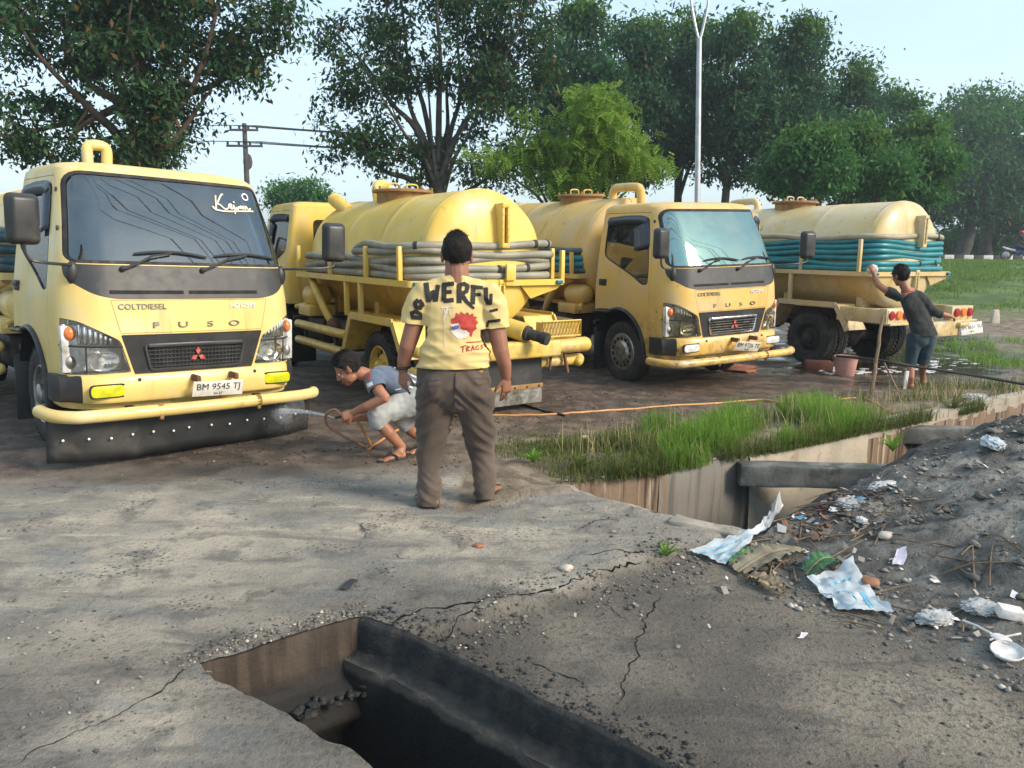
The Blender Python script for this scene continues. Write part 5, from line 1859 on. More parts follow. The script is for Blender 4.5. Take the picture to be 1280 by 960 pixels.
# ================================================================== TREES AND PLANTS
M['bark'] = pmat('bark', (.085, .055, .04), (.15, .10, .07), 4, .9, bump=.6, bscale=20)
M['bark_grey'] = pmat('bark_grey', (.055, .048, .042), (.10, .09, .08), 4, .9, bump=.5, bscale=16)
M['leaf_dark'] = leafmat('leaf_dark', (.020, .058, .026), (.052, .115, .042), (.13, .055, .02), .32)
M['leaf_blue'] = leafmat('leaf_blue_green', (.020, .070, .036), (.048, .130, .056), (.10, .08, .03), .34)
M['leaf_mid'] = leafmat('leaf_mid', (.030, .105, .030), (.070, .19, .045), None, .40)
M['leaf_bright'] = leafmat('leaf_bright', (.10, .21, .028), (.21, .34, .05), (.26, .20, .06), .45)
M['leaf_top_lit'] = leafmat('leaf_top_lit', (.05, .12, .025), (.12, .22, .04), None, .42)  # paler leaves for crown tops, light from above put into the colour
M['stem'] = pmat('stem', (.10, .09, .05), (.16, .14, .08), 6, .8)

def leaves_mesh(name, centers, per, spread, size, mat_list, rs, droop=.35, aspect=.42, top_mat_above=None, pinnate=False):
    """leaf blades scattered round twig ends; each blade is a folded four-corner leaf"""
    n = len(centers)
    cidx = np.repeat(np.arange(n), per)
    P = centers[cidx] + rs.normal(0, 1, (n * per, 3)) * np.asarray(spread)[None, :] * (.75 + .5 * rs.random((n * per, 1)))
    N = len(P)
    d = rs.normal(0, 1, (N, 3)); d[:, 2] -= droop * 1.6
    d /= np.linalg.norm(d, axis=1, keepdims=True)
    up_ = rs.normal(0, .55, (N, 3)); up_[:, 2] += 1.0
    s = np.cross(d, up_); s /= (np.linalg.norm(s, axis=1, keepdims=True) + 1e-9)
    nn = np.cross(s, d)
    L = size * (.6 + .8 * rs.random((N, 1)))
    W = L * aspect
    if pinnate:
        # a feathery leaf: five pairs of narrow leaflets stand along one stalk
        V = []; F = []
        k = 6
        for j in range(k):
            t = (j + .6) / k
            base = P + d * L * t - np.array([0, 0, 1]) * (L * .30 * t * t)
            for sg in (-1, 1):
                ld = s * sg + d * .35 - nn * .12
                ld = ld / np.linalg.norm(ld, axis=1, keepdims=True)
                ll = L * .34 * (1 - .45 * abs(t - .45))
                ww = d * L * .075
                V += [base, base + ld * ll * .5 + ww, base + ld * ll, base + ld * ll * .5 - ww]
        V = np.stack(V, 1).reshape(-1, 3)
        F = np.arange(len(V)).reshape(-1, 4)
        mi = None
    else:
        V = np.stack([P, P + d * L * .5 + s * W * .5 + nn * L * .06, P + d * L, P + d * L * .5 - s * W * .5 + nn * L * .06], 1).reshape(-1, 3)
        F = np.arange(N * 4).reshape(-1, 4)
    me = from_np(name, V, F, mat_list, smooth=False)
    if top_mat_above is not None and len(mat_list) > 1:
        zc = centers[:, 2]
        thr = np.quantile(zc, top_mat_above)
        topc = (zc > thr) & (rs.random(n) < .6)  # highest clusters get the second leaf colour, painted as if lit from above
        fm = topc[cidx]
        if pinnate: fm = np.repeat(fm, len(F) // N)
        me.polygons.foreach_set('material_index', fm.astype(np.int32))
    return me

def tree(name, label, base, blobs, nclus, per, leaf, mats, seed, trunk_r=.2, spread=.42, flat=.62, limbs=7, group=None, gap=.40, fork=.45, lean=(0, 0), twigs=.6, bark='bark', droop=.35,
         top=None, cat='tree', pinnate=False, shell=.55, aspect=.42, wander=.25):
    rs = np.random.default_rng(seed); rd = random.Random(seed)
    bx, by = base
    bz = hz(bx, by) - .05
    root = thing(name, label, cat, loc=(bx, by, bz), group=group)
    off = np.array([bx, by, bz])
    B = np.array([[*b[0], *b[1]] for b in blobs], float)
    vol = np.prod(B[:, 3:], axis=1); pr = vol ** .8 / (vol ** .8).sum()
    B[:, 3:] *= .88
    C_ = []
    tries = 0
    while len(C_) < nclus and tries < nclus * 30:
        tries += 1
        k = rs.choice(len(B), p=pr)
        v = rs.normal(0, 1, 3); v /= np.linalg.norm(v)
        r = rs.random() ** (1 / 3)
        if rs.random() < shell: r = .72 + .28 * r
        p = B[k, :3] + v * r * B[k, 3:]
        q = Vector(p * .9 / max(.8, spread * 2.2)) + Vector((seed * 3.1, 0, 0))
        if mnoise.noise(q) * .5 + .5 < gap: continue
        C_.append(p)
    C_ = np.array(C_) - off
    cz = C_[:, 2].min(); ctr = C_.mean(0)
    # trunk
    top_z = max(.8, cz * 1.0 + (C_[:, 2].max() - cz) * fork * .5)
    T0 = Vector((0, 0, -.1)); T1_ = Vector((lean[0], lean[1], top_z))
    bm = bmesh.new()
    tp = [T0.lerp(T1_, i / 8) + Vector((rd.uniform(-1, 1), rd.uniform(-1, 1), 0)) * trunk_r * wander * (0 if i == 0 else 1) for i in range(9)]
    tube(bm, spline(tp, 2), [trunk_r * (1.25 - .55 * i / 16) if i > 0 else trunk_r * 1.5 for i in range(17)], 10)
    nodes = []
    # limbs run to far apart clusters
    order = [int(rs.integers(len(C_)))]
    dmin = np.linalg.norm(C_ - C_[order[0]], axis=1)
    while len(order) < min(limbs, len(C_)):
        j = int(dmin.argmax()); order.append(j); dmin = np.minimum(dmin, np.linalg.norm(C_ - C_[j], axis=1))
    for j in order:
        e = Vector(C_[j]); f0 = rd.uniform(.55, 1.0)
        s_ = T0.lerp(T1_, f0)
        mid = s_.lerp(e, .45) + Vector((rd.uniform(-.3, .3), rd.uniform(-.3, .3), rd.uniform(.0, .5))) * (e - s_).length * .22
        pp = spline([s_, s_.lerp(mid, .5) + Vector((0, 0, .08 * (e - s_).length)), mid, mid.lerp(e, .55) + Vector((rd.uniform(-.2, .2), rd.uniform(-.2, .2), 0)), e], 4)
        r0 = trunk_r * rd.uniform(.38, .58)
        tube(bm, pp, [max(.012, r0 * (1 - .88 * i / (len(pp) - 1))) for i in range(len(pp))], 6)
        for i, p in enumerate(pp[3:]): nodes.append((p, r0 * (1 - .88 * (i + 3) / (len(pp) - 1))))
    tr = obj('trunk', bm, M[bark], root, angle=80)
    # boughs from limbs to the clusters
    bm = bmesh.new()
    NP = np.array([n[0][:] for n in nodes])
    for c in C_:
        if rd.random() > twigs: continue
        dd = np.linalg.norm(NP - c, axis=1)
        k = int(dd.argmin())
        if dd[k] < .15: continue
        a, e = nodes[k][0], Vector(c)
        m = a.lerp(e, .5) + Vector((rd.uniform(-.15, .15), rd.uniform(-.15, .15), rd.uniform(0, .2))) * dd[k]
        r0 = min(max(.012, nodes[k][1] * .55), .05)
        tube(bm, [a, a.lerp(m, .6), m, m.lerp(e, .6), e], [r0, r0 * .85, r0 * .65, r0 * .45, .007], 4, caps=False)
    tag(obj('boughs', bm, M[bark], root, angle=80), kind='stuff')
    ml = [M[m] for m in mats]
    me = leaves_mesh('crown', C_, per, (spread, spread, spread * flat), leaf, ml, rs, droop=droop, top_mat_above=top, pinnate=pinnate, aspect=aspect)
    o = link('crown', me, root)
    return root

def cb(px, py, depth, rpx, rpy, rd=None, dd=0.0):
    """a crown lobe measured on the photograph at a known distance"""
    p = view_point(px, py, depth + dd)
    k = (depth + dd) / CAM_F
    rx = rpx * k
    return ((p.x, p.y, p.z), (rx, rd if rd else (rx + rpy * k) / 2, rpy * k))

def at(px, depth):
    p = view_point(px, 300, depth); return (p.x, p.y)

D = 17.0
tree('broadleaf_tree', 'big dark broadleaf tree rising behind the truck with windscreen lettering', at(172, D),
     [cb(185, 55, D, 120, 85), cb(85, 20, D, 95, 70, dd=.5), cb(300, 20, D, 75, 75), cb(298, 85, D, 40, 36), cb(212, 150, D, 62, 46), cb(130, 185, D, 105, 30), cb(60, 165, D, 55, 45), cb(190, -60, D, 130, 60)],
     430, 84, .15, ['leaf_dark', 'leaf_top_lit'], 11, trunk_r=.24, spread=.24, limbs=12, gap=.49, top=.86, fork=.5, lean=(.5, 0))
tree('broadleaf_tree', 'dark tree at the left edge whose branches reach into the photo', at(-130, 15.0),
     [cb(-70, 60, 15, 75, 90), cb(-120, 120, 15, 90, 70), cb(-45, 130, 15, 50, 30)], 130, 55, .15, ['leaf_dark'], 12, spread=.3, limbs=7)
D = 20.5
tree('broadleaf_tree', 'dark tree with bare forked branches showing, behind the tank with grey hoses', at(548, D),
     [cb(462, 70, D, 62, 65), cb(560, 45, D, 85, 65), cb(645, 60, D, 45, 85), cb(445, 150, D, 52, 45), cb(505, 205, D, 42, 28), cb(612, 160, D, 62, 65), cb(620, 215, D, 50, 28), cb(450, 190, D, 45, 25), cb(540, -40, D, 95, 55)],
     350, 78, .155, ['leaf_dark', 'leaf_top_lit'], 13, trunk_r=.17, spread=.25, limbs=16, gap=.50, fork=.12, top=.86, bark='bark_grey', shell=.8)
D = 17.0
tree('feathery_tree', 'bright green feathery tree in front of the dark row of trees', at(695, D),
     [cb(682, 190, D, 62, 32), cb(762, 185, D, 58, 36), cb(735, 138, D, 34, 30), cb(690, 150, D, 34, 18), cb(640, 190, D, 36, 20), cb(806, 195, D, 28, 24), cb(700, 225, D, 70, 16)],
     165, 28, .22, ['leaf_bright'], 14, trunk_r=.09, spread=.25, flat=.30, limbs=14, gap=.54, shell=.25,  fork=.2, pinnate=True, bark='bark_grey', droop=.3)
row = [(722, 105, 52, 92, 30), (788, 118, 56, 98, 32), (850, 110, 52, 88, 34), (912, 118, 58, 96, 31), (985, 130, 58, 98, 32), (1052, 165, 52, 85, 34), (1112, 185, 45, 72, 36)]
rl = ['dark tall tree behind the bright feathery tree, left end of the row', 'tall dark tree above the bright feathery tree, second in the row', 'tall dark tree just left of the street lamp', 'tall dark tree directly right of the street lamp pole',
      'tall blue green tree above the cab with the bright windscreen', 'hazy tall tree above the pipe of the dusty tank', 'shorter hazy tree above the dusty tank, right end of the row']
for i, (px, py, rx, ry, D) in enumerate(row):
    tree('broadleaf_tree', rl[i], at(px + (-5, 8, -6, -8, 12, 0, 0)[i], D),
         [cb(px, py - ry * .35, D, rx * .85, ry * .6), cb(px - rx * .3, py + ry * .25, D, rx * .75, ry * .5, dd=.8), cb(px + rx * .35, py + ry * .2, D, rx * .75, ry * .55, dd=-.8), cb(px, py + ry * .85, D, rx * .8, ry * .30),
          cb(px + rx * .2, py - ry * .75, D, rx * .5, ry * .35)],
         250, 70, .22, ['leaf_blue', 'leaf_top_lit'], 30 + i, trunk_r=.18, spread=.33, limbs=11, gap=.53, group='tall dark trees in a row beyond the yard', fork=.2, top=.9, bark='bark_grey')
D = 25
low = [(1012, 205, 48, 42, 25), (1085, 200, 52, 48, 26), (1150, 205, 50, 58, 28)]
ll_ = ['low mid green tree behind the pipe of the dusty tank', 'low mid green tree right above the dusty tank', 'mid green spreading tree right of the dusty tank end']
for i, (px, py, rx, ry, D) in enumerate(low):
    tree('broadleaf_tree', ll_[i], at(px + 5, D), [cb(px, py, D, rx * .8, ry * .8), cb(px - rx * .55, py + ry * .35, D, rx * .6, ry * .45, dd=.6), cb(px + rx * .55, py + ry * .15, D, rx * .6, ry * .6, dd=-.6), cb(px + rx * .1, py - ry * .7, D, rx * .45, ry * .4)],
         170, 64, .19, ['leaf_mid', 'leaf_top_lit'], 50 + i, trunk_r=.10, spread=.29, limbs=10, gap=.52, group='low spreading trees beyond the tankers', bark='bark_grey', top=.85)
for i, (px, bl, D, lab) in enumerate([(1204, [(1190, 205, 66, 62), (1245, 235, 54, 42), (1215, 150, 45, 38), (1150, 248, 52, 36), (1210, 262, 60, 22)], 52, 'wide dark roadside tree with a thick trunk left of the motorcycle'),
                                 (1234, [(1265, 185, 55, 60), (1300, 225, 60, 66), (1258, 130, 30, 24), (1225, 128, 24, 20), (1275, 265, 50, 22)], 55, 'roadside tree standing above the motorcycle at the right edge')]):
    tree('broadleaf_tree', lab, at(px, D), [cb(a, b, D, c, d) for a, b, c, d in bl], 330, 60, .34, ['leaf_blue', 'leaf_mid'], 60 + i, trunk_r=.38, spread=.62, limbs=9, gap=.40, fork=.35, top=.85, bark='bark_grey', group='roadside trees beyond the kerb', lean=((.6, 0), (-.3, 0))[i])
D = 42
tree('round_tree', 'small round tree seen in the gap behind the two yellow cabs', at(374, D), [cb(372, 245, D, 36, 24), cb(395, 250, D, 20, 18), cb(352, 250, D, 18, 16)], 110, 40, .24, ['leaf_mid'], 71, trunk_r=.14, spread=.36, limbs=6, gap=.3)
# bushes beyond the kerb and further along the road
for i in range(9):
    px = 1178 + i * 17 + random.uniform(-4, 4); D = 57 + random.uniform(-1.5, 2.5)
    x, y = at(px, D); z = hz(x, y); hgt = random.uniform(1.5, 2.6)
    tree('bush', ('first', 'second', 'third', 'fourth', 'fifth', 'sixth', 'seventh', 'eighth', 'ninth')[i] + ' green bush from the left behind the black and white kerb', (x, y), [((x, y, z + hgt * .55), (1.05, .9, hgt * .5))], 42, 34, .26, ['leaf_mid'], 80 + i, trunk_r=.05, spread=.36, limbs=4, gap=.25, cat='bush', group='bushes behind the kerb', twigs=.2)
for i in range(12):
    x = -46 + i * 7.5 + random.uniform(-1.5, 1.5); y = 66 + random.uniform(-5, 5); z = hz(x, y); hgt = random.uniform(1.8, 2.6)
    tree('bush', ('first', 'second', 'third', 'fourth', 'fifth', 'sixth', 'seventh', 'eighth', 'ninth', 'tenth', 'eleventh', 'twelfth')[i] + ' far low bush from the left along the road behind the trucks', (x, y), [((x, y, z + hgt * .5), (3.6, 1.2, hgt * .5))], 46, 34, .42, ['leaf_blue'], 100 + i, trunk_r=.06, spread=.6, limbs=4, gap=.25, cat='bush', group='far bushes along the road', twigs=.2)

# ------------------------------------------------------------------ grass
M['grass_lush'] = leafmat('grass_lush', (.085, .20, .024), (.20, .35, .055), (.28, .25, .09), .40)
M['grass_dull'] = leafmat('grass_dull', (.06, .10, .022), (.15, .18, .05), (.24, .19, .09), .3)
M['grass_field'] = leafmat('grass_field', (.07, .15, .025), (.16, .26, .05), (.24, .23, .09), .35)
def grass(name, label, X, Y, h, w, mat_, rs, bend=.6, z=None):
    n = len(X)
    Z = H(X, Y) - .01 if z is None else z
    a = rs.uniform(0, 2 * PI, n)
    hh = h * (.5 + .8 * rs.random(n)); ww = w * (.7 + .6 * rs.random(n))
    b = bend * rs.random(n) ** 1.2
    dx, dy = np.cos(a), np.sin(a)
    ca, sa = -dy, dx
    rows = []
    for t, wk in ((0, 1), (.4, .85), (.75, .55), (1, .05)):
        cx = X + dx * hh * b * t ** 2; cy = Y + dy * hh * b * t ** 2; cz = Z + hh * t * (1 - .35 * b * t)
        rows.append((np.stack([cx - ca * ww * wk / 2, cy - sa * ww * wk / 2, cz], 1), np.stack([cx + ca * ww * wk / 2, cy + sa * ww * wk / 2, cz], 1)))
    V = np.stack([q for r in rows for q in r], 1).reshape(-1, 3)
    b0 = np.arange(n)[:, None] * 8
    F = np.concatenate([b0 + np.array([[0, 1, 3, 2]]), b0 + np.array([[2, 3, 5, 4]]), b0 + np.array([[4, 5, 7, 6]])], 0)
    o = link(name, from_np(name, V, F, [mat_], smooth=True))
    return tag(o, label, kind='stuff')

rs = np.random.default_rng(5)
def sample_strip(n, rs, off0, off1, u0, u1):
    """points along the far rim of the ditch, off = distance from the rim into the bank"""
    P = resample([Vector((x, y, 0)) for x, y in DITCH[:11]], .02, False)
    P = np.array([p[:2] for p in P]); T = np.gradient(P, axis=0); T /= np.linalg.norm(T, axis=1, keepdims=True)
    N_ = np.stack([-T[:, 1], T[:, 0]], 1)
    i = rs.integers(int(u0 * len(P)), int(u1 * len(P)), n)
    o = rs.uniform(off0, off1, n)
    q = P[i] + N_[i] * o[:, None]
    return q[:, 0], q[:, 1], i / len(P), o
X, Y, u, o_ = sample_strip(60000, rs, -.06, 1.15, .0, .52)
dens = fbm(X * 2.4, Y * 2.4, 4, 51)
lush = np.exp(-((X - 1.75) / .85) ** 2) + .75 * np.exp(-((X - 3.0) / .5) ** 2) + .35 * np.exp(-((X - .7) / .5) ** 2)
keep = (rs.random(len(X)) < np.clip(lush * 1.15 * sstep(.40, .60, dens + .10 * lush), 0, 1)) & (o_ < .78 + .4 * (dens - .5) + .18 * lush)
X, Y, lush, o_ = X[keep], Y[keep], lush[keep], o_[keep]
k = (X > 1.15) & (rs.random(len(X)) < .85)
grass('grass', 'lush bright green grass on the ditch bank in front of the ochre cab', X[k], Y[k], (.07 + .16 * np.clip(lush[k], 0, 1)) * (.35 + 1.3 * fbm(X[k] * 3.5, Y[k] * 3.5, 3, 64)), .007, M['grass_lush'], rs, .9)
grass('grass', 'patchy olive grass at the left end of the ditch bank', X[~k], Y[~k], .09 + .09 * np.clip(lush[~k], 0, 1), .006, M['grass_dull'], rs, .9)
# blades that hang over the rim
X, Y, u, o_ = sample_strip(3800, rs, -.07, .03, .02, .40)
kk = fbm(X * 3, Y * 3, 3, 57) > .42
X, Y = X[kk], Y[kk]
grass('grass', 'long grass hanging over the rust streaked ditch wall', X, Y, .17, .006, M['grass_dull'], rs, 1.6)
# yellow green low cover at the near end
X = rs.normal(.45, .30, 6000); Y = rs.normal(6.15, .28, 6000)
kk = (fbm(X * 4, Y * 4, 3, 58) > .47) & ~inside(X, Y, DITCH) & (Y > 5.45 + .3 * X)
grass('grass', 'thin yellow green grass on bare soil right of the standing man', X[kk], Y[kk], .05, .006, M['grass_dull'], rs, 1.0)
# rough patches on the right
X = rs.uniform(4.2, 11, 60000); Y = rs.uniform(8.2, 16, 60000)
dens = fbm(X * .9, Y * .9, 4, 61)
dd = seg_dist(X, Y, DITCH[:11])
far = ~inside(X, Y, DITCH) & (Y > 7.6 + .62 * (X - 4.2) + .12)
patch = np.maximum(np.exp(-(((X - 5.6) / .8) ** 2 + ((Y - 9.1) / .45) ** 2)), np.exp(-(((X - 9.0) / 2.2) ** 2 + ((Y - 12.4) / 1.0) ** 2)) * 1.2)
patch = np.maximum(patch, .9 * np.exp(-(((X - 4.35) / .35) ** 2 + ((Y - 8.35) / .3) ** 2)))
kk = far & (rs.random(len(X)) < patch * sstep(.36, .55, dens)) & (X < 6.9)
grass('grass', 'rough grass round the feet of the youth washing the truck', X[kk], Y[kk], .13, .009, M['grass_dull'], rs, .9)
kk = far & (rs.random(len(X)) < 1.6 * patch * sstep(.30, .50, dens)) & (X >= 6.9)
grass('grass', 'green grass patch on the bare earth right of the youth', X[kk], Y[kk], .14, .012, M['grass_lush'], rs, .9)
X = rs.uniform(6, 40, 110000); Y = rs.uniform(18.5, 43, 110000)
dens = fbm(X * .35, Y * .35, 4, 63)
kk = (X < Y * .78 + 2) & (X > Y * .38 - 1) & (rs.random(len(X)) < sstep(.33, .5, dens) * sstep(18.5, 22, Y))
grass('grass', 'field of light green grass below the road', X[kk], Y[kk], .13, .022, M['grass_field'], rs, .8)
X = rs.uniform(-16, 14, 14000); Y = rs.uniform(24, 42, 14000)
grass('grass', 'grass beyond the yard behind the trucks', X, Y, .25, .03, M['grass_field'], rs, .8)

def weed(x, y, h, n, label, seed, mat_='grass_lush', w=.022):
    rd = random.Random(seed)
    z = hz(x, y)
    root = thing('weed', label, 'weed', loc=(x, y, z))
    for i in range(n):
        a = rd.uniform(0, 2 * PI); L = h * rd.uniform(.7, 1.2); b = rd.uniform(.3, .95)
        bm = bmesh.new()
        d = Vector((math.cos(a), math.sin(a), 0)); s = Vector((-d.y, d.x, 0))
        prev = None
        for k in range(6):
            t = k / 5
            p = d * (L * b * t) + Vector((0, 0, L * (t * 1.0 - .65 * b * t * t)))
            ww = w * (math.sin(PI * min(1, t * .9 + .12))) * .5
            r = [bm.verts.new(p - s * ww), bm.verts.new(p + Vector((0, 0, -.004))), bm.verts.new(p + s * ww)]
            if prev:
                for q in range(2): bm.faces.new((prev[q], prev[q + 1], r[q + 1], r[q]))
            prev = r
        obj('blade', bm, M[mat_], root, angle=80)
    return root
weed(*ground_point(666, 585)[:2], .13, 26, 'bright green weed at the slab edge beside the standing man', 3)
weed(*ground_point(722, 592)[:2], .16, 22, 'leafy weed on the bank with a white scrap beside it', 4, 'grass_dull')
weed(*ground_point(832, 690)[:2], .10, 18, 'small green tuft at the broken slab corner left of the sack', 5, w=.014)
weed(4.55, 7.85, .30, 20, 'weed growing at the ditch coping below the youth', 6, 'grass_dull')
weed(2.75, 5.42, .20, 16, 'green weed on the rubbish heap beside the concrete strut', 7)

for i, (px, py, hh, mm) in enumerate([(760, 590, .20, 'grass_dull'), (800, 575, .26, 'grass_lush'), (860, 565, .30, 'grass_dull'), (905, 560, .34, 'grass_lush'), (985, 535, .30, 'grass_dull'), (1030, 528, .30, 'grass_lush'), (1075, 520, .26, 'grass_dull')]):
    p = ground_point(px, py - 12)
    weed(p.x, p.y, hh, 18, ('first', 'second', 'third', 'fourth', 'fifth', 'sixth', 'seventh')[i] + ' taller weed from the left standing out of the bank grass', 40 + i, mm, w=.012)['group'] = 'taller weeds in the bank grass'
# dead stalks among the green
X, Y, u, o_ = sample_strip(1500, rs, -.04, .75, .02, .50)
kk = fbm(X * 2, Y * 2, 3, 91) > .45
M['stalk'] = leafmat('dead_stalk', (.30, .24, .12), (.42, .36, .20), None, .2)
grass('dead_stalks', 'pale dead stalks standing among the bank grass', X[kk], Y[kk], .27, .005, M['stalk'], rs, .8)

# ------------------------------------------------------------------ street furniture
M['galv'] = pmat('galvanised', (.50, .52, .54), (.40, .42, .44), 3, .5, metal=.6)
M['pole_dark'] = pmat('pole_dark', (.05, .045, .045), (.08, .075, .07), 3, .9)
M['insulator'] = pmat('insulator', (.05, .035, .03), None, rough=.3)
M['wire'] = pmat('wire', (.015, .015, .016), None, rough=.6)
D = 24.0
x, y = at(874, D); z = hz(x, y)
L = thing('street_lamp', 'tall grey street lamp with a forked head among the trees', 'street lamp', loc=(x, y, z - .05), rot=(0, R(-2.3), 0))
zf = view_point(874, 45, D).z - z
bm = bmesh.new(); tube(bm, [(0, 0, 0), (0, 0, zf * .5), (0, 0, zf)], [.095, .085, .072], 14); lathe(bm, [(.16, 0), (.16, .03), (.10, .04), (.10, .35), (.095, .36)], 16, 'Z'); obj('pole', bm, M['galv'], L)
for sd in (-1, 1):
    bm = bmesh.new(); tube(bm, spline([(0, 0, zf - .1), (sd * .10, 0, zf + .25), (sd * .235, 0, zf + .9), (sd * .235, 0, zf + 1.1), (sd * .12, 0, zf + 1.45), (sd * .5, 0, zf + 1.9), (sd * 1.2, 0, zf + 2.05)], 4), .04, 8)
    ar = obj('arm', bm, M['galv'], L)
    bm = bmesh.new(); box(bm, (sd * 1.4, 0, zf + 2.06), (.6, .22, .09), bevel=.03); obj('lamp_head', bm, M['galv'], ar)

def utility_pole(px, depth, ytop, label, xy=None, height=None, arms=((-.35, 1.5), (-1.15, 1.9)), yaw=0.0):
    x, y = xy if xy else at(px, depth)
    z = hz(x, y)
    hgt = height or (view_point(px, ytop, depth).z - z)
    L = thing('utility_pole', label, 'utility pole', loc=(x, y, z - .05), rot=(0, 0, yaw))
    bm = bmesh.new(); tube(bm, [(0, 0, 0), (0, 0, hgt * .5), (0, 0, hgt)], [.17, .145, .115], 12); obj('pole', bm, M['pole_dark'], L)
    tips = []
    for dz, wd in arms:
        bm = bmesh.new(); box(bm, (0, -.12, hgt + dz), (wd, .09, .11), bevel=.01); a = obj('crossarm', bm, M['pole_dark'], L)
        for k in range(4):
            xx = (-.46 + .307 * k) * wd
            bm = bmesh.new(); lathe(bm, [(0, 0), (.05, .01), (.075, .05), (.05, .08), (.07, .11), (.04, .15), (0, .19)], 10, 'Z', c=(xx, -.12, hgt + dz + .055)); obj('insulator', bm, M['insulator'], a)
            tips.append(Matrix.Rotation(yaw, 4, 'Z') @ Vector((xx, -.12, hgt + dz + .23)) + Vector((x, y, z - .05)))
    bm = bmesh.new(); ball(bm, (0, .28, hgt - 1.9), (.24, .24, .42)); obj('transformer', bm, M['pole_dark'], L)
    return tips
def wires(label, A, B, sag, r=.012):
    root = thing('overhead_wires', label, 'wires')
    for a, b in zip(A, B):
        bm = bmesh.new()
        n = 22
        tube(bm, [a.lerp(b, i / n) - Vector((0, 0, sag * 4 * (i / n) * (1 - i / n))) for i in range(n + 1)], r, 5)
        obj('wire', bm, M['wire'], root)
P1 = utility_pole(312, 42, 153, 'dark utility pole with two crossarms in the gap between the trees')
P2 = utility_pole(0, 0, 0, 'utility pole far left outside the frame', xy=(-52, 40), height=9.5)
P3 = utility_pole(0, 0, 0, 'utility pole hidden by the dark tree row', xy=(20, 52), height=9.0)
wires('overhead wires running left from the utility pole', P2, P1, .9, .016)
wires('overhead wires running right from the utility pole behind the forked tree', P1, P3, .9, .016)
# the line that passes behind the photographer and shows in the windscreens
P4 = utility_pole(0, 0, 0, 'utility pole to the right of the yard outside the frame', xy=(16, 7.6), height=8.4, arms=((-.3, 1.7), (-1.1, 1.9)), yaw=R(98))
P5 = utility_pole(0, 0, 0, 'utility pole to the left of the yard outside the frame', xy=(-14, 2.4), height=8.4, yaw=R(98))
wires('overhead wires crossing above the yard and mirrored in the windscreens', P4, P5, .7, .014)

# thin air that pales the far trees
bm = bmesh.new(); box(bm, (0, 550, 10.5), (1460, 1980, 26))
hm = bpy.data.materials.new('haze'); hm.use_nodes = True
hm.node_tree.nodes.remove(hm.node_tree.nodes['Principled BSDF'])
pv = hm.node_tree.nodes.new('ShaderNodeVolumePrincipled'); pv.inputs['Color'].default_value = (.80, .90, .98, 1); pv.inputs['Density'].default_value = .0013; pv.inputs['Anisotropy'].default_value = .3
hm.node_tree.links.new(pv.outputs[0], hm.node_tree.nodes['Material Output'].inputs['Volume'])
tag(obj('haze', bm, hm, smooth=False), 'thin pale haze over the yard and the trees', kind='stuff')

# pale green sheet fence behind the tanks
M['fence_green'] = pmat('fence_green', (.36, .46, .26), (.42, .50, .32), 3, .6)
p0, p1 = at(610, 19.5), at(800, 20.5)
F_ = thing('sheet_fence', 'pale green sheet fence glimpsed behind the yellow tanks', 'fence', loc=(p0[0], p0[1], hz(*p0)), rot=(0, 0, math.atan2(p1[1] - p0[1], p1[0] - p0[0])))
Lf = math.hypot(p1[0] - p0[0], p1[1] - p0[1])
bm = bmesh.new(); box(bm, (0, 0, 1.4), (.232, .03, 2.72), bevel=.008); pm = finish(bm_mesh(bm), M['fence_green'])
for i in range(int(Lf / .24)): link('panel', pm, F_, loc=(i * .24 + .12, .012 * (i % 2), 0))
for zz in (.6, 2.60):
    bm = bmesh.new(); box(bm, (Lf / 2, -.04, zz), (Lf, .04, .06)); obj('rail', bm, M['fence_green'], F_)
# ================================================================== PEOPLE
def skinmat(name, c1, c2):
    t = NT(name)
    c = t.mix(t.rng(t.noise(7, 4), .35, .7), c1, c2)
    t.setc('Base Color', c); t.setc('Roughness', .5); t.setc('Specular IOR Level', .4)
    t.setc('Subsurface Weight', .12); t.b.inputs['Subsurface Radius'].default_value = (.012, .005, .003); t.b.inputs['Subsurface Scale'].default_value = .5
    t.bump(t.noise(160, 3), .12, .002)
    return t.m
M['skin_a'] = skinmat('skin_brown', (.30, .140, .088), (.225, .098, .062))
M['skin_b'] = skinmat('skin_tan', (.36, .17, .10), (.27, .115, .068))
M['hair'] = pmat('black_hair', (.008, .007, .0065), (.022, .018, .016), 90, .75, bump=1.0, bscale=150, spec=.2)
def cloth(name, a, b, scale=5, weave=420, fade=None):
    t = NT(name)
    c = t.mix(t.rng(t.noise(scale, 5), .38, .68), a, b)
    if fade: c = t.mix(t.rng(t.noise(scale * .5, 4), .5, .7, 0, .7), c, fade)
    t.setc('Base Color', c); t.setc('Roughness', .92); t.setc('Specular IOR Level', .2); t.setc('Sheen Weight', .15)
    t.bump(t.noise(weave, 2), .25, .002)
    return t.m
M['shirt_yellow'] = cloth('shirt_yellow', (.66, .50, .22), (.58, .43, .18))
M['trouser_brown'] = cloth('trouser_brown', (.075, .056, .045), (.100, .076, .062), 4, fade=(.12, .095, .08))
M['print_black'] = pmat('print_black', (.018, .017, .016), None, rough=.8)
M['print_red'] = pmat('print_red', (.42, .045, .03), (.30, .03, .025), 60, .8)
M['print_white'] = pmat('print_white', (.68, .62, .55), (.58, .5, .5), 60, .8)
M['print_blue'] = pmat('print_blue', (.12, .12, .30), None, rough=.8)
M['shirt_blue'] = cloth('shirt_blue', (.095, .125, .185), (.13, .16, .22), 6)
M['shorts_grey'] = cloth('shorts_grey', (.235, .25, .25), (.34, .355, .35), 5, fade=(.45, .46, .45))
M['shirt_dark'] = cloth('shirt_dark', (.022, .025, .026), (.036, .04, .04), 6)
M['pants_teal'] = cloth('pants_teal', (.022, .042, .058), (.04, .065, .08), 5)
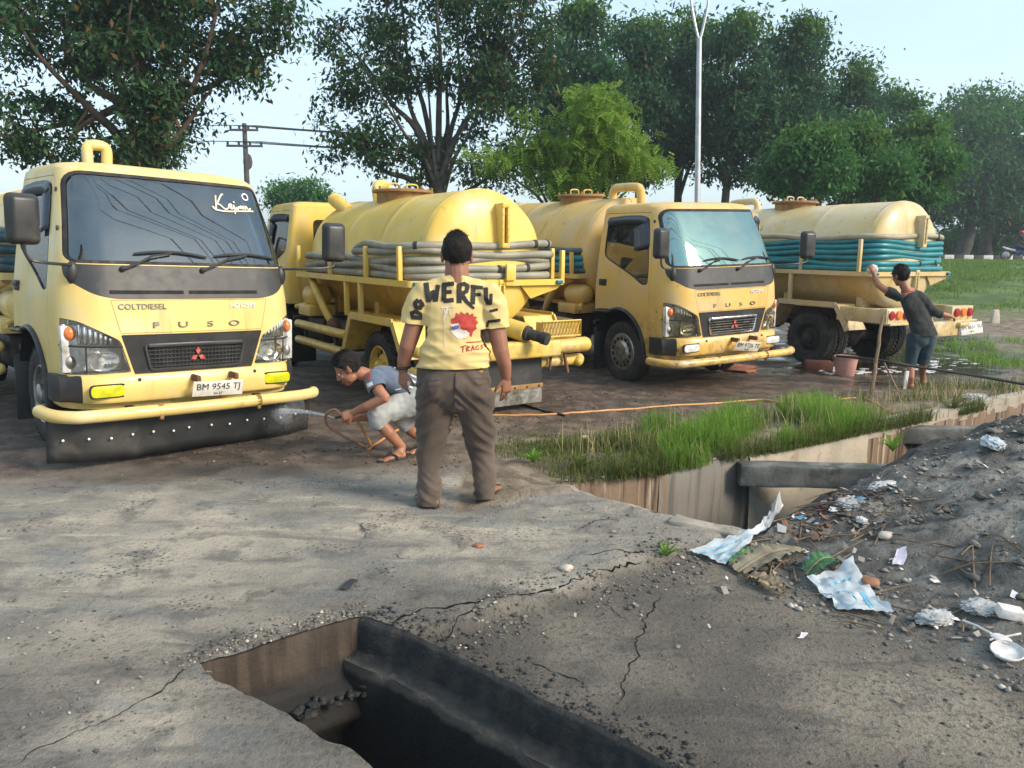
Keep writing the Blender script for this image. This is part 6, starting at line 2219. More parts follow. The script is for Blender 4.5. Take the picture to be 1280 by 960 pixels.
M['sandal'] = pmat('sandal_black', (.016, .015, .014), (.03, .028, .025), 10, .7)
M['eye_white'] = pmat('eye', (.7, .68, .64), None, rough=.2)
M['iris'] = pmat('iris', (.02, .012, .008), None, rough=.1)

def bisect(me, co, no, center=None, radius=None):
    """trim a mesh: everything on the side no points to goes, within radius of center"""
    bm = bmesh.new(); bm.from_mesh(me)
    if center is None: geom = list(bm.verts) + list(bm.edges) + list(bm.faces)
    else:
        fs = [f for f in bm.faces if (f.calc_center_median() - Vector(center)).length < radius]
        es = {e for f in fs for e in f.edges}; vs_ = {v for f in fs for v in f.verts}
        geom = list(vs_) + list(es) + fs
    bmesh.ops.bisect_plane(bm, geom=geom, plane_co=Vector(co), plane_no=Vector(no), clear_outer=True)
    bm.to_mesh(me); bm.free()
    return me

def wrinkle(me, fn):
    co = [v.co.copy() for v in me.vertices]; no = [v.normal.copy() for v in me.vertices]
    for v, c, n in zip(me.vertices, co, no): v.co = c + n * fn(c)
    me.update()

def head(bm, c, fwd, upv, s=1.0):
    f = Vector(fwd).normalized(); u = (Vector(upv) - f * Vector(upv).dot(f)).normalized(); r = f.cross(u)
    B = Matrix((r, f, u)).transposed()
    L = lambda x, y, z: Vector(c) + B @ Vector((x * s, y * s, z * s))
    def bl(p, rad): ball(bm, L(*p), tuple(q * s for q in rad), rot=B, seg=20)
    bl((0, -.008, .025), (.077, .096, .088)); bl((0, .032, -.026), (.064, .062, .082)); bl((0, .058, -.088), (.034, .030, .024))
    bl((.030, .02, -.065), (.034, .05, .04)); bl((-.030, .02, -.065), (.034, .05, .04))
    limb(bm, [L(0, .085, .018), L(0, .105, -.018), L(0, .104, -.03)], [.009 * s, .013 * s, .016 * s], 10)
    bl((.013, .095, -.033), (.010, .010, .008)); bl((-.013, .095, -.033), (.010, .010, .008))
    bl((0, .088, -.056), (.024, .012, .006)); bl((0, .086, -.067), (.021, .013, .007))
    for sx in (1, -1):
        bl((sx * .032, .080, .022), (.024, .012, .008)); bl((sx * .040, .066, -.022), (.020, .018, .018))
        bl((sx * .079, -.006, -.008), (.010, .020, .032)); bl((sx * .083, -.012, .008), (.010, .018, .020))
    eyes = [(L(sx * .031, .0765, .004), .0115 * s, f) for sx in (1, -1)]
    return L, B, eyes

def add_eyes(eyes, parent):
    for p, r, f in eyes:
        bm = bmesh.new(); ball(bm, p, r, seg=12); e = obj('eye', bm, M['eye_white'], parent)
        bm = bmesh.new(); ball(bm, p + f * r * .62, r * .52, seg=10); obj('iris', bm, M['iris'], e)

def hair_cap(c, B, s, cut_n, cut_o, fluff=.010, size=(.088, .104, .098), off=(0, -.012, .034), seed=0, parent=None):
    bm = bmesh.new()
    bmesh.ops.create_uvsphere(bm, u_segments=48, v_segments=32, radius=1.0)
    for v in bm.verts: v.co = Vector((v.co.x * size[0] * s, v.co.y * size[1] * s, v.co.z * size[2] * s))
    me = bm_mesh(bm)
    bmx = bmesh.new(); bmx.from_mesh(me)
    r = bmesh.ops.bisect_plane(bmx, geom=list(bmx.verts) + list(bmx.edges) + list(bmx.faces), plane_co=Vector(cut_o) * s, plane_no=Vector(cut_n), clear_outer=True)
    ed = [e for e in r['geom_cut'] if isinstance(e, bmesh.types.BMEdge)]
    bmesh.ops.contextual_create(bmx, geom=ed)
    for v in bmx.verts:
        k = mnoise.noise(v.co * 26 + Vector((seed, 0, 0))) + .6 * mnoise.noise(v.co * 70 + Vector((0, seed, 0)))
        v.co += v.co.normalized() * fluff * k * s
        v.co = Vector(c) + B @ (v.co + Vector(off) * s)
    bmx.to_mesh(me); bmx.free()
    o = obj('hair', me, M['hair'], parent, angle=70)
    # short strands standing out of the mass
    rh = np.random.default_rng(seed); me.calc_loop_triangles()
    fs = [(p.center.copy(), p.normal.copy()) for p in me.polygons if p.area < 1e-4]
    VV, FF = [], []
    for i in rh.integers(0, len(fs), 3200):
        p, n = fs[int(i)]
        p = p + Vector(rh.normal(0, .003, 3)); g = (n * .75 + B @ Vector((rh.normal(0, .35), .25 + rh.normal(0, .35), -.15 + rh.normal(0, .3)))).normalized()
        L = rh.uniform(.007, .016) * (1 + fluff * 45); s_ = g.cross(n + Vector((.01, .02, .03))); s_ = s_.normalized() * .0009
        k = len(VV); VV += [p - s_ - n * .003, p + s_ - n * .003, p + g * L]; FF.append((k, k + 1, k + 2))
    st = link('hair_strands', from_np('hair_strands', np.array([v[:] for v in VV]), np.array(FF), [M['hair']], smooth=False), o)
    tag(st, kind='stuff')
    return o

def hand(bm, wrist, d, pn, side, s=1.0, curl=.5, spread=.10, thumb_in=.35, curls=None):
    """palm and five fingers: d = direction of the fingers, pn = way the palm faces, side = +1 when the thumb lies along d x pn"""
    d = Vector(d).normalized(); pn = Vector(pn); pn = (pn - d * pn.dot(d)).normalized(); t = d.cross(pn).normalized() * side
    W = Vector(wrist)
    limb(bm, [W - d * .01 * s, W + d * .03 * s, W + d * .075 * s], [.026 * s, .036 * s, .039 * s], 14, ref=t, flat=[.75, .50, .42])
    lens = (.074, .082, .076, .060)
    for k in range(4):
        o = (1.5 - k) * .0200 * s
        base = W + d * (.070 - .004 * abs(1.2 - k)) * s + t * o
        fd = (d + t * (1.2 - k) * spread).normalized()
        cu = (curls[k] if curls else curl * (.8 + .2 * k))
        p = [base - fd * .012 * s, base]
        ang = 0
        for j, fr in enumerate((.46, .30, .24)):
            ang += cu * (.55, .75, .55)[j]
            dirn = fd * math.cos(ang) + pn * math.sin(ang)
            p.append(p[-1] + dirn * lens[k] * fr * s)
        limb(bm, p, [.0088 * s, .0088 * s, .0080 * s, .0074 * s, .0062 * s], 10)
    tb = W + d * .022 * s + t * .026 * s + pn * .006 * s
    td = (d * .75 + t * .75 + pn * thumb_in).normalized(); td2 = (d * .95 + t * .25 + pn * thumb_in * 1.5).normalized()
    limb(bm, [tb - td * .016 * s, tb + td * .022 * s, tb + td * .045 * s, tb + td * .045 * s + td2 * .026 * s], [.016 * s, .0125 * s, .0100 * s, .0078 * s], 10)

def foot(bm, heel, toe, ankle, s=1.0):
    h, t, a = Vector(heel), Vector(toe), Vector(ankle)
    d = (t - h).normalized(); sd_ = Vector((-d.y, d.x, 0)).normalized()
    L = (t - h).length
    limb(bm, [h + d * .03 + Vector((0, 0, .034)), h + d * L * .35 + Vector((0, 0, .036)), h + d * L * .62 + Vector((0, 0, .026)), h + d * L * .80 + Vector((0, 0, .020))], [.034 * s, .036 * s, .043 * s, .040 * s], 14, ref=sd_, flat=[.95, .85, .55, .42])
    limb(bm, [a, h + d * .055 + Vector((0, 0, .055)), h + d * L * .42 + Vector((0, 0, .036))], [.038 * s, .040 * s, .028 * s], 12)
    for k in range(5):
        o = (k - 2) * .0165 * s
        b = h + d * L * (.80 - .02 * abs(k - 1.3)) + sd_ * o + Vector((0, 0, .018))
        limb(bm, [b, b + d * (.045 - .005 * abs(k - 1.0)) * s - Vector((0, 0, .005))], [.0105 * s, .0095 * s], 8)

def sandal(heel, toe, parent, s=1.0):
    h, t = Vector(heel), Vector(toe); d = (t - h).normalized(); sd_ = Vector((-d.y, d.x, 0)).normalized(); L = (t - h).length + .03
    h = h - d * .012
    bm = bmesh.new()
    out = []
    for i in range(28):
        a = 2 * PI * i / 28
        u = .5 - .5 * math.cos(a); w = math.sin(a)
        wd = (.036 + .014 * math.sin(PI * min(1, u * 1.15)) * u) * s
        out.append(h + d * L * u + sd_ * wd * (1 if w >= 0 else -1) * abs(w) ** .55)
    lo = [bm.verts.new(p + Vector((0, 0, .0))) for p in out]; hi = [bm.verts.new(p + Vector((0, 0, .018))) for p in out]
    bm.faces.new(lo[::-1]); bm.faces.new(hi)
    for i in range(28): bm.faces.new((lo[i], lo[(i + 1) % 28], hi[(i + 1) % 28], hi[i]))
    o = obj('sandal', bm, M['sandal'], parent)
    bm = bmesh.new()
    for sg in (1, -1):
        tube(bm, spline([h + d * L * .80 + Vector((0, 0, .03)), h + d * L * .62 + sd_ * sg * .025 + Vector((0, 0, .06)), h + d * L * .45 + sd_ * sg * .045 + Vector((0, 0, .045)), h + d * L * .38 + sd_ * sg * .044 + Vector((0, 0, .012))], 4), .0085, 6, flat=.6)
    obj('strap', bm, M['sandal'], o)
    return o

def print_on(bvhs, strokes, name, m, parent, off=.0032, depth=None):
    """flat print on cloth: ribbons drawn over the photograph's measurements and laid on the garment"""
    bm = bmesh.new()
    o_ = Vector((0, 0, CAM_H))
    for pts, w in strokes:
        P = [Vector((p[0], p[1], 0)) for p in pts]
        Q = []
        for a, b in zip(P, P[1:]):
            n = max(1, int((b - a).length / 1.6))
            Q += [a.lerp(b, i / n) for i in range(n)]
        Q.append(P[-1])
        prev = None
        n = len(Q)
        for i in range(n):
            t_ = (Q[min(n - 1, i + 1)] - Q[max(0, i - 1)])
            if t_.length < 1e-6: t_ = Vector((1, 0, 0))
            t_.normalize(); nn = Vector((-t_.y, t_.x, 0))
            ww = w if not isinstance(w, (list, tuple)) else w[0] + (w[1] - w[0]) * i / max(1, n - 1)
            ww *= 1.22 + .12 * math.sin(i * 2.7 + P[0].x) if name in ('shirt_lettering', 'sleeve_lettering') else 1
            row = []
            for k in (-.5, -.17, .17, .5):
                q = Q[i] + nn * ww * k
                d = (view_point(q.x, q.y, 5.0) - o_).normalized()
                hit = bvhs.ray_cast(o_, d)
                if hit[0] is None: row = None; break
                row.append(hit[0] + hit[1] * (off if hit[1].dot(d) < 0 else -off))
            if row is None: prev = None; continue
            r = [bm.verts.new(p) for p in row]
            if prev:
                if (r[0].co - prev[0].co).length < .10:
                    for k in range(3): bm.faces.new((prev[k], r[k], r[k + 1], prev[k + 1]))
            prev = r
    if not bm.verts: bm.free(); return
    bmesh.ops.recalc_face_normals(bm, faces=bm.faces)
    return obj(name, bm, m, parent, angle=80)

def fill_print(bvhs, poly, name, m, parent, off=.0025):
    """filled patch"""
    ys = [p[1] for p in poly]; st = []
    y = min(ys) + .4
    while y < max(ys):
        xs = []
        for (ax, ay), (bx, by) in zip(poly, poly[1:] + poly[:1]):
            if (ay > y) != (by > y): xs.append(ax + (y - ay) / (by - ay) * (bx - ax))
        xs.sort()
        for a, b in zip(xs[::2], xs[1::2]):
            if b - a > .5: st.append(([(a, y), (b, y)], 1.25))
        y += 1.1
    return print_on(bvhs, st, name, m, parent, off)

# ---------------------------------------------------------------- the standing man, seen from behind
D0 = 4.74
V = lambda px, py, dy=0.0: view_point(px, py, D0 + dy)
man = thing('person', 'man in a yellow printed shirt and brown trousers standing with his back to us', 'person', loc=(0, 0, 0))
hl, hr = ground_point(545, 634), ground_point(599, 629)
tl, tr_ = hl + Vector((-.135, .20, 0)), hr + Vector((.115, .205, 0))
for p in (hl, hr, tl, tr_): p.z = hz(p.x, p.y)
bm = bmesh.new()
hc = V(571, 320, .02)
Lh, Bh, eyes = head(bm, hc, (-.10, 1, -.06), (0, .05, 1), 1.10)
limb(bm, [V(571, 352, .0), V(571, 340, .0), V(571, 326, .01)], [.078, .072, .070], 16)
# torso under the shirt
limb(bm, [V(567, 478), V(567, 450), V(567, 410, .01), V(568, 380, .0), V(570, 362, 0)], [.185, .175, .175, .18, .12], 20, ref=(1, 0, 0), flat=[.62, .64, .6, .52, .6])
# arms
limb(bm, [V(531, 369), V(519, 402, -.01), V(509, 434, -.02), V(505, 450, .0), V(503.5, 463, .02)], [.064, .058, .050, .042, .032], 16)
limb(bm, [V(612, 371), V(620, 407, -.01), V(626, 438, -.02), V(631, 456, .0), V(632.5, 471, .02)], [.064, .058, .050, .042, .032], 16)
hand(bm, V(503.5, 464, .02), (-.03, .06, -1), (.55, .55, 0), 1, 1.08, curl=.62, spread=.06, curls=(.35, .6, .7, .75))
hand(bm, V(632.5, 472, .02), (.05, .06, -1), (-.55, .55, 0), -1, 1.08, curl=.5, spread=.06, curls=(.30, .45, .6, .7))
# legs and feet
al, ar_ = V(535.5, 622, .02), V(606.5, 617, .10)
limb(bm, [V(548, 480), V(543, 530, .02), V(539, 562, .03), V(536, 592, .02), al], [.10, .085, .065, .055, .042], 16)
limb(bm, [V(588, 480), V(595, 527, .05), V(602, 560, .09), V(605, 590, .09), ar_], [.10, .085, .065, .055, .042], 16)
foot(bm, hl, tl, al); foot(bm, hr, tr_, ar_)
body = obj('body', blob(bm, .0042, 5), M['skin_a'], man, angle=80)
add_eyes(eyes, body)
hair_cap(hc, Bh, 1.10, (0, .60, -.80), (0, .035, -.050), .006, (.083, .103, .096), (0, -.014, .036), 3, man)
# shirt
bm = bmesh.new()
limb(bm, [V(568, 470), V(568, 458), V(567.5, 442), V(567, 420), V(567, 398), V(568, 380), V(569, 366), V(570, 354), V(571, 347)], [.222, .222, .216, .212, .212, .212, .190, .13, .088], 28, ref=(1, 0, 0), flat=[.64, .66, .66, .64, .60, .54, .50, .62, .85])
limb(bm, [V(571, 360), V(545, 362), V(530, 370)], [.085, .070, .070], 18, flat=.85)
limb(bm, [V(571, 360), V(596, 362), V(611, 370)], [.085, .070, .070], 18, flat=.85)
limb(bm, [V(534, 367), V(525, 378), V(520, 392), V(517, 412)], [.085, .087, .082, .079], 18)
limb(bm, [V(609, 368), V(616, 381), V(620, 397), V(622.5, 417)], [.085, .087, .082, .077], 18)
me = blob(bm, .008, 8)
def shirt_fold(c):
    k = float(sstep(1.28, .88, c.z)); u = c.x + .345
    rid = max(0, 1 - abs(mnoise.noise(Vector((c.x * 2.2 + 1.3, c.y * 2, c.z * 15 + 5 * u * u)))) * 2.3)
    f = .018 * k * (rid - .3)
    rid2 = max(0, 1 - abs(mnoise.noise(Vector((c.x * 7 + 9 * c.z, c.y * 3, c.z * 7)))) * 2.5)
    f += .011 * (rid2 - .3) * (.4 + .6 * float(sstep(.10, .20, abs(u))))
    f += .004 * mnoise.noise(Vector((c.x * 14, c.y * 8, c.z * 14)))
    return float(f)
wrinkle(me, shirt_fold)
bisect(me, V(568, 457.5), (0.02, 0, -1), V(568, 470), .33)
bisect(me, V(518.5, 404), (-.12, 0, -1), V(517, 408), .13)
bisect(me, V(621, 409), (.10, 0, -1), V(623, 413), .13)
bisect(me, V(571, 347), (0, .25, 1), V(571, 342), .13)
sh = obj('shirt', me, M['shirt_yellow'], man, angle=80)
bv = bvh_of(sh.data)
sm = sh.modifiers.new('thick', 'SOLIDIFY'); sm.thickness = .004; sm.offset = -1
Z6 = lambda pts: [(490 + x / 5.05, 280 + y / 5.05) for x, y in pts]
w6 = 24 / 5.05
ST = []
for pts, w in [([(215, 372), (222, 430), (232, 492)], 27), ([(232, 492), (256, 430)], 22), ([(254, 420), (276, 490)], 24), ([(276, 490), (292, 385)], 22),            # W
               ([(330, 380), (328, 488)], 26), ([(318, 384), (392, 376)], 22), ([(328, 432), (378, 428)], 20), ([(326, 486), (390, 480)], 22),                       # E
               ([(424, 384), (424, 500)], 26), ([(414, 388), (455, 378), (478, 392), (470, 425), (432, 446)], 22), ([(440, 446), (470, 490), (518, 534)], (26, 12)),  # R
               ([(514, 398), (508, 508)], 25), ([(496, 394), (574, 404)], 18), ([(510, 446), (562, 446)], 16),                                                       # F
               ([(592, 402), (594, 470), (604, 500), (622, 500), (626, 440)], (24, 16)),                                                                            # U
               ([(668, 538), (640, 546), (616, 552)], 14), ([(684, 606), (640, 612), (606, 616)], 15), ([(606, 616), (600, 650)], 14)]:                               # sleeve bars
    ST.append((Z6(pts), tuple(q / 5.05 for q in w) if isinstance(w, tuple) else w / 5.05))
print_on(bv, ST, 'shirt_lettering', M['print_black'], sh)
ST = []
for pts, w in [([(124, 588), (190, 592)], 22), ([(132, 590), (124, 560), (150, 552), (178, 566), (180, 590)], 20), ([(168, 478), (146, 500), (152, 528), (178, 530), (190, 505), (172, 480)], 22), ([(190, 492), (200, 520)], 14)]:
    ST.append((Z6(pts), w / 5.05))
print_on(bv, ST, 'sleeve_lettering', M['print_black'], sh)
fill_print(bv, Z6([(372, 600), (400, 590), (404, 560), (424, 572), (436, 552), (456, 570), (476, 556), (490, 574), (512, 564), (516, 584), (536, 586), (528, 604), (544, 622), (528, 640), (534, 660), (512, 676), (500, 716), (486, 690), (440, 676), (430, 640), (392, 628), (376, 626)]), 'shirt_graphic_red', M['print_red'], sh)
fill_print(bv, Z6([(372, 640), (420, 626), (432, 664), (468, 672), (490, 690), (470, 716), (420, 728), (396, 706), (372, 682)]), 'shirt_graphic_white', M['print_white'], sh, .0034)
fill_print(bv, Z6([(374, 650), (420, 636), (428, 654), (378, 672)]), 'shirt_graphic_band', M['print_blue'], sh, .0043)
print_on(bv, [(Z6([(310, 530), (392, 520)]), 1.6), (Z6([(352, 528), (324, 606)]), 2.0), (Z6([(330, 540), (340, 590)]), 1.2), (Z6([(360, 540), (372, 580)]), 1.2)] + [(Z6([(332, 612 + 14 * i), (334, 620 + 14 * i)]), 1.5) for i in range(12)], 'shirt_print_white', M['print_white'], sh)
print_on(bv, [(Z6(p), 1.3) for p in ([(434, 778), (468, 766)], [(450, 772), (446, 812)], [(474, 770), (470, 806)], [(474, 772), (492, 776), (474, 788), (490, 802)], [(500, 802), (510, 766), (520, 798)], [(502, 788), (518, 784)],
              [(546, 764), (530, 776), (530, 794), (546, 792), (546, 780)], [(574, 762), (558, 770), (572, 780), (556, 792)], [(470, 748), (580, 742)])], 'shirt_print_red', M['print_red'], sh)
# trousers
bm = bmesh.new()
limb(bm, [V(567, 448), V(567, 462), V(567, 480), V(567, 492)], [.200, .222, .232, .215], 28, ref=(1, 0, 0), flat=[.62, .66, .70, .66])
ball(bm, V(549, 481, -.055), (.115, .105, .125)); ball(bm, V(586, 481, -.045), (.115, .105, .125))
limb(bm, [V(545, 492), V(542.5, 512), V(541, 535, .02), V(538, 562, .03), V(536, 592, .02), V(535.5, 615, .01), V(536, 634, 0)], [.124, .114, .103, .086, .073, .068, .068], 20)
limb(bm, [V(590, 492, .01), V(594, 512, .03), V(597, 532, .05), V(602, 560, .09), V(605, 588, .09), V(606.5, 610, .08), V(607, 628, .07)], [.124, .112, .100, .085, .072, .066, .068], 20)
me = blob(bm, .008, 6)
def leg_fold(c):
    side = 1 if c.x > -.345 else -1
    q = Vector((c.x * 5, c.y * 5, c.z * 9 + side * c.x * 9))
    f = .016 * mnoise.noise(q) + .007 * mnoise.noise(q * 2.1 + Vector((3, 0, 0)))
    rid = 1 - abs(mnoise.noise(Vector((c.x * 4 + side, c.y * 4, c.z * 15 - side * c.x * 13)))) * 2.2
    f += .018 * max(0, rid) * float(sstep(.30, .04, c.z))
    f += .016 * max(0, 1 - abs(mnoise.noise(Vector((c.x * 5, c.y * 5 + side, c.z * 16 + side * c.x * 16)))) * 2.4) * math.exp(-((c.z - .45) / .12) ** 2)
    f += .020 * max(0, 1 - abs(mnoise.noise(Vector((c.x * 3, 4, c.z * 15 + abs(c.x + .345) * 14)))) * 2.6) * math.exp(-((c.z - .72) / .10) ** 2)
    return float(f)
wrinkle(me, leg_fold)
bisect(me, V(536, 630.5), (-.05, -.12, -1), V(536, 636), .12)
bisect(me, V(607, 624.5), (.05, -.12, -1), V(607, 630, .07), .12)
bisect(me, V(567, 450), (0, 0, 1), V(567, 445), .26)
tro = obj('trousers', me, M['trouser_brown'], man, angle=80)
bt = bvh_of(tro.data)
sm = tro.modifiers.new('thick', 'SOLIDIFY'); sm.thickness = .004; sm.offset = -1
Z7 = lambda pts: [(490 + x / 4.57, 440 + y / 4.57) for x, y in pts]
M['seam'] = cloth('trouser_seam', (.045, .034, .028), (.06, .045, .036))
print_on(bt, [(Z7([(190, 168), (285, 160)]), .7), (Z7([(196, 170), (200, 200), (282, 190)]), .4), (Z7([(470, 150), (552, 156)]), .8), (Z7([(466, 172), (495, 190), (540, 178)]), .7), (Z7([(362, 110), (358, 200), (352, 300)]), .7), (Z7([(160, 104), (362, 112), (560, 100)]), .6)], 'trouser_seam', M['seam'], tro, .0022)
fill_print(bt, Z7([(497, 104), (518, 102), (520, 114), (499, 116)]), 'trouser_label', M['hatch_brown'], tro, .0022)
sandal(hl, tl, man); sandal(hr, tr_, man)
bm = bmesh.new()
w0 = V(504.2, 459.5, .012)
tube(bm, [w0 + Vector((.037 * math.cos(a), .037 * math.sin(a), .004 * math.cos(a))) for a in [2 * PI * i / 20 for i in range(20)]], .009, 8, closed=True, flat=1.6)
wb = obj('wristwatch', bm, M['print_black'], man); 

# ---------------------------------------------------------------- the crouching youth with the hose
D0 = 5.85
boy = thing('person', 'youth in a blue shirt and grey shorts crouching to spray water from a hose', 'person')
h1, t1 = ground_point(508, 573), ground_point(474, 577.5); h2, t2 = ground_point(541, 563), ground_point(507, 569)
for p in (h1, t1, h2, t2): p.z = hz(p.x, p.y)
d1_, d2_ = h1.y - D0, h2.y - D0
bm = bmesh.new()
hc = V(435, 461, -.06)
ff = Vector((-.80, -.18, -.56)); uu = Vector((-.52, -.05, .82))
Lh, Bh, eyes = head(bm, hc, ff, uu, .98)
limb(bm, [V(466, 473, -.02), V(456, 468, -.03), V(443, 464, -.05)], [.062, .054, .054], 14)
limb(bm, [V(527, 492, .12), V(508, 484, .08), V(488, 476, .03), V(470, 473, 0)], [.115, .115, .12, .10], 18, ref=(0, 1, 0), flat=.78)
# near arm, far arm, hands together on the nozzle
nz = V(428, 520, -.10)
limb(bm, [V(466, 476, -.12), V(474, 489, -.20), V(481, 497, -.22), V(458, 508, -.19), V(441, 516, -.14)], [.050, .044, .040, .036, .026], 14)
limb(bm, [V(470, 478, .13), V(480, 500, .14), V(484, 519, .10), V(462, 522, .02), V(444, 522, -.03)], [.048, .042, .038, .034, .025], 14)
hand(bm, V(441, 516, -.14), (-.92, -.05, -.36), (.1, .75, -.45), 1, .98, curls=(1.0, 1.15, 1.2, 1.25), spread=.02, thumb_in=.5)
hand(bm, V(445, 522, -.03), (-.93, -.25, -.12), (.0, -.75, .45), 1, .98, curls=(1.1, 1.2, 1.25, 1.3), spread=.02, thumb_in=.5)
# legs: near and far
a1, a2 = V(502, 559, d1_), V(532, 551, d2_)
k1, k2 = V(468, 521, -.10), V(502, 522, .12)
hp = V(527, 500, .10)
limb(bm, [hp + Vector((0, -.07, 0)), V(498, 507, -.02), k1, V(486, 541, -.09), a1], [.085, .075, .056, .048, .036], 16)
limb(bm, [hp + Vector((.02, .07, 0)), V(520, 508, .14), k2, V(514, 538, .16), a2], [.085, .075, .056, .048, .036], 16)
foot(bm, h1, t1, a1, .95); foot(bm, h2, t2, a2, .95)
bb = obj('body', blob(bm, .0042, 5), M['skin_b'], boy, angle=80)
add_eyes(eyes, bb)
hair_cap(hc, Bh, .98, (0, .72, -.69), (0, .030, -.020), .014, (.091, .112, .106), (0, -.014, .034), 7, boy)
bm = bmesh.new()
limb(bm, [V(534, 494, .14), V(520, 489, .10), V(503, 482, .07), V(488, 475, .03), V(474, 472, 0), V(462, 470, -.02)], [.140, .138, .138, .140, .125, .072], 22, ref=(0, 1, 0), flat=[.84, .82, .78, .74, .76, .9])
limb(bm, [V(470, 472, -.09), V(467, 478, -.13), V(473, 489, -.19)], [.072, .072, .068], 16)
limb(bm, [V(472, 474, .10), V(474, 486, .14), V(479, 497, .15)], [.070, .070, .064], 16)
me = blob(bm, .007, 6)
wrinkle(me, lambda c: .006 * mnoise.noise(Vector((c.x * 9, c.y * 8, c.z * 10))) + .004 * mnoise.noise(c * 22))
bisect(me, V(472, 487.5, -.18), (V(473, 489, -.19) - V(467, 478, -.13)).normalized(), V(474, 491, -.19), .10)
bisect(me, V(478, 495, .15), (V(479, 497, .15) - V(474, 486, .14)).normalized(), V(480, 499, .15), .09)
bisect(me, V(464.5, 470.5, -.02), (-1, -.1, .25), V(460, 470, -.02), .10)
bsh = obj('shirt', me, M['shirt_blue'], boy, angle=80)
bv = bvh_of(bsh.data)
sm = bsh.modifiers.new('thick', 'SOLIDIFY'); sm.thickness = .004; sm.offset = -1
ZB = lambda pts: [(380 + x / 4.8, 400 + y / 4.8) for x, y in pts]
fill_print(bv, ZB([(376, 384), (408, 370), (416, 388), (384, 408)]), 'sleeve_patch_white', M['print_white'], bsh)
fill_print(bv, ZB([(366, 330), (392, 318), (404, 336), (388, 362), (368, 352)]), 'sleeve_patch_red', M['print_red'], bsh)
print_on(bv, [(ZB([(520, 272), (556, 300)]), 1.6), (ZB([(548, 418), (580, 412)]), 1.2), (ZB([(640, 360), (668, 376)]), 2.2), (ZB([(632, 400), (664, 412)]), 2.2), (ZB([(640, 330), (672, 346)]), 1.6)], 'shirt_print', M['print_white'], bsh)
print_on(bv, [(ZB([(636, 384), (668, 398)]), 1.4), (ZB([(530, 282), (560, 308)]), 1.0)], 'shirt_print_dark', M['print_black'], bsh)
bm = bmesh.new()
ball(bm, V(527, 499, .10), (.15, .165, .14))
limb(bm, [V(524, 499, .02), V(498, 508, -.03), V(474, 518, -.09), V(474, 531, -.095)], [.120, .104, .092, .074], 18)
limb(bm, [V(528, 500, .17), V(516, 510, .15), V(503, 521, .125), V(509, 533, .15)], [.115, .10, .088, .068], 18)
me = blob(bm, .007, 6)
wrinkle(me, lambda c: .007 * mnoise.noise(Vector((c.x * 12, c.y * 9, c.z * 14))) + .004 * mnoise.noise(c * 26))
sd1 = (a1 - k1).normalized(); sd2 = (a2 - k2).normalized()
bisect(me, V(477, 532, -.095), sd1, V(478, 536, -.095), .10)
bisect(me, V(509, 533, .15), sd2, V(511, 537, .15), .10)
so = obj('shorts', me, M['shorts_grey'], boy, angle=80)
sm = so.modifiers.new('thick', 'SOLIDIFY'); sm.thickness = .005; sm.offset = -1
sandal(h1, t1, boy, .95); sandal(h2, t2, boy, .95)

# ---------------------------------------------------------------- the youth washing the far truck
D0 = 9.35
kid = thing('person', 'barefoot youth in dark shirt reaching up with a white rag at the dusty truck', 'person')
g1, g2 = ground_point(1141, 486), ground_point(1155, 481)
q1, q2 = g1 + Vector((-.03, .20, 0)), g2 + Vector((.06, .20, 0))
for p in (g1, g2, q1, q2): p.z = hz(p.x, p.y)
bm = bmesh.new()
hc = V(1126, 345, .05)
Lh, Bh, eyes = head(bm, hc, (-.35, .90, -.25), (-.15, .2, 1), .98)
limb(bm, [V(1133, 362, 0), V(1129, 354, .02)], [.056, .054], 14)
limb(bm, [V(1153, 412), V(1148, 395), V(1141, 378), V(1134, 366)], [.13, .125, .14, .10], 18, ref=(1, .3, 0), flat=.62)
limb(bm, [V(1119, 368), V(1106, 362, .06), V(1098, 356, .10), V(1094, 348, .14), V(1092, 341, .16)], [.048, .042, .038, .032, .025], 14)
limb(bm, [V(1148, 370), V(1162, 383, -.02), V(1170, 391, -.02), V(1180, 393.5, .0), V(1187, 395, .02)], [.050, .044, .040, .034, .026], 14)
hand(bm, V(1092, 341, .16), (-.15, .35, .9), (-.2, .9, -.2), -1, .95, curls=(.5, .6, .7, .8), spread=.06)
hand(bm, V(1187, 395, .02), (.85, .4, -.25), (-.1, .5, -.85), 1, .95, curls=(.4, .5, .6, .7), spread=.06)
b1, b2 = V(1139, 472, g1.y - D0 + .02), V(1153, 468, g2.y - D0 + .02)
limb(bm, [V(1145, 415), V(1140, 440, .02), V(1138, 452, .02), b1], [.085, .065, .052, .036], 14)
limb(bm, [V(1158, 415), V(1157, 438, .02), V(1154, 450, .03), b2], [.085, .065, .052, .036], 14)
foot(bm, g1, q1, b1, .95); foot(bm, g2, q2, b2, .95)
kb_ = obj('body', blob(bm, .005, 4), M['skin_b'], kid, angle=80)
add_eyes(eyes, kb_)
hair_cap(hc, Bh, .98, (0, .70, -.71), (0, .030, -.04), .010, (.090, .108, .104), (0, -.012, .034), 9, kid)
bm = bmesh.new()
limb(bm, [V(1157, 424), V(1154, 414), V(1149, 398), V(1143, 382), V(1138, 371), V(1134, 364)], [.165, .158, .150, .160, .145, .075], 22, ref=(1, .3, 0), flat=[.7, .68, .64, .6, .56, .8])
limb(bm, [V(1124, 370), V(1116, 367, .02), V(1107, 363, .05)], [.070, .066, .060], 14)
limb(bm, [V(1146, 370), V(1158, 380, -.02), V(1167, 389, -.02), V(1178, 394, .0)], [.072, .064, .056, .048], 14)
me = blob(bm, .009, 5)
wrinkle(me, lambda c: .009 * mnoise.noise(Vector((c.x * 8, c.y * 8, c.z * 11))) + .005 * mnoise.noise(c * 20))
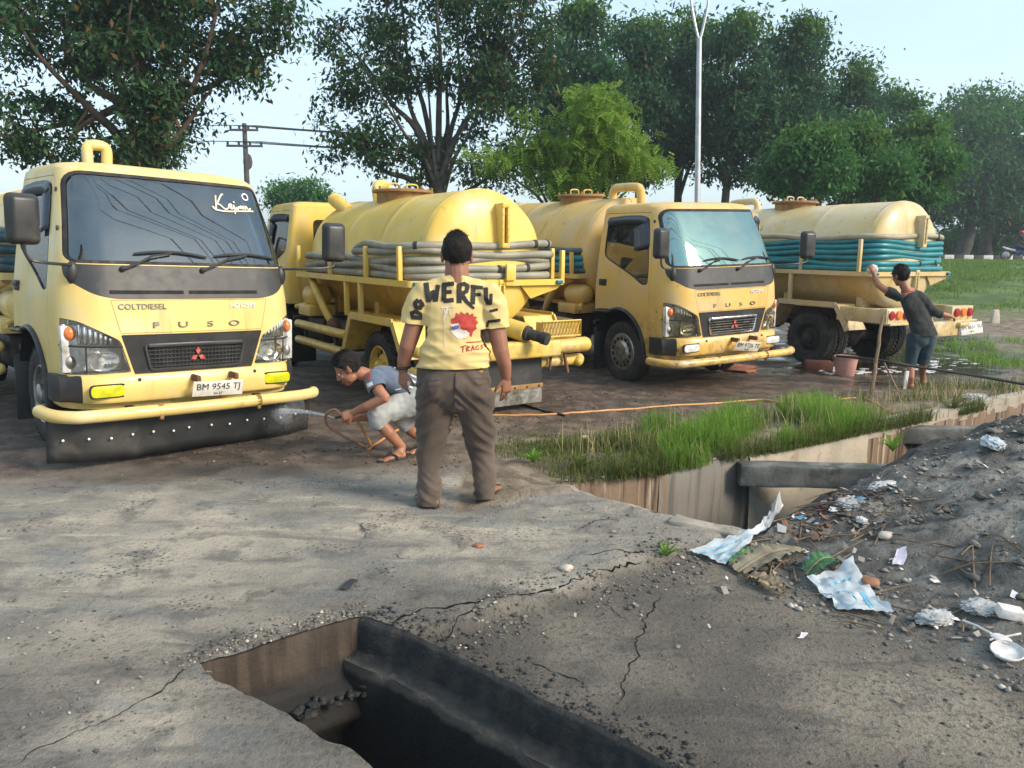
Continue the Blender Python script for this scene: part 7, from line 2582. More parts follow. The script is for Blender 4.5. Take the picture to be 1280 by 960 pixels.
bisect(me, V(1156.5, 419), (.08, 0, -1), V(1157, 424), .24)
bisect(me, V(1108.5, 363.5, .045), (-1, .3, .4), V(1106, 362, .05), .10)
bisect(me, V(1134, 365.5), (-.3, 0, 1), V(1133, 361), .11)
bisect(me, V(1176, 393, .0), (1, .1, -.25), V(1179, 394), .08)
ks = obj('shirt', me, M['shirt_dark'], kid, angle=80)
sm = ks.modifiers.new('thick', 'SOLIDIFY'); sm.thickness = .004; sm.offset = -1
bm = bmesh.new()
tube(bm, [V(1134, 364, 0) + Vector((.066 * math.cos(a), .058 * math.sin(a), .012 * math.cos(a))) for a in [2 * PI * i / 18 for i in range(18)]], .009, 6, closed=True)
obj('collar', bm, M['print_red'], ks)
bm = bmesh.new()
limb(bm, [V(1153, 408), V(1152, 420), V(1151, 427)], [.135, .145, .13], 20, ref=(1, .2, 0), flat=.72)
limb(bm, [V(1144, 420), V(1140, 438, .02), V(1138, 450, .02), V(1138.5, 458, .02)], [.098, .084, .072, .070], 16)
limb(bm, [V(1160, 420), V(1158, 436, .02), V(1155, 448, .03), V(1154, 456, .03)], [.098, .084, .072, .068], 16)
me = blob(bm, .009, 5)
wrinkle(me, lambda c: .007 * mnoise.noise(Vector((c.x * 10, c.y * 9, c.z * 16))) + .004 * mnoise.noise(c * 26))
bisect(me, V(1138.5, 457, .02), (0, 0, -1), V(1138.5, 460, .02), .10)
bisect(me, V(1154, 455, .03), (0, 0, -1), V(1154, 459, .03), .10)
kp = obj('trousers', me, M['pants_teal'], kid, angle=80)
sm = kp.modifiers.new('thick', 'SOLIDIFY'); sm.thickness = .005; sm.offset = -1
# rag in his hand
bm = bmesh.new()
bmesh.ops.create_uvsphere(bm, u_segments=24, v_segments=16, radius=1.0)
c = V(1091, 337, .22)
for v in bm.verts:
    k = 1 + .35 * mnoise.noise(v.co * 2.2) + .18 * mnoise.noise(v.co * 5)
    v.co = c + Vector((v.co.x * .062 * k, v.co.y * .045 * k, v.co.z * .058 * k))
M['rag'] = cloth('rag', (.62, .60, .56), (.5, .48, .45))
tag(obj('cleaning_rag', bm, M['rag'], angle=80), 'crumpled white rag in the raised hand of the youth', 'rag')
# ================================================================== SMALL THINGS ON THE GROUND
def terrain_hit(px, py):
    o = Vector((0, 0, CAM_H)); d = (view_point(px, py, 5.0) - o).normalized()
    r = GBVH.ray_cast(o, d)
    return r[0] if r[0] is not None else o + d * 20

def plastic(name, c, c2, tr=.25):
    t = NT(name)
    t.setc('Base Color', t.mix(t.rng(t.noise(9, 4), .4, .65), c, c2)); t.setc('Roughness', .35); t.setc('Specular IOR Level', .5)
    tl = t.n.new('ShaderNodeBsdfTranslucent'); tl.inputs['Color'].default_value = (*c, 1)
    mx = t.n.new('ShaderNodeMixShader'); mx.inputs['Fac'].default_value = tr
    t.l.new(t.b.outputs[0], mx.inputs[1]); t.l.new(tl.outputs[0], mx.inputs[2]); t.l.new(mx.outputs[0], t.out.inputs['Surface'])
    return t.m
M['sack'] = plastic('sack_white', (.60, .66, .70), (.44, .50, .54))
M['sack_print'] = pmat('sack_print', (.10, .40, .60), (.25, .5, .62), 30, .5)
M['bag'] = plastic('bag_white', (.55, .56, .57), (.36, .37, .38), .35)
M['bag_blue'] = plastic('bag_blue', (.12, .36, .58), (.08, .24, .42))
M['paper'] = pmat('paper', (.66, .64, .62), (.5, .48, .46), 20, .8)
M['paper_lilac'] = pmat('paper_lilac', (.60, .55, .62), (.5, .46, .52), 20, .8)
M['leaf_brown'] = pmat('banana_leaf_brown', (.17, .125, .075), (.26, .20, .12), 9, .8, bump=.4, bscale=30)
M['leaf_grey'] = pmat('banana_leaf_grey', (.22, .19, .13), (.14, .12, .08), 9, .8, bump=.4, bscale=30)
M['leaf_green'] = pmat('banana_leaf_green', (.035, .12, .035), (.06, .17, .05), 9, .5, bump=.3, bscale=30)
M['dry_leaf'] = pmat('dry_leaf', (.30, .14, .07), (.2, .1, .06), 20, .8)

def sheet(name, label, cat, corners, m, n=22, wr=.02, seed=0, lift=.008, curl=()):
    """a crumpled flat sheet lying on the ground between four corners; curl = corners that turn up"""
    A, B, Cc, D_ = [terrain_hit(*c) for c in corners]
    bm = bmesh.new(); rows = []
    for i in range(n + 1):
        row = []
        for j in range(n + 1):
            u, v = i / n, j / n
            p = (A * (1 - u) + B * u) * (1 - v) + (D_ * (1 - u) + Cc * u) * v
            q = Vector((p.x * 9 + seed, p.y * 9, seed))
            e = min(u, v, 1 - u, 1 - v)
            p = p + Vector((mnoise.noise(q * 1.3), mnoise.noise(q * 1.3 + Vector((5, 0, 0))), 0)) * .020 * (1 if e < .08 else .25)
            w = wr * (abs(mnoise.noise(q)) + .5 * abs(mnoise.noise(q * 2.3)) + .35 * abs(mnoise.noise(q * 4.6)))
            for cu, cv, hh in curl:
                w += hh * max(0, 1 - 2.6 * math.hypot(u - cu, v - cv)) ** 1.5
            p.z = max(p.z, hz(p.x, p.y)) + lift + w
            row.append(bm.verts.new(p))
        rows.append(row)
    for a, b in zip(rows, rows[1:]):
        for j in range(n): bm.faces.new((a[j], a[j + 1], b[j + 1], b[j]))
    o = obj(name, bm, m, angle=50)
    return tag(o, label, cat)

s1 = sheet('plastic_sack', 'flat white sack with blue print lying left of the banana leaves', 'plastic sack', [(859, 693), (943, 664), (958, 664), (906, 709)], M['sack'], seed=2, wr=.035, curl=[(1, .5, .05)])
s2 = sheet('plastic_sack', 'spread white sack with blue print, a brown stone on its corner', 'plastic sack', [(1009, 731), (1063, 711), (1117, 770), (1050, 767)], M['sack'], seed=5, wr=.04, curl=[(1, 0, .06), (0, 0, .03)])
b2 = bvh_of(s2.data); b1 = bvh_of(s1.data)
ZS = lambda pts: [(840 + x / 2.909, 620 + y / 2.909) for x, y in pts]
print_on(b2, [(ZS([(575, 325), (650, 298)]), 2.6), (ZS([(590, 318), (640, 303)]), 1.0), (ZS([(690, 352), (728, 408)]), 4.5), (ZS([(560, 360), (580, 380)]), 2.2), (ZS([(600, 350), (625, 345), (660, 355), (675, 385), (650, 400), (615, 390), (604, 365), (608, 350)]), .7), (ZS([(630, 405), (680, 420)]), 1.6)], 'sack_print', M['sack_print'], s2, .003)
print_on(b1, [(ZS([(110, 208), (200, 180)]), 1.6), (ZS([(130, 225), (190, 205), (230, 190)]), 1.4), (ZS([(160, 190), (250, 160)]), 1.1), (ZS([(180, 235), (200, 225)]), 1.6)], 'sack_print', M['sack_print'], s1, .003)
sheet('plastic_film', 'thin translucent plastic strip caught above the left sack', 'plastic film', [(950, 668), (966, 636), (978, 640), (960, 668)], M['bag'], seed=8, wr=.06, n=12, curl=[(1, .5, .08)])

def crumple(name, label, cat, px, py, r, m, seed=0, flat=.55, stretch=(1, 1), rot=0):
    p = terrain_hit(px, py)
    bm = bmesh.new(); bmesh.ops.create_icosphere(bm, subdivisions=4, radius=1.0)
    ca, sa = math.cos(rot), math.sin(rot)
    for v in bm.verts:
        d = v.co.normalized(); q = d + Vector((seed * 1.7, seed, 0))
        k = 1 - .45 * abs(mnoise.noise(q * 1.7)) - .30 * abs(mnoise.noise(q * 3.7)) + .16 * mnoise.noise(q * 7)
        x, y = d.x * stretch[0] * k * r, d.y * stretch[1] * k * r
        v.co = Vector((x * ca - y * sa, x * sa + y * ca, max(-.15 * r, d.z * k * r * flat))) + Vector((p.x, p.y, hz(p.x, p.y) + r * flat * .35))
    return tag(obj(name, bm, m, angle=35), label, cat)
crumple('plastic_bag', 'crumpled white plastic bag beside the paper box at the lower right', 'plastic bag', 1226, 762, .085, M['bag'], 3, .4, (1.2, .9), .4)
crumple('plastic_bag', 'crumpled white bag just right of the spread sack', 'plastic bag', 1168, 777, .085, M['bag'], 6, .5, (1.3, .8), .3)
crumple('plastic_bag', 'white rag of plastic on the dark earth near the top of the heap', 'plastic bag', 1240, 556, .12, M['sack'], 9, .35, (.6, 1.3), -.35)
crumple('plastic_bag', 'white scrap of plastic at the crest of the rubbish heap', 'plastic bag', 1106, 612, .10, M['bag'], 12, .45, (1.4, .6), .3)
crumple('plastic_bag', 'pale bag among brown leaves at the crest of the heap', 'plastic bag', 1064, 632, .09, M['bag'], 14, .4, (1.2, .8), -.2)
crumple('cloth_scrap', 'small white cloth scrap above the lilac paper', 'scrap', 1077, 653, .045, M['paper'], 17, .6, (.7, 1.2), .2)
crumple('plastic_bag', 'blue plastic bag beside the dark green leaf', 'plastic bag', 1018, 706, .055, M['bag_blue'], 19, .6, (1.1, .8))
crumple('plastic_scrap', 'tiny white scrap on the grass bank right of the standing man', 'scrap', 730, 548, .035, M['paper'], 21, .6)
crumple('plastic_bag', 'whitish plastic at the ditch edge below the youth', 'plastic bag', 1216, 499, .16, M['bag'], 23, .35, (1.3, .7), .3)
sheet('paper_sheet', 'lilac paper lying on the grey ash slope', 'paper', [(1114, 709), (1122, 689), (1136, 686), (1128, 708)], M['paper_lilac'], seed=11, n=8, wr=.012)
sheet('paper_sheet', 'small white paper on the pale track in the foreground right', 'paper', [(997, 800), (1003, 793), (1012, 796), (1005, 801)], M['paper'], seed=13, n=6, wr=.01)

def big_leaf(name, label, a, b, wd, m, seed=0, arch=.04, split=True):
    """a torn banana leaf: two halves that rise from a mid rib, edges slit"""
    A, B = terrain_hit(*a), terrain_hit(*b)
    d = (B - A); L = d.length; d.normalize(); s = Vector((-d.y, d.x, 0)).normalized()
    bm = bmesh.new(); n = 30; rows = []
    for i in range(n + 1):
        t = i / n; c = A + d * L * t
        w = wd * (math.sin(PI * min(.97, t * .85 + .12))) ** .6
        row = []
        for k in range(-4, 5):
            u = k / 4
            jag = 1 + (.16 * mnoise.noise(Vector((i * .9 + seed, k * .1, seed))) if abs(k) == 4 else 0)
            p = c + s * w * u * jag
            p.z = max(hz(p.x, p.y), c.z - .03) + .012 + arch * math.sin(PI * t) + .035 * abs(u) * (1 + .6 * mnoise.noise(Vector((i * .35, u * 2, seed)))) - .02 * u * u + .012 * mnoise.noise(Vector((i * .5, u * 3, seed + 4)))
            row.append(bm.verts.new(p))
        rows.append(row)
    rd = random.Random(seed)
    for i in range(n):
        for k in range(8):
            if split and (k in (0, 7)) and rd.random() < .18: continue
            bm.faces.new((rows[i][k], rows[i][k + 1], rows[i + 1][k + 1], rows[i + 1][k]))
    o = tag(obj(name, bm, m, angle=70), label, 'leaf')
    bm = bmesh.new(); tube(bm, [Vector((r[4].co if False else (A + d * L * (i / n)))) for i, r in enumerate([0] * 0)] or [A + d * L * (i / 10) + Vector((0, 0, .016 + arch * math.sin(PI * i / 10))) for i in range(11)], [.010 - .0007 * i for i in range(11)], 6)
    obj('midrib', bm, M['leaf_grey'], o)
    return o
big_leaf('banana_leaf', 'large dry grey brown banana leaf between the two white sacks', (922, 719), (1003, 691), .085, M['leaf_grey'], 3, .05)
big_leaf('banana_leaf', 'withered brown banana leaf below the large dry one', (936, 724), (980, 746), .05, M['leaf_brown'], 5, .02)
big_leaf('banana_leaf', 'green strip of banana leaf left of the dry one', (912, 711), (950, 694), .035, M['leaf_green'], 7, .03)
big_leaf('banana_leaf', 'dark green curved leaf above the spread sack', (1008, 722), (1048, 708), .07, M['leaf_green'], 9, .06)

def stone(name, label, px, py, r, m, seed, cat='stone', sq=.6):
    p = terrain_hit(px, py); bm = bmesh.new(); add_rock(bm, (p.x, p.y, p.z + r * sq * .55), r, seed, sq)
    return tag(obj(name, bm, m, angle=70), label, cat)
M['stone'] = pmat('stone', (.30, .28, .25), (.2, .19, .17), 12, .9, bump=.3)
M['brick'] = pmat('brick_red', (.34, .13, .07), (.25, .10, .06), 12, .9, bump=.3)
M['stone_pale'] = pmat('stone_pale', (.52, .47, .38), (.42, .38, .32), 12, .9, bump=.3)
stone('stone', 'brown stone resting on the corner of the spread white sack', 1086, 731, .045, M['dry_leaf'], 3)
stone('stone', 'pale stone on the broken concrete edge right of the standing man', 708, 712, .03, M['stone_pale'], 5)
stone('brick_chip', 'orange brick chip on the pale concrete behind the pit', 598, 683, .028, M['brick'], 7, 'brick', .35)
stone('stone', 'yellowish piece of debris on the ash slope below the crest', 1108, 672, .035, M['stone_pale'], 9)
stone('stone', 'flat reddish brown block lying under the ochre cab front', 924, 463, .19, M['brick'], 11, 'stone', .3)
sheet('dark_scrap', 'flat dark scrap on the concrete behind the pit', 'scrap', [(420, 738), (437, 727), (448, 729), (436, 739)], M['mudflap'], seed=21, n=6, wr=.01)
# paper box and the white cup with a spoon at the right edge
p = terrain_hit(1262, 771); bm = bmesh.new(); box(bm, (p.x, p.y, p.z + .022), (.11, .075, .045), rot=(R(4), R(8), R(-12)), bevel=.006, taper=(.9, .9)); tag(obj('paper_box', bm, M['paper']), 'squashed white paper box at the right edge of the heap', 'box')
p = terrain_hit(1259, 820); bm = bmesh.new(); lathe(bm, [(0, 0), (.05, .002), (.058, .02), (.064, .022), (.060, .026), (.052, .012), (0, .008)], 28, 'Z'); o = tag(obj('takeaway_lid', bm, M['paper'], loc=p + Vector((0, 0, .006)), rot=(R(10), R(-8), 0)), 'round white takeaway lid at the lower right', 'lid')
p = terrain_hit(1238, 797); q = terrain_hit(1203, 781)
bm = bmesh.new(); tube(bm, [p + Vector((0, 0, .02)), p.lerp(q, .5) + Vector((0, 0, .025)), q + Vector((0, 0, .02))], .006, 6); ball(bm, p + (p - q) * .35 + Vector((0, 0, .018)), (.045, .035, .010), rot=Matrix.Rotation(math.atan2(p.y - q.y, p.x - q.x), 3, 'Z')); tag(obj('plastic_ladle', bm, M['paper']), 'white plastic ladle beside the round lid', 'ladle')
p = terrain_hit(1266, 800); q = terrain_hit(1236, 808); bm = bmesh.new(); tube(bm, [p + Vector((.03, 0, .03)), q + Vector((0, 0, .03))], .0045, 6); tag(obj('drinking_straw', bm, M['paper']), 'white straw lying across the ladle and lid', 'straw')

# ------------------------------------------------------------------ hoses, stick, bucket
M['hose_orange'] = pmat('hose_orange', (.50, .24, .075), (.40, .19, .07), 7, .5)
M['hose_brown'] = pmat('hose_brown', (.22, .12, .06), (.28, .16, .08), 7, .5)
M['cable'] = pmat('cable_black', (.012, .012, .013), None, rough=.55)
M['bamboo'] = pmat('bamboo', (.13, .085, .05), (.20, .14, .085), 8, .8)
def ground_line(pts, r, n=6, z=.0):
    P = []
    for a in pts:
        p = terrain_hit(*a); P.append(p)
    S = spline(P, n)
    for p in S: p.z = hz(p.x, p.y) + r + z
    return S
bm = bmesh.new()
G = [view_point(428, 520, 5.78), view_point(419, 512, 5.80), view_point(408, 518, 5.84), view_point(409, 531, 5.88), view_point(424, 542, 5.90), view_point(440, 551, 5.92), terrain_hit(457, 562) + Vector((0, 0, .02))]
tube(bm, spline(G, 6), .011, 8)
G2 = [terrain_hit(457, 562) + Vector((0, 0, .02)), view_point(463, 556, 5.95), view_point(455, 540, 5.9), view_point(445, 524, 5.84), view_point(436, 517, 5.80)]
hz_o = tag(obj('wash_hose', bm, M['hose_brown']), 'brown hose looping from the hands of the crouching youth to the ground', 'hose')
bm = bmesh.new(); tube(bm, spline(G2, 6), .011, 8); obj('return_loop', bm, M['hose_orange'], hz_o)
bm = bmesh.new(); tube(bm, [view_point(428, 520, 5.78), view_point(419, 522.3, 5.80)], [.012, .008], 8); obj('nozzle', bm, M['cable'], hz_o)
bm = bmesh.new()
tube(bm, ground_line([(460, 563), (495, 540), (540, 521), (600, 521), (690, 519), (760, 514), (830, 509), (900, 505), (952, 501), (990, 508), (1015, 510), (1040, 502), (1062, 499), (1086, 501), (1110, 515), (1138, 523)], .011), .011, 8)
tag(obj('long_hose', bm, M['hose_orange']), 'long orange hose trailing over the wet ground along the grass', 'hose')
bm = bmesh.new(); tube(bm, ground_line([(615, 497), (650, 506), (684, 516), (706, 521)], .012), .012, 8); tag(obj('dark_hose', bm, M['cable']), 'short dark hose by the rubber skirt of the grey hose truck', 'hose')
# stick with a cable hung on it
a, b = terrain_hit(1088, 500), view_point(1103, 396, 8.9)
bm = bmesh.new(); a = a - Vector((0, 0, .1)); tube(bm, [a.lerp(b, i / 10) + Vector((.006 * math.sin(i * 2.1), 0, 0)) for i in range(11)], [.024 - .0006 * i for i in range(11)], 8)
for i in (2, 5, 7): tube(bm, [a.lerp(b, i / 10 - .004), a.lerp(b, i / 10 + .004)], .027, 8)
tag(obj('stick', bm, M['bamboo']), 'upright bamboo stick stuck in the bank in front of the dusty truck', 'stick')
bm = bmesh.new()
tube(bm, spline([view_point(1046, 445, 9.6), view_point(1095, 450, 8.75), view_point(1150, 459, 8.6), view_point(1210, 468, 8.5), view_point(1285, 481, 8.3), view_point(1400, 500, 8.0)], 6), .016, 8)
tag(obj('black_cable', bm, M['cable']), 'black cable slung from the stick to the right above the bank', 'cable')
bm = bmesh.new(); tube(bm, spline([view_point(1104, 452, 8.72), view_point(1118, 480, 8.65), view_point(1130, 505, 8.4), terrain_hit(1140, 521)], 6), .010, 6); tag(obj('brown_rope', bm, M['hose_brown']), 'brown rope hanging from the cable down to the ditch edge', 'rope')
a = terrain_hit(1131, 486); bm = bmesh.new(); box(bm, (a.x, a.y, a.z + .10), (.045, .03, .24), rot=(0, R(3), 0), bevel=.005); tag(obj('white_stake', bm, M['paper']), 'short white stake beside the legs of the youth at the dusty truck', 'stake')
M['bucket'] = pmat('bucket_pink', (.50, .27, .24), (.42, .22, .20), 6, .5, dirt=((.35, .22, .17), 8, .5, .75))
p = terrain_hit(1056, 469)
bk = thing('bucket', 'pink plastic bucket standing on the wet ground by the far wheel', 'bucket', loc=p)
bm = bmesh.new(); lathe(bm, [(0, 0), (.115, 0), (.120, .01), (.150, .235), (.162, .236), (.162, .255), (.148, .262), (.142, .25), (.112, .02), (0, .016)], 36, 'Z'); obj('pail', bm, M['bucket'], bk)
bm = bmesh.new(); tube(bm, [(.160 * math.cos(t_), .05 + .03 * math.sin(t_ / 2), .245 - .10 * math.sin(t_)) for t_ in [PI * i / 16 for i in range(17)]], .004, 6); obj('handle', bm, M['dull_metal'], bk)
bm = bmesh.new(); bmesh.ops.create_grid(bm, x_segments=10, y_segments=10, size=.1)
for v in bm.verts: v.co = Vector((v.co.x * 1.3, v.co.y * 1.3, .20)) if v.co.length < .1 else Vector((v.co.normalized().x * .13, v.co.normalized().y * .13, .20))
obj('soapy_water', bm, M['paper'], bk)
M['plank'] = pmat('plank_red', (.17, .055, .035), (.12, .045, .03), 9, .8)
p = terrain_hit(1026, 463); bm = bmesh.new(); box(bm, (p.x, p.y + .1, p.z + .06), (.36, .24, .12), rot=(0, 0, R(-12)), bevel=.01); tag(obj('wooden_block', bm, M['plank']), 'dark red wooden block left of the pink bucket', 'block')
p = terrain_hit(1243, 404); bm = bmesh.new(); box(bm, (p.x, p.y, p.z + .14), (.20, .12, .32), bevel=.02, taper=(.6, .7)); tag(obj('marker_stone', bm, M['stone_pale']), 'small pale marker stone on the bare earth right of the dusty truck', 'marker')
# suds and spray
M['foam'] = pmat('suds', (.75, .75, .76), (.6, .6, .62), 30, .4)
rs = np.random.default_rng(9); bm = bmesh.new()
for px, py, n, sx, sy in ((1040, 462, 26, 16, 2.0), (1080, 463, 22, 16, 2.0), (1150, 460, 26, 30, 4), (1180, 452, 20, 22, 4), (1090, 440, 14, 20, 3)):
    for i in range(n):
        q = ground_point(px + rs.normal(0, sx), py + rs.normal(0, sy)); rr = rs.uniform(.015, .06)
        bmesh.ops.create_icosphere(bm, subdivisions=1, radius=1, matrix=Matrix.Translation((q.x, q.y, hz(q.x, q.y) + .003)) @ Matrix.Diagonal((rr * 1.5, rr, rr * .16, 1)))
tag(obj('suds', bm, M['foam']), 'white soap suds on the wet ground round the bucket', kind='stuff')
def spraymat(name, a):
    t = NT(name); t.n.remove(t.b)
    tr = t.n.new('ShaderNodeBsdfTransparent'); df = t.n.new('ShaderNodeBsdfTranslucent'); df.inputs['Color'].default_value = (.85, .88, .9, 1)
    d2 = t.n.new('ShaderNodeBsdfDiffuse'); d2.inputs['Color'].default_value = (.85, .88, .9, 1)
    m0 = t.n.new('ShaderNodeMixShader'); t.l.new(df.outputs[0], m0.inputs[1]); t.l.new(d2.outputs[0], m0.inputs[2])
    mx = t.n.new('ShaderNodeMixShader'); t.l.new(t.rng(t.noise(22, 5), .3, .7, a * .5, a), mx.inputs['Fac'])
    t.l.new(tr.outputs[0], mx.inputs[1]); t.l.new(m0.outputs[0], mx.inputs[2]); t.l.new(mx.outputs[0], t.out.inputs['Surface'])
    return t.m
M['jet'] = spraymat('water_jet', .55); M['mist'] = spraymat('water_mist', .10); M['drop'] = spraymat('water_drop', .5)
A, B = view_point(419, 522.3, 5.80), view_point(351, 514, 6.30)
bm = bmesh.new(); tube(bm, [A.lerp(B, i / 12) + Vector((0, 0, .02 * math.sin(PI * i / 12))) for i in range(13)], [.005 + .018 * (i / 12) for i in range(13)], 10)
jet = tag(obj('water_jet', bm, M['jet']), 'white jet of water from the hose to the rubber flap', kind='stuff')
DROP = bmesh.new(); bmesh.ops.create_icosphere(DROP, subdivisions=1, radius=1)
dv = np.array([v.co[:] for v in DROP.verts]); df_ = np.array([[v.index for v in q.verts] for q in DROP.faces]); DROP.free()
k = rs.random(300); s_ = .008 + .04 * k
AA, BB = np.array(A), np.array(B)
P = AA + (BB - AA) * (k ** .6)[:, None] + rs.normal(0, 1, (300, 3)) * s_[:, None] - np.array([0, 0, .02]) * k[:, None]
P2 = BB + np.stack([rs.normal(.03, .09, 160), rs.normal(-.02, .05, 160), rs.normal(-.05, .10, 160)], 1); P2[:, 2] = np.maximum(.01, P2[:, 2])
P = np.concatenate([P, P2]); rr = rs.uniform(.0010, .0030, len(P))
VV = (P[:, None] + dv[None] * rr[:, None, None]).reshape(-1, 3); FF = (df_[None] + (np.arange(len(P)) * len(dv))[:, None, None]).reshape(-1, 3)
drops_me = from_np('water_drops', VV, FF)
tag(obj('water_drops', drops_me, M['drop']), 'scattered drops where the jet strikes the flap', kind='stuff')
bm = bmesh.new()
for i in range(5): ball(bm, B + Vector((rs.normal(.05, .05), rs.normal(-.06, .03), rs.normal(-.03, .05))), float(rs.uniform(.04, .09)), seg=12)
tag(obj('water_mist', bm, M['mist']), 'mist of spray at the flap', kind='stuff')

# ------------------------------------------------------------------ loose grit, clods and rubbish too small to count
def rocks(name, label, X, Y, r, cols, rs, sq=.6, sink=.3):
    n = len(X)
    base = np.array([[1, 0, 0], [.3, .95, 0], [-.8, .6, 0], [-.8, -.6, 0], [.3, -.95, 0], [.15, .1, 1], [-.1, -.1, -.8]], float)
    F0 = np.array([[0, 1, 5], [1, 2, 5], [2, 3, 5], [3, 4, 5], [4, 0, 5], [1, 0, 6], [2, 1, 6], [3, 2, 6], [4, 3, 6], [0, 4, 6]])
    V = base[None] * (1 + rs.uniform(-.35, .35, (n, 7, 1))) + rs.uniform(-.15, .15, (n, 7, 3))
    a = rs.uniform(0, 2 * PI, n); ca, sa = np.cos(a)[:, None], np.sin(a)[:, None]
    sx = rs.uniform(.7, 1.3, (n, 1))
    x = V[:, :, 0] * sx; y = V[:, :, 1]; z = V[:, :, 2] * sq
    xr = x * ca - y * sa; yr = x * sa + y * ca
    Z = H(X, Y)
    V = np.stack([xr * r[:, None] + X[:, None], yr * r[:, None] + Y[:, None], z * r[:, None] + (Z + r * sq * (1 - 2 * sink))[:, None]], 2).reshape(-1, 3)
    F = (F0[None] + (np.arange(n) * 7)[:, None, None]).reshape(-1, 3)
    t = NT(name); g = t.n.new('ShaderNodeNewGeometry')
    ramp = t.mix(t.rng(g.outputs['Random Per Island'], 0, .9), cols[0], cols[1])
    if len(cols) > 2: ramp = t.mix(t.rng(g.outputs['Random Per Island'], .92, .94), ramp, cols[2])
    t.setc('Base Color', ramp); t.setc('Roughness', .9)
    me = from_np(name, V, F, [t.m], smooth=False)
    return tag(link(name, me), label, kind='stuff')
rs = np.random.default_rng(21)
def outside(X, Y, m=.02): return ~inside(X, Y, PITR) & ~inside(X, Y, DITCH)
# along the broken slab edge
EDGE = [(-.43, 3.15), (-.1, 3.33), (.25, 3.55), (.62, 3.85), (.95, 4.12), (1.25, 4.36)]
P = np.array([p[:2] for p in resample([Vector((*p, 0)) for p in EDGE], .01, False)])
i = rs.integers(0, len(P), 3200); X = P[i, 0] + rs.normal(.03, .10, 3200); Y = P[i, 1] + rs.normal(-.03, .11, 3200)
k = outside(X, Y) & (rs.random(len(X)) < sstep(.40, .62, fbm(X * 3, Y * 3, 3, 77))); X, Y = X[k], Y[k]
rocks('crumbs', 'broken concrete crumbs along the snapped slab edge', X, Y, .0022 + .016 * rs.random(len(X)) ** 7, [(.055, .052, .048), (.17, .155, .135), (.40, .37, .32)], rs)
# rim of the pit
P = np.array([p[:2] for p in resample([Vector((*p, 0)) for p in PITR[:PIT_FAR_N]], .01, False)])
i = rs.integers(0, len(P), 1500); X = P[i, 0] + rs.normal(-.03, .05, 1500); Y = P[i, 1] + rs.normal(.04, .05, 1500)
k = outside(X, Y); X, Y = X[k], Y[k]
rocks('crumbs', 'grit along the far rim of the open pit', X, Y, .0018 + .011 * rs.random(len(X)) ** 6, [(.06, .057, .052), (.19, .17, .145), (.40, .36, .30)], rs)
P = np.array([p[:2] for p in resample([Vector((*p, 0)) for p in PITR[PIT_FAR_N - 1:PIT_RIGHT_N]], .01, False)])
i = rs.integers(0, len(P), 2600); o_ = np.abs(rs.normal(0, .09, 2600)); X = P[i, 0] + o_ * .66 + rs.normal(0, .01, 2600); Y = P[i, 1] + o_ * .75 + rs.normal(0, .01, 2600)
k = outside(X, Y); X, Y = X[k], Y[k]
rocks('black_crumbs', 'black crumbling edge on the right side of the pit', X, Y, .0025 + .013 * rs.random(len(X)) ** 5, [(.013, .014, .016), (.045, .045, .046), (.08, .09, .10)], rs)
# scattered grit on the yard and the track
X = rs.uniform(-3.6, 3.2, 26000); Y = rs.uniform(1.2, 6.2, 26000)
k = outside(X, Y) & (rs.random(len(X)) < (.10 + .9 * sstep(.46, .68, fbm(X * 1.1, Y * 1.1, 4, 71))) * np.where(Y < 3.4, 1, .5)); X, Y = X[k], Y[k]
rocks('grit', 'loose grit and dark chips strewn over the concrete', X, Y, .0018 + .009 * rs.random(len(X)) ** 7, [(.05, .048, .046), (.17, .16, .145), (.34, .31, .26)], rs)
# the heap
X = rs.uniform(.95, 6.5, 90000); Y = rs.uniform(1.9, 7.4, 90000)
poly = MBASE[::-1] + RIDGE + [(20, 11.5), (20, .3)]
k = inside(X, Y, poly) & outside(X, Y) & (rs.random(len(X)) < .12 + .8 * sstep(.44, .66, fbm(X * 1.5, Y * 1.5, 4, 73)))
X, Y = X[k], Y[k]
rocks('clods', 'ash clods and small stones over the rubbish heap', X, Y, .0025 + .020 * rs.random(len(X)) ** 8, [(.09, .087, .08), (.25, .243, .22), (.45, .43, .40)], rs)
X = rs.uniform(1.2, 6.0, 5200); Y = rs.uniform(2.3, 7.2, 5200)
k = inside(X, Y, poly) & outside(X, Y) & (rs.random(len(X)) < .05 + .5 * sstep(.48, .66, fbm(X * 1.2, Y * 1.2, 4, 79)) * sstep(0, .5, seg_dist(X, Y, MBASE))); X, Y = X[k], Y[k]
rocks('clods', 'dark lumps of earth on the upper part of the heap', X, Y, .012 + .040 * rs.random(len(X)) ** 5, [(.09, .086, .08), (.17, .163, .148)], rs, sq=.55, sink=.45)
# wet yard grit
X = rs.uniform(-2.5, 6, 9000); Y = rs.uniform(5.6, 9.0, 9000); k = outside(X, Y) & (fbm(X * 1.4, Y * 1.4, 3, 75) > .5); X, Y = X[k], Y[k]
rocks('grit', 'small stones on the wet brown earth', X, Y, .003 + .014 * rs.random(len(X)) ** 4, [(.04, .03, .024), (.12, .09, .07), (.3, .26, .2)], rs)
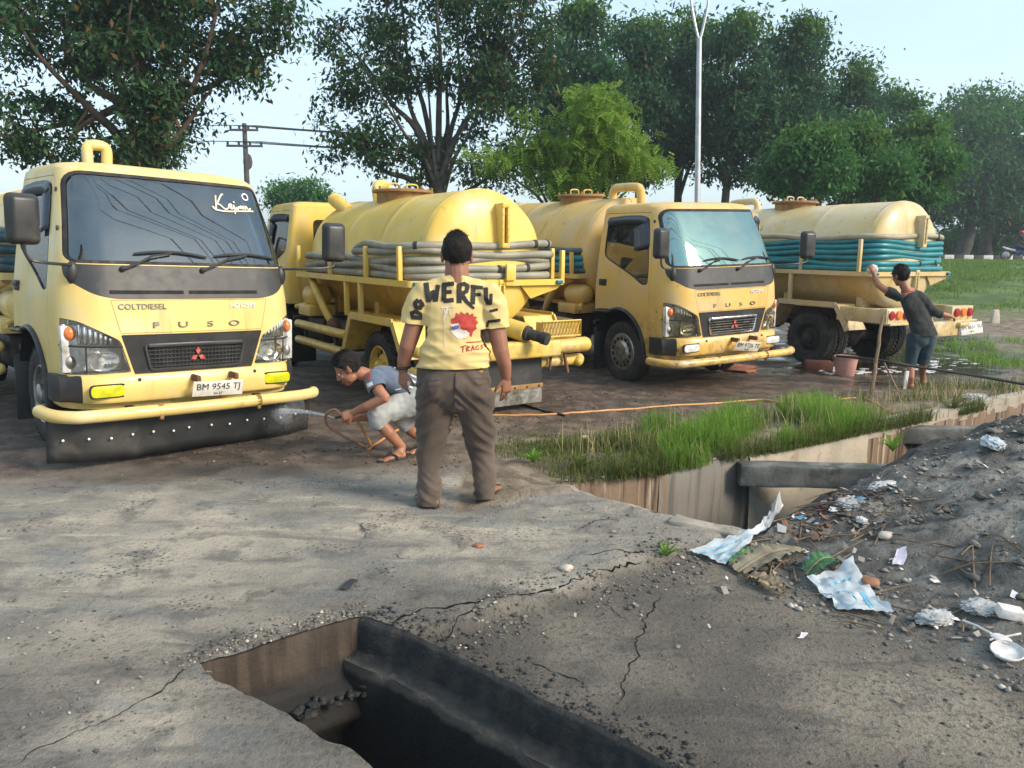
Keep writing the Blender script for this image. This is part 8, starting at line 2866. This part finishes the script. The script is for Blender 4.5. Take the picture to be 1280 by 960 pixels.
# open cracks in the slabs
M['crack'] = pmat('crack_dark', (.012, .011, .010), None, rough=1.0, rvar=0, spec=.05)
def crack(label, pts, w, seed):
    rd = random.Random(seed); bm = bmesh.new()
    P = resample([terrain_hit(*p) for p in pts], .018, False); prev = None; n = len(P)
    off = Vector((0, 0, 0))
    for i, p in enumerate(P):
        off = off * .85 + Vector((rd.gauss(0, .006), rd.gauss(0, .006), 0))
        t_ = (P[min(n - 1, i + 1)] - P[max(0, i - 1)]).normalized(); s_ = Vector((-t_.y, t_.x, 0))
        ww = w * (.25 + 1.1 * abs(mnoise.noise(Vector((i * .22, seed, 0))))) * min(1, i / 4, (n - 1 - i) / 4 + .05)
        row = []
        for k in (-1, 0, 1):
            q = p + off + s_ * ww * k; row.append(bm.verts.new((q.x, q.y, hz(q.x, q.y) + .003)))
        if prev:
            for k in range(2): bm.faces.new((prev[k], row[k], row[k + 1], prev[k + 1]))
        prev = row
    tag(obj('crack', bm, M['crack']), label, kind='stuff')
crack('crack that runs from the pit corner to the lower left', [(238, 832), (205, 862), (150, 892), (95, 912), (50, 935), (10, 962)], .006, 1)
crack('crack across the right slab down to the pit', [(822, 742), (805, 800), (798, 822), (780, 850), (768, 884)], .006, 2)
crack('crack across the corner of the right slab', [(600, 752), (588, 762), (566, 785), (552, 802), (530, 826)], .006, 3)
crack('long break along the edge of the upper slab', [(478, 784), (500, 772), (529, 760), (575, 754), (621, 748), (660, 742), (692, 738), (740, 716), (800, 700)], .011, 4)
crack('branching crack in the right slab', [(660, 822), (690, 838), (716, 848), (740, 870)], .005, 5)
crack('thin crack on the pale slab', [(700, 700), (760, 688), (820, 690), (860, 672)], .006, 6)
crack('branching crack near the dirt track', [(742, 748), (768, 762), (786, 778)], .005, 7)

# scraps of paper, plastic and leaf
def scraps(name, label, X, Y, r, c1, c2, c3, rs):
    n = len(X); Z = H(X, Y) + .008
    a = rs.uniform(0, 2 * PI, n); tilt = rs.normal(0, .35, (n, 2)); asp = rs.uniform(.4, 1.0, n)
    u = np.stack([np.cos(a), np.sin(a), tilt[:, 0]], 1) * r[:, None]; v = np.stack([-np.sin(a), np.cos(a), tilt[:, 1]], 1) * (r * asp)[:, None]
    c = np.stack([X, Y, Z + np.abs(tilt).sum(1) * r * .6], 1)
    up_ = np.array([0, 0, 1.0])[None] * (r * .5)[:, None] * rs.random((n, 1))
    V = np.stack([c - u - v, c + u - v * rs.uniform(.4, 1, (n, 1)), c + u * rs.uniform(.5, 1, (n, 1)) + v, c - u * .8 + v, c + up_], 1).reshape(-1, 3)
    F = (np.array([[0, 1, 4], [1, 2, 4], [2, 3, 4], [3, 0, 4]])[None] + (np.arange(n) * 5)[:, None, None]).reshape(-1, 3)
    t = NT(name); g = t.n.new('ShaderNodeNewGeometry')
    cc = t.mix(t.rng(g.outputs['Random Per Island'], .30, .70), c1, c2); cc = t.mix(t.rng(g.outputs['Random Per Island'], .86, .88), cc, c3)
    t.setc('Base Color', cc); t.setc('Roughness', .7)
    return tag(link(name, from_np(name, V, F, [t.m], smooth=False)), label, kind='stuff')
def spot(pts, n, sx, sy):
    X, Y = [], []
    for px, py in pts:
        p = terrain_hit(px, py); X.append(p.x + rs.normal(0, sx, n)); Y.append(p.y + rs.normal(0, sy, n))
    X, Y = np.concatenate(X), np.concatenate(Y); k = outside(X, Y); return X[k], Y[k]
X, Y = spot([(1000, 640), (1020, 634), (1040, 630), (1060, 625), (1012, 662), (985, 650), (1030, 640)], 22, .12, .07)
scraps('dead_leaves', 'reddish brown dead leaves piled at the crest of the heap', X, Y, .008 + .026 * rs.random(len(X)) ** 1.5, (.16, .075, .05), (.09, .055, .04), (.5, .48, .45), rs)
X, Y = spot([(1060, 700), (1100, 720), (1150, 760), (1200, 790), (1080, 660), (1180, 640), (1230, 800), (960, 700), (990, 715), (1060, 650), (1200, 590), (1150, 690)], 16, .22, .16)
scraps('litter', 'small scraps of rubbish scattered over the ash slope', X, Y, .006 + .022 * rs.random(len(X)) ** 2, (.10, .09, .08), (.30, .27, .24), (.66, .66, .66), rs)
# twigs
bm = bmesh.new()
X, Y = spot([(1000, 645), (1040, 640), (1010, 690), (960, 715), (1080, 690), (1120, 640), (1180, 700), (1050, 665), (1140, 770)], 9, .20, .14)
for x, y in zip(X, Y):
    a = rs.uniform(0, PI); L = rs.uniform(.04, .17); z = hz(x, y); dx, dy = math.cos(a) * L, math.sin(a) * L
    tube(bm, [(x - dx, y - dy, hz(x - dx, y - dy) + .010), (x + dx * .2, y + dy * .2 + .01, z + .020), (x + dx, y + dy, hz(x + dx, y + dy) + .014)], [.0045, .004, .002], 5)
tag(obj('twigs', bm, M['bamboo']), 'dry twigs strewn over the rubbish heap', kind='stuff')
X, Y = spot([(1000, 636), (1030, 628), (1070, 640), (1010, 655), (1110, 640), (980, 650), (1090, 612)], 8, .13, .09)
scraps('plastic_scraps', 'torn bits of white and grey plastic along the crest of the heap', X, Y, .008 + .030 * rs.random(len(X)) ** 2, (.30, .30, .30), (.58, .59, .60), (.12, .30, .45), rs)
X, Y = spot([(700, 720), (850, 760), (1000, 850), (1100, 880), (760, 800), (640, 700), (200, 830), (120, 760)], 9, .5, .3)
scraps('litter', 'specks of paper and leaf on the concrete', X, Y, .004 + .010 * rs.random(len(X)) ** 2, (.20, .17, .13), (.34, .30, .25), (.42, .40, .36), rs)

# ------------------------------------------------------------------ the motorcycle on the far road
def motorcycle():
    D = 44.5
    p = view_point(1271, 328, D); x, y = p.x, p.y; z = hz(x, y) + .03
    m = thing('motorcycle', 'blue and white motorcycle coming along the far road at the right edge', 'motorcycle', loc=(x, y, z), rot=(0, 0, R(-100)))
    bl = pmat('fairing_blue', (.05, .10, .42), (.08, .14, .5), 5, .3); wh = M['white_badge']
    for yy, n in ((.62, 'wheel'), (-.62, 'wheel')):
        bm = bmesh.new(); lathe(bm, [(.22, -.05), (.27, -.055), (.295, -.03), (.30, 0), (.295, .03), (.27, .055), (.22, .05)], 24, 'X', c=(0, yy, .30), closed_prof=True); w = obj(n, bm, M['rubber'], m)
        bm = bmesh.new(); lathe(bm, [(.22, .02), (.20, .03), (.04, .05), (0, .05)], 20, 'X', c=(0, yy, .30)); lathe(bm, [(.22, -.02), (.20, -.03), (.04, -.05), (0, -.05)], 20, 'X', c=(0, yy, .30)); obj('rim', bm, M['dull_metal'], w)
    bm = bmesh.new(); limb(bm, [(0, .30, .92), (0, .38, .75), (0, .2, .50), (0, -.1, .45)], [.10, .16, .15, .10], 14, ref=(1, 0, 0), flat=.8); obj('fairing', bm, bl, m)
    bm = bmesh.new(); limb(bm, [(0, .02, .70), (0, -.4, .74), (0, -.72, .80)], [.12, .14, .08], 14, ref=(1, 0, 0), flat=.5); obj('seat', bm, M['black_plastic'], m)
    bm = bmesh.new(); limb(bm, [(0, -.2, .56), (0, -.62, .66), (0, -.8, .74)], [.11, .11, .06], 12, ref=(1, 0, 0), flat=.7); obj('tail_cowl', bm, wh, m)
    bm = bmesh.new(); tube(bm, [(0, .62, .30), (0, .46, .75), (0, .38, .98)], .035, 8); obj('fork', bm, M['dull_metal'], m)
    bm = bmesh.new(); tube(bm, [(-.34, .22, 1.02), (-.15, .38, 1.0), (.15, .38, 1.0), (.34, .22, 1.02)], .018, 8); obj('handlebar', bm, M['black_plastic'], m)
    bm = bmesh.new(); ball(bm, (0, .50, .86), (.11, .07, .09)); obj('headlight', bm, wh, m)
    bm = bmesh.new(); limb(bm, [(0, .80, .56), (0, .62, .63), (0, .42, .58)], [.06, .08, .06], 10, ref=(1, 0, 0), flat=.4); obj('front_mudguard', bm, wh, m)
    r = thing('person', 'rider in dark clothes on the motorcycle at the far right', 'person', loc=(x, y, z), rot=(0, 0, R(-100)))
    bm = bmesh.new(); Lr, Br, ey = head(bm, (0, .10, 1.52), (0, 1, -.05), (0, 0, 1), 1.0)
    limb(bm, [(0, .06, 1.36), (0, .08, 1.46)], [.06, .055], 12)
    limb(bm, [(0, -.18, .82), (0, -.12, 1.05), (0, .02, 1.32)], [.15, .15, .16], 16, ref=(1, 0, 0), flat=.65)
    for s in (1, -1):
        limb(bm, [(s * .18, .02, 1.30), (s * .27, .12, 1.10)], [.055, .045], 10); limb(bm, [(s * .27, .12, 1.10), (s * .30, .25, 1.02)], [.045, .032], 10)
        hand(bm, (s * .30, .25, 1.03), (0, .8, .1), (0, .3, -1), s, .95, curl=.9)
        limb(bm, [(s * .10, -.16, .80), (s * .17, .26, .70)], [.09, .065], 12); limb(bm, [(s * .17, .26, .70), (s * .16, .10, .34)], [.06, .04], 12); foot(bm, (s * .16, .03, .24), (s * .16, .27, .24), (s * .16, .09, .34), .95)
    bo = obj('body', blob(bm, .010, 4), M['skin_b'], r, angle=80)
    bm = bmesh.new(); limb(bm, [(0, -.18, .80), (0, -.12, 1.05), (0, .02, 1.34)], [.18, .18, .19], 16, ref=(1, 0, 0), flat=.7)
    for s in (1, -1): limb(bm, [(s * .17, .02, 1.31), (s * .27, .12, 1.10)], [.075, .06], 10); limb(bm, [(s * .27, .12, 1.10), (s * .295, .22, 1.04)], [.06, .05], 10)
    obj('jacket', blob(bm, .014, 4), M['shirt_dark'], r, angle=80)
    bm = bmesh.new()
    for s in (1, -1): limb(bm, [(s * .09, -.18, .82), (s * .17, .26, .70)], [.12, .085], 12); limb(bm, [(s * .17, .26, .70), (s * .16, .11, .36)], [.08, .065], 12)
    obj('trousers', blob(bm, .014, 4), M['pants_teal'], r, angle=80)
    bm = bmesh.new(); ball(bm, (0, .08, 1.56), (.125, .145, .13)); obj('helmet', bm, M['red_lens'], r)
motorcycle()
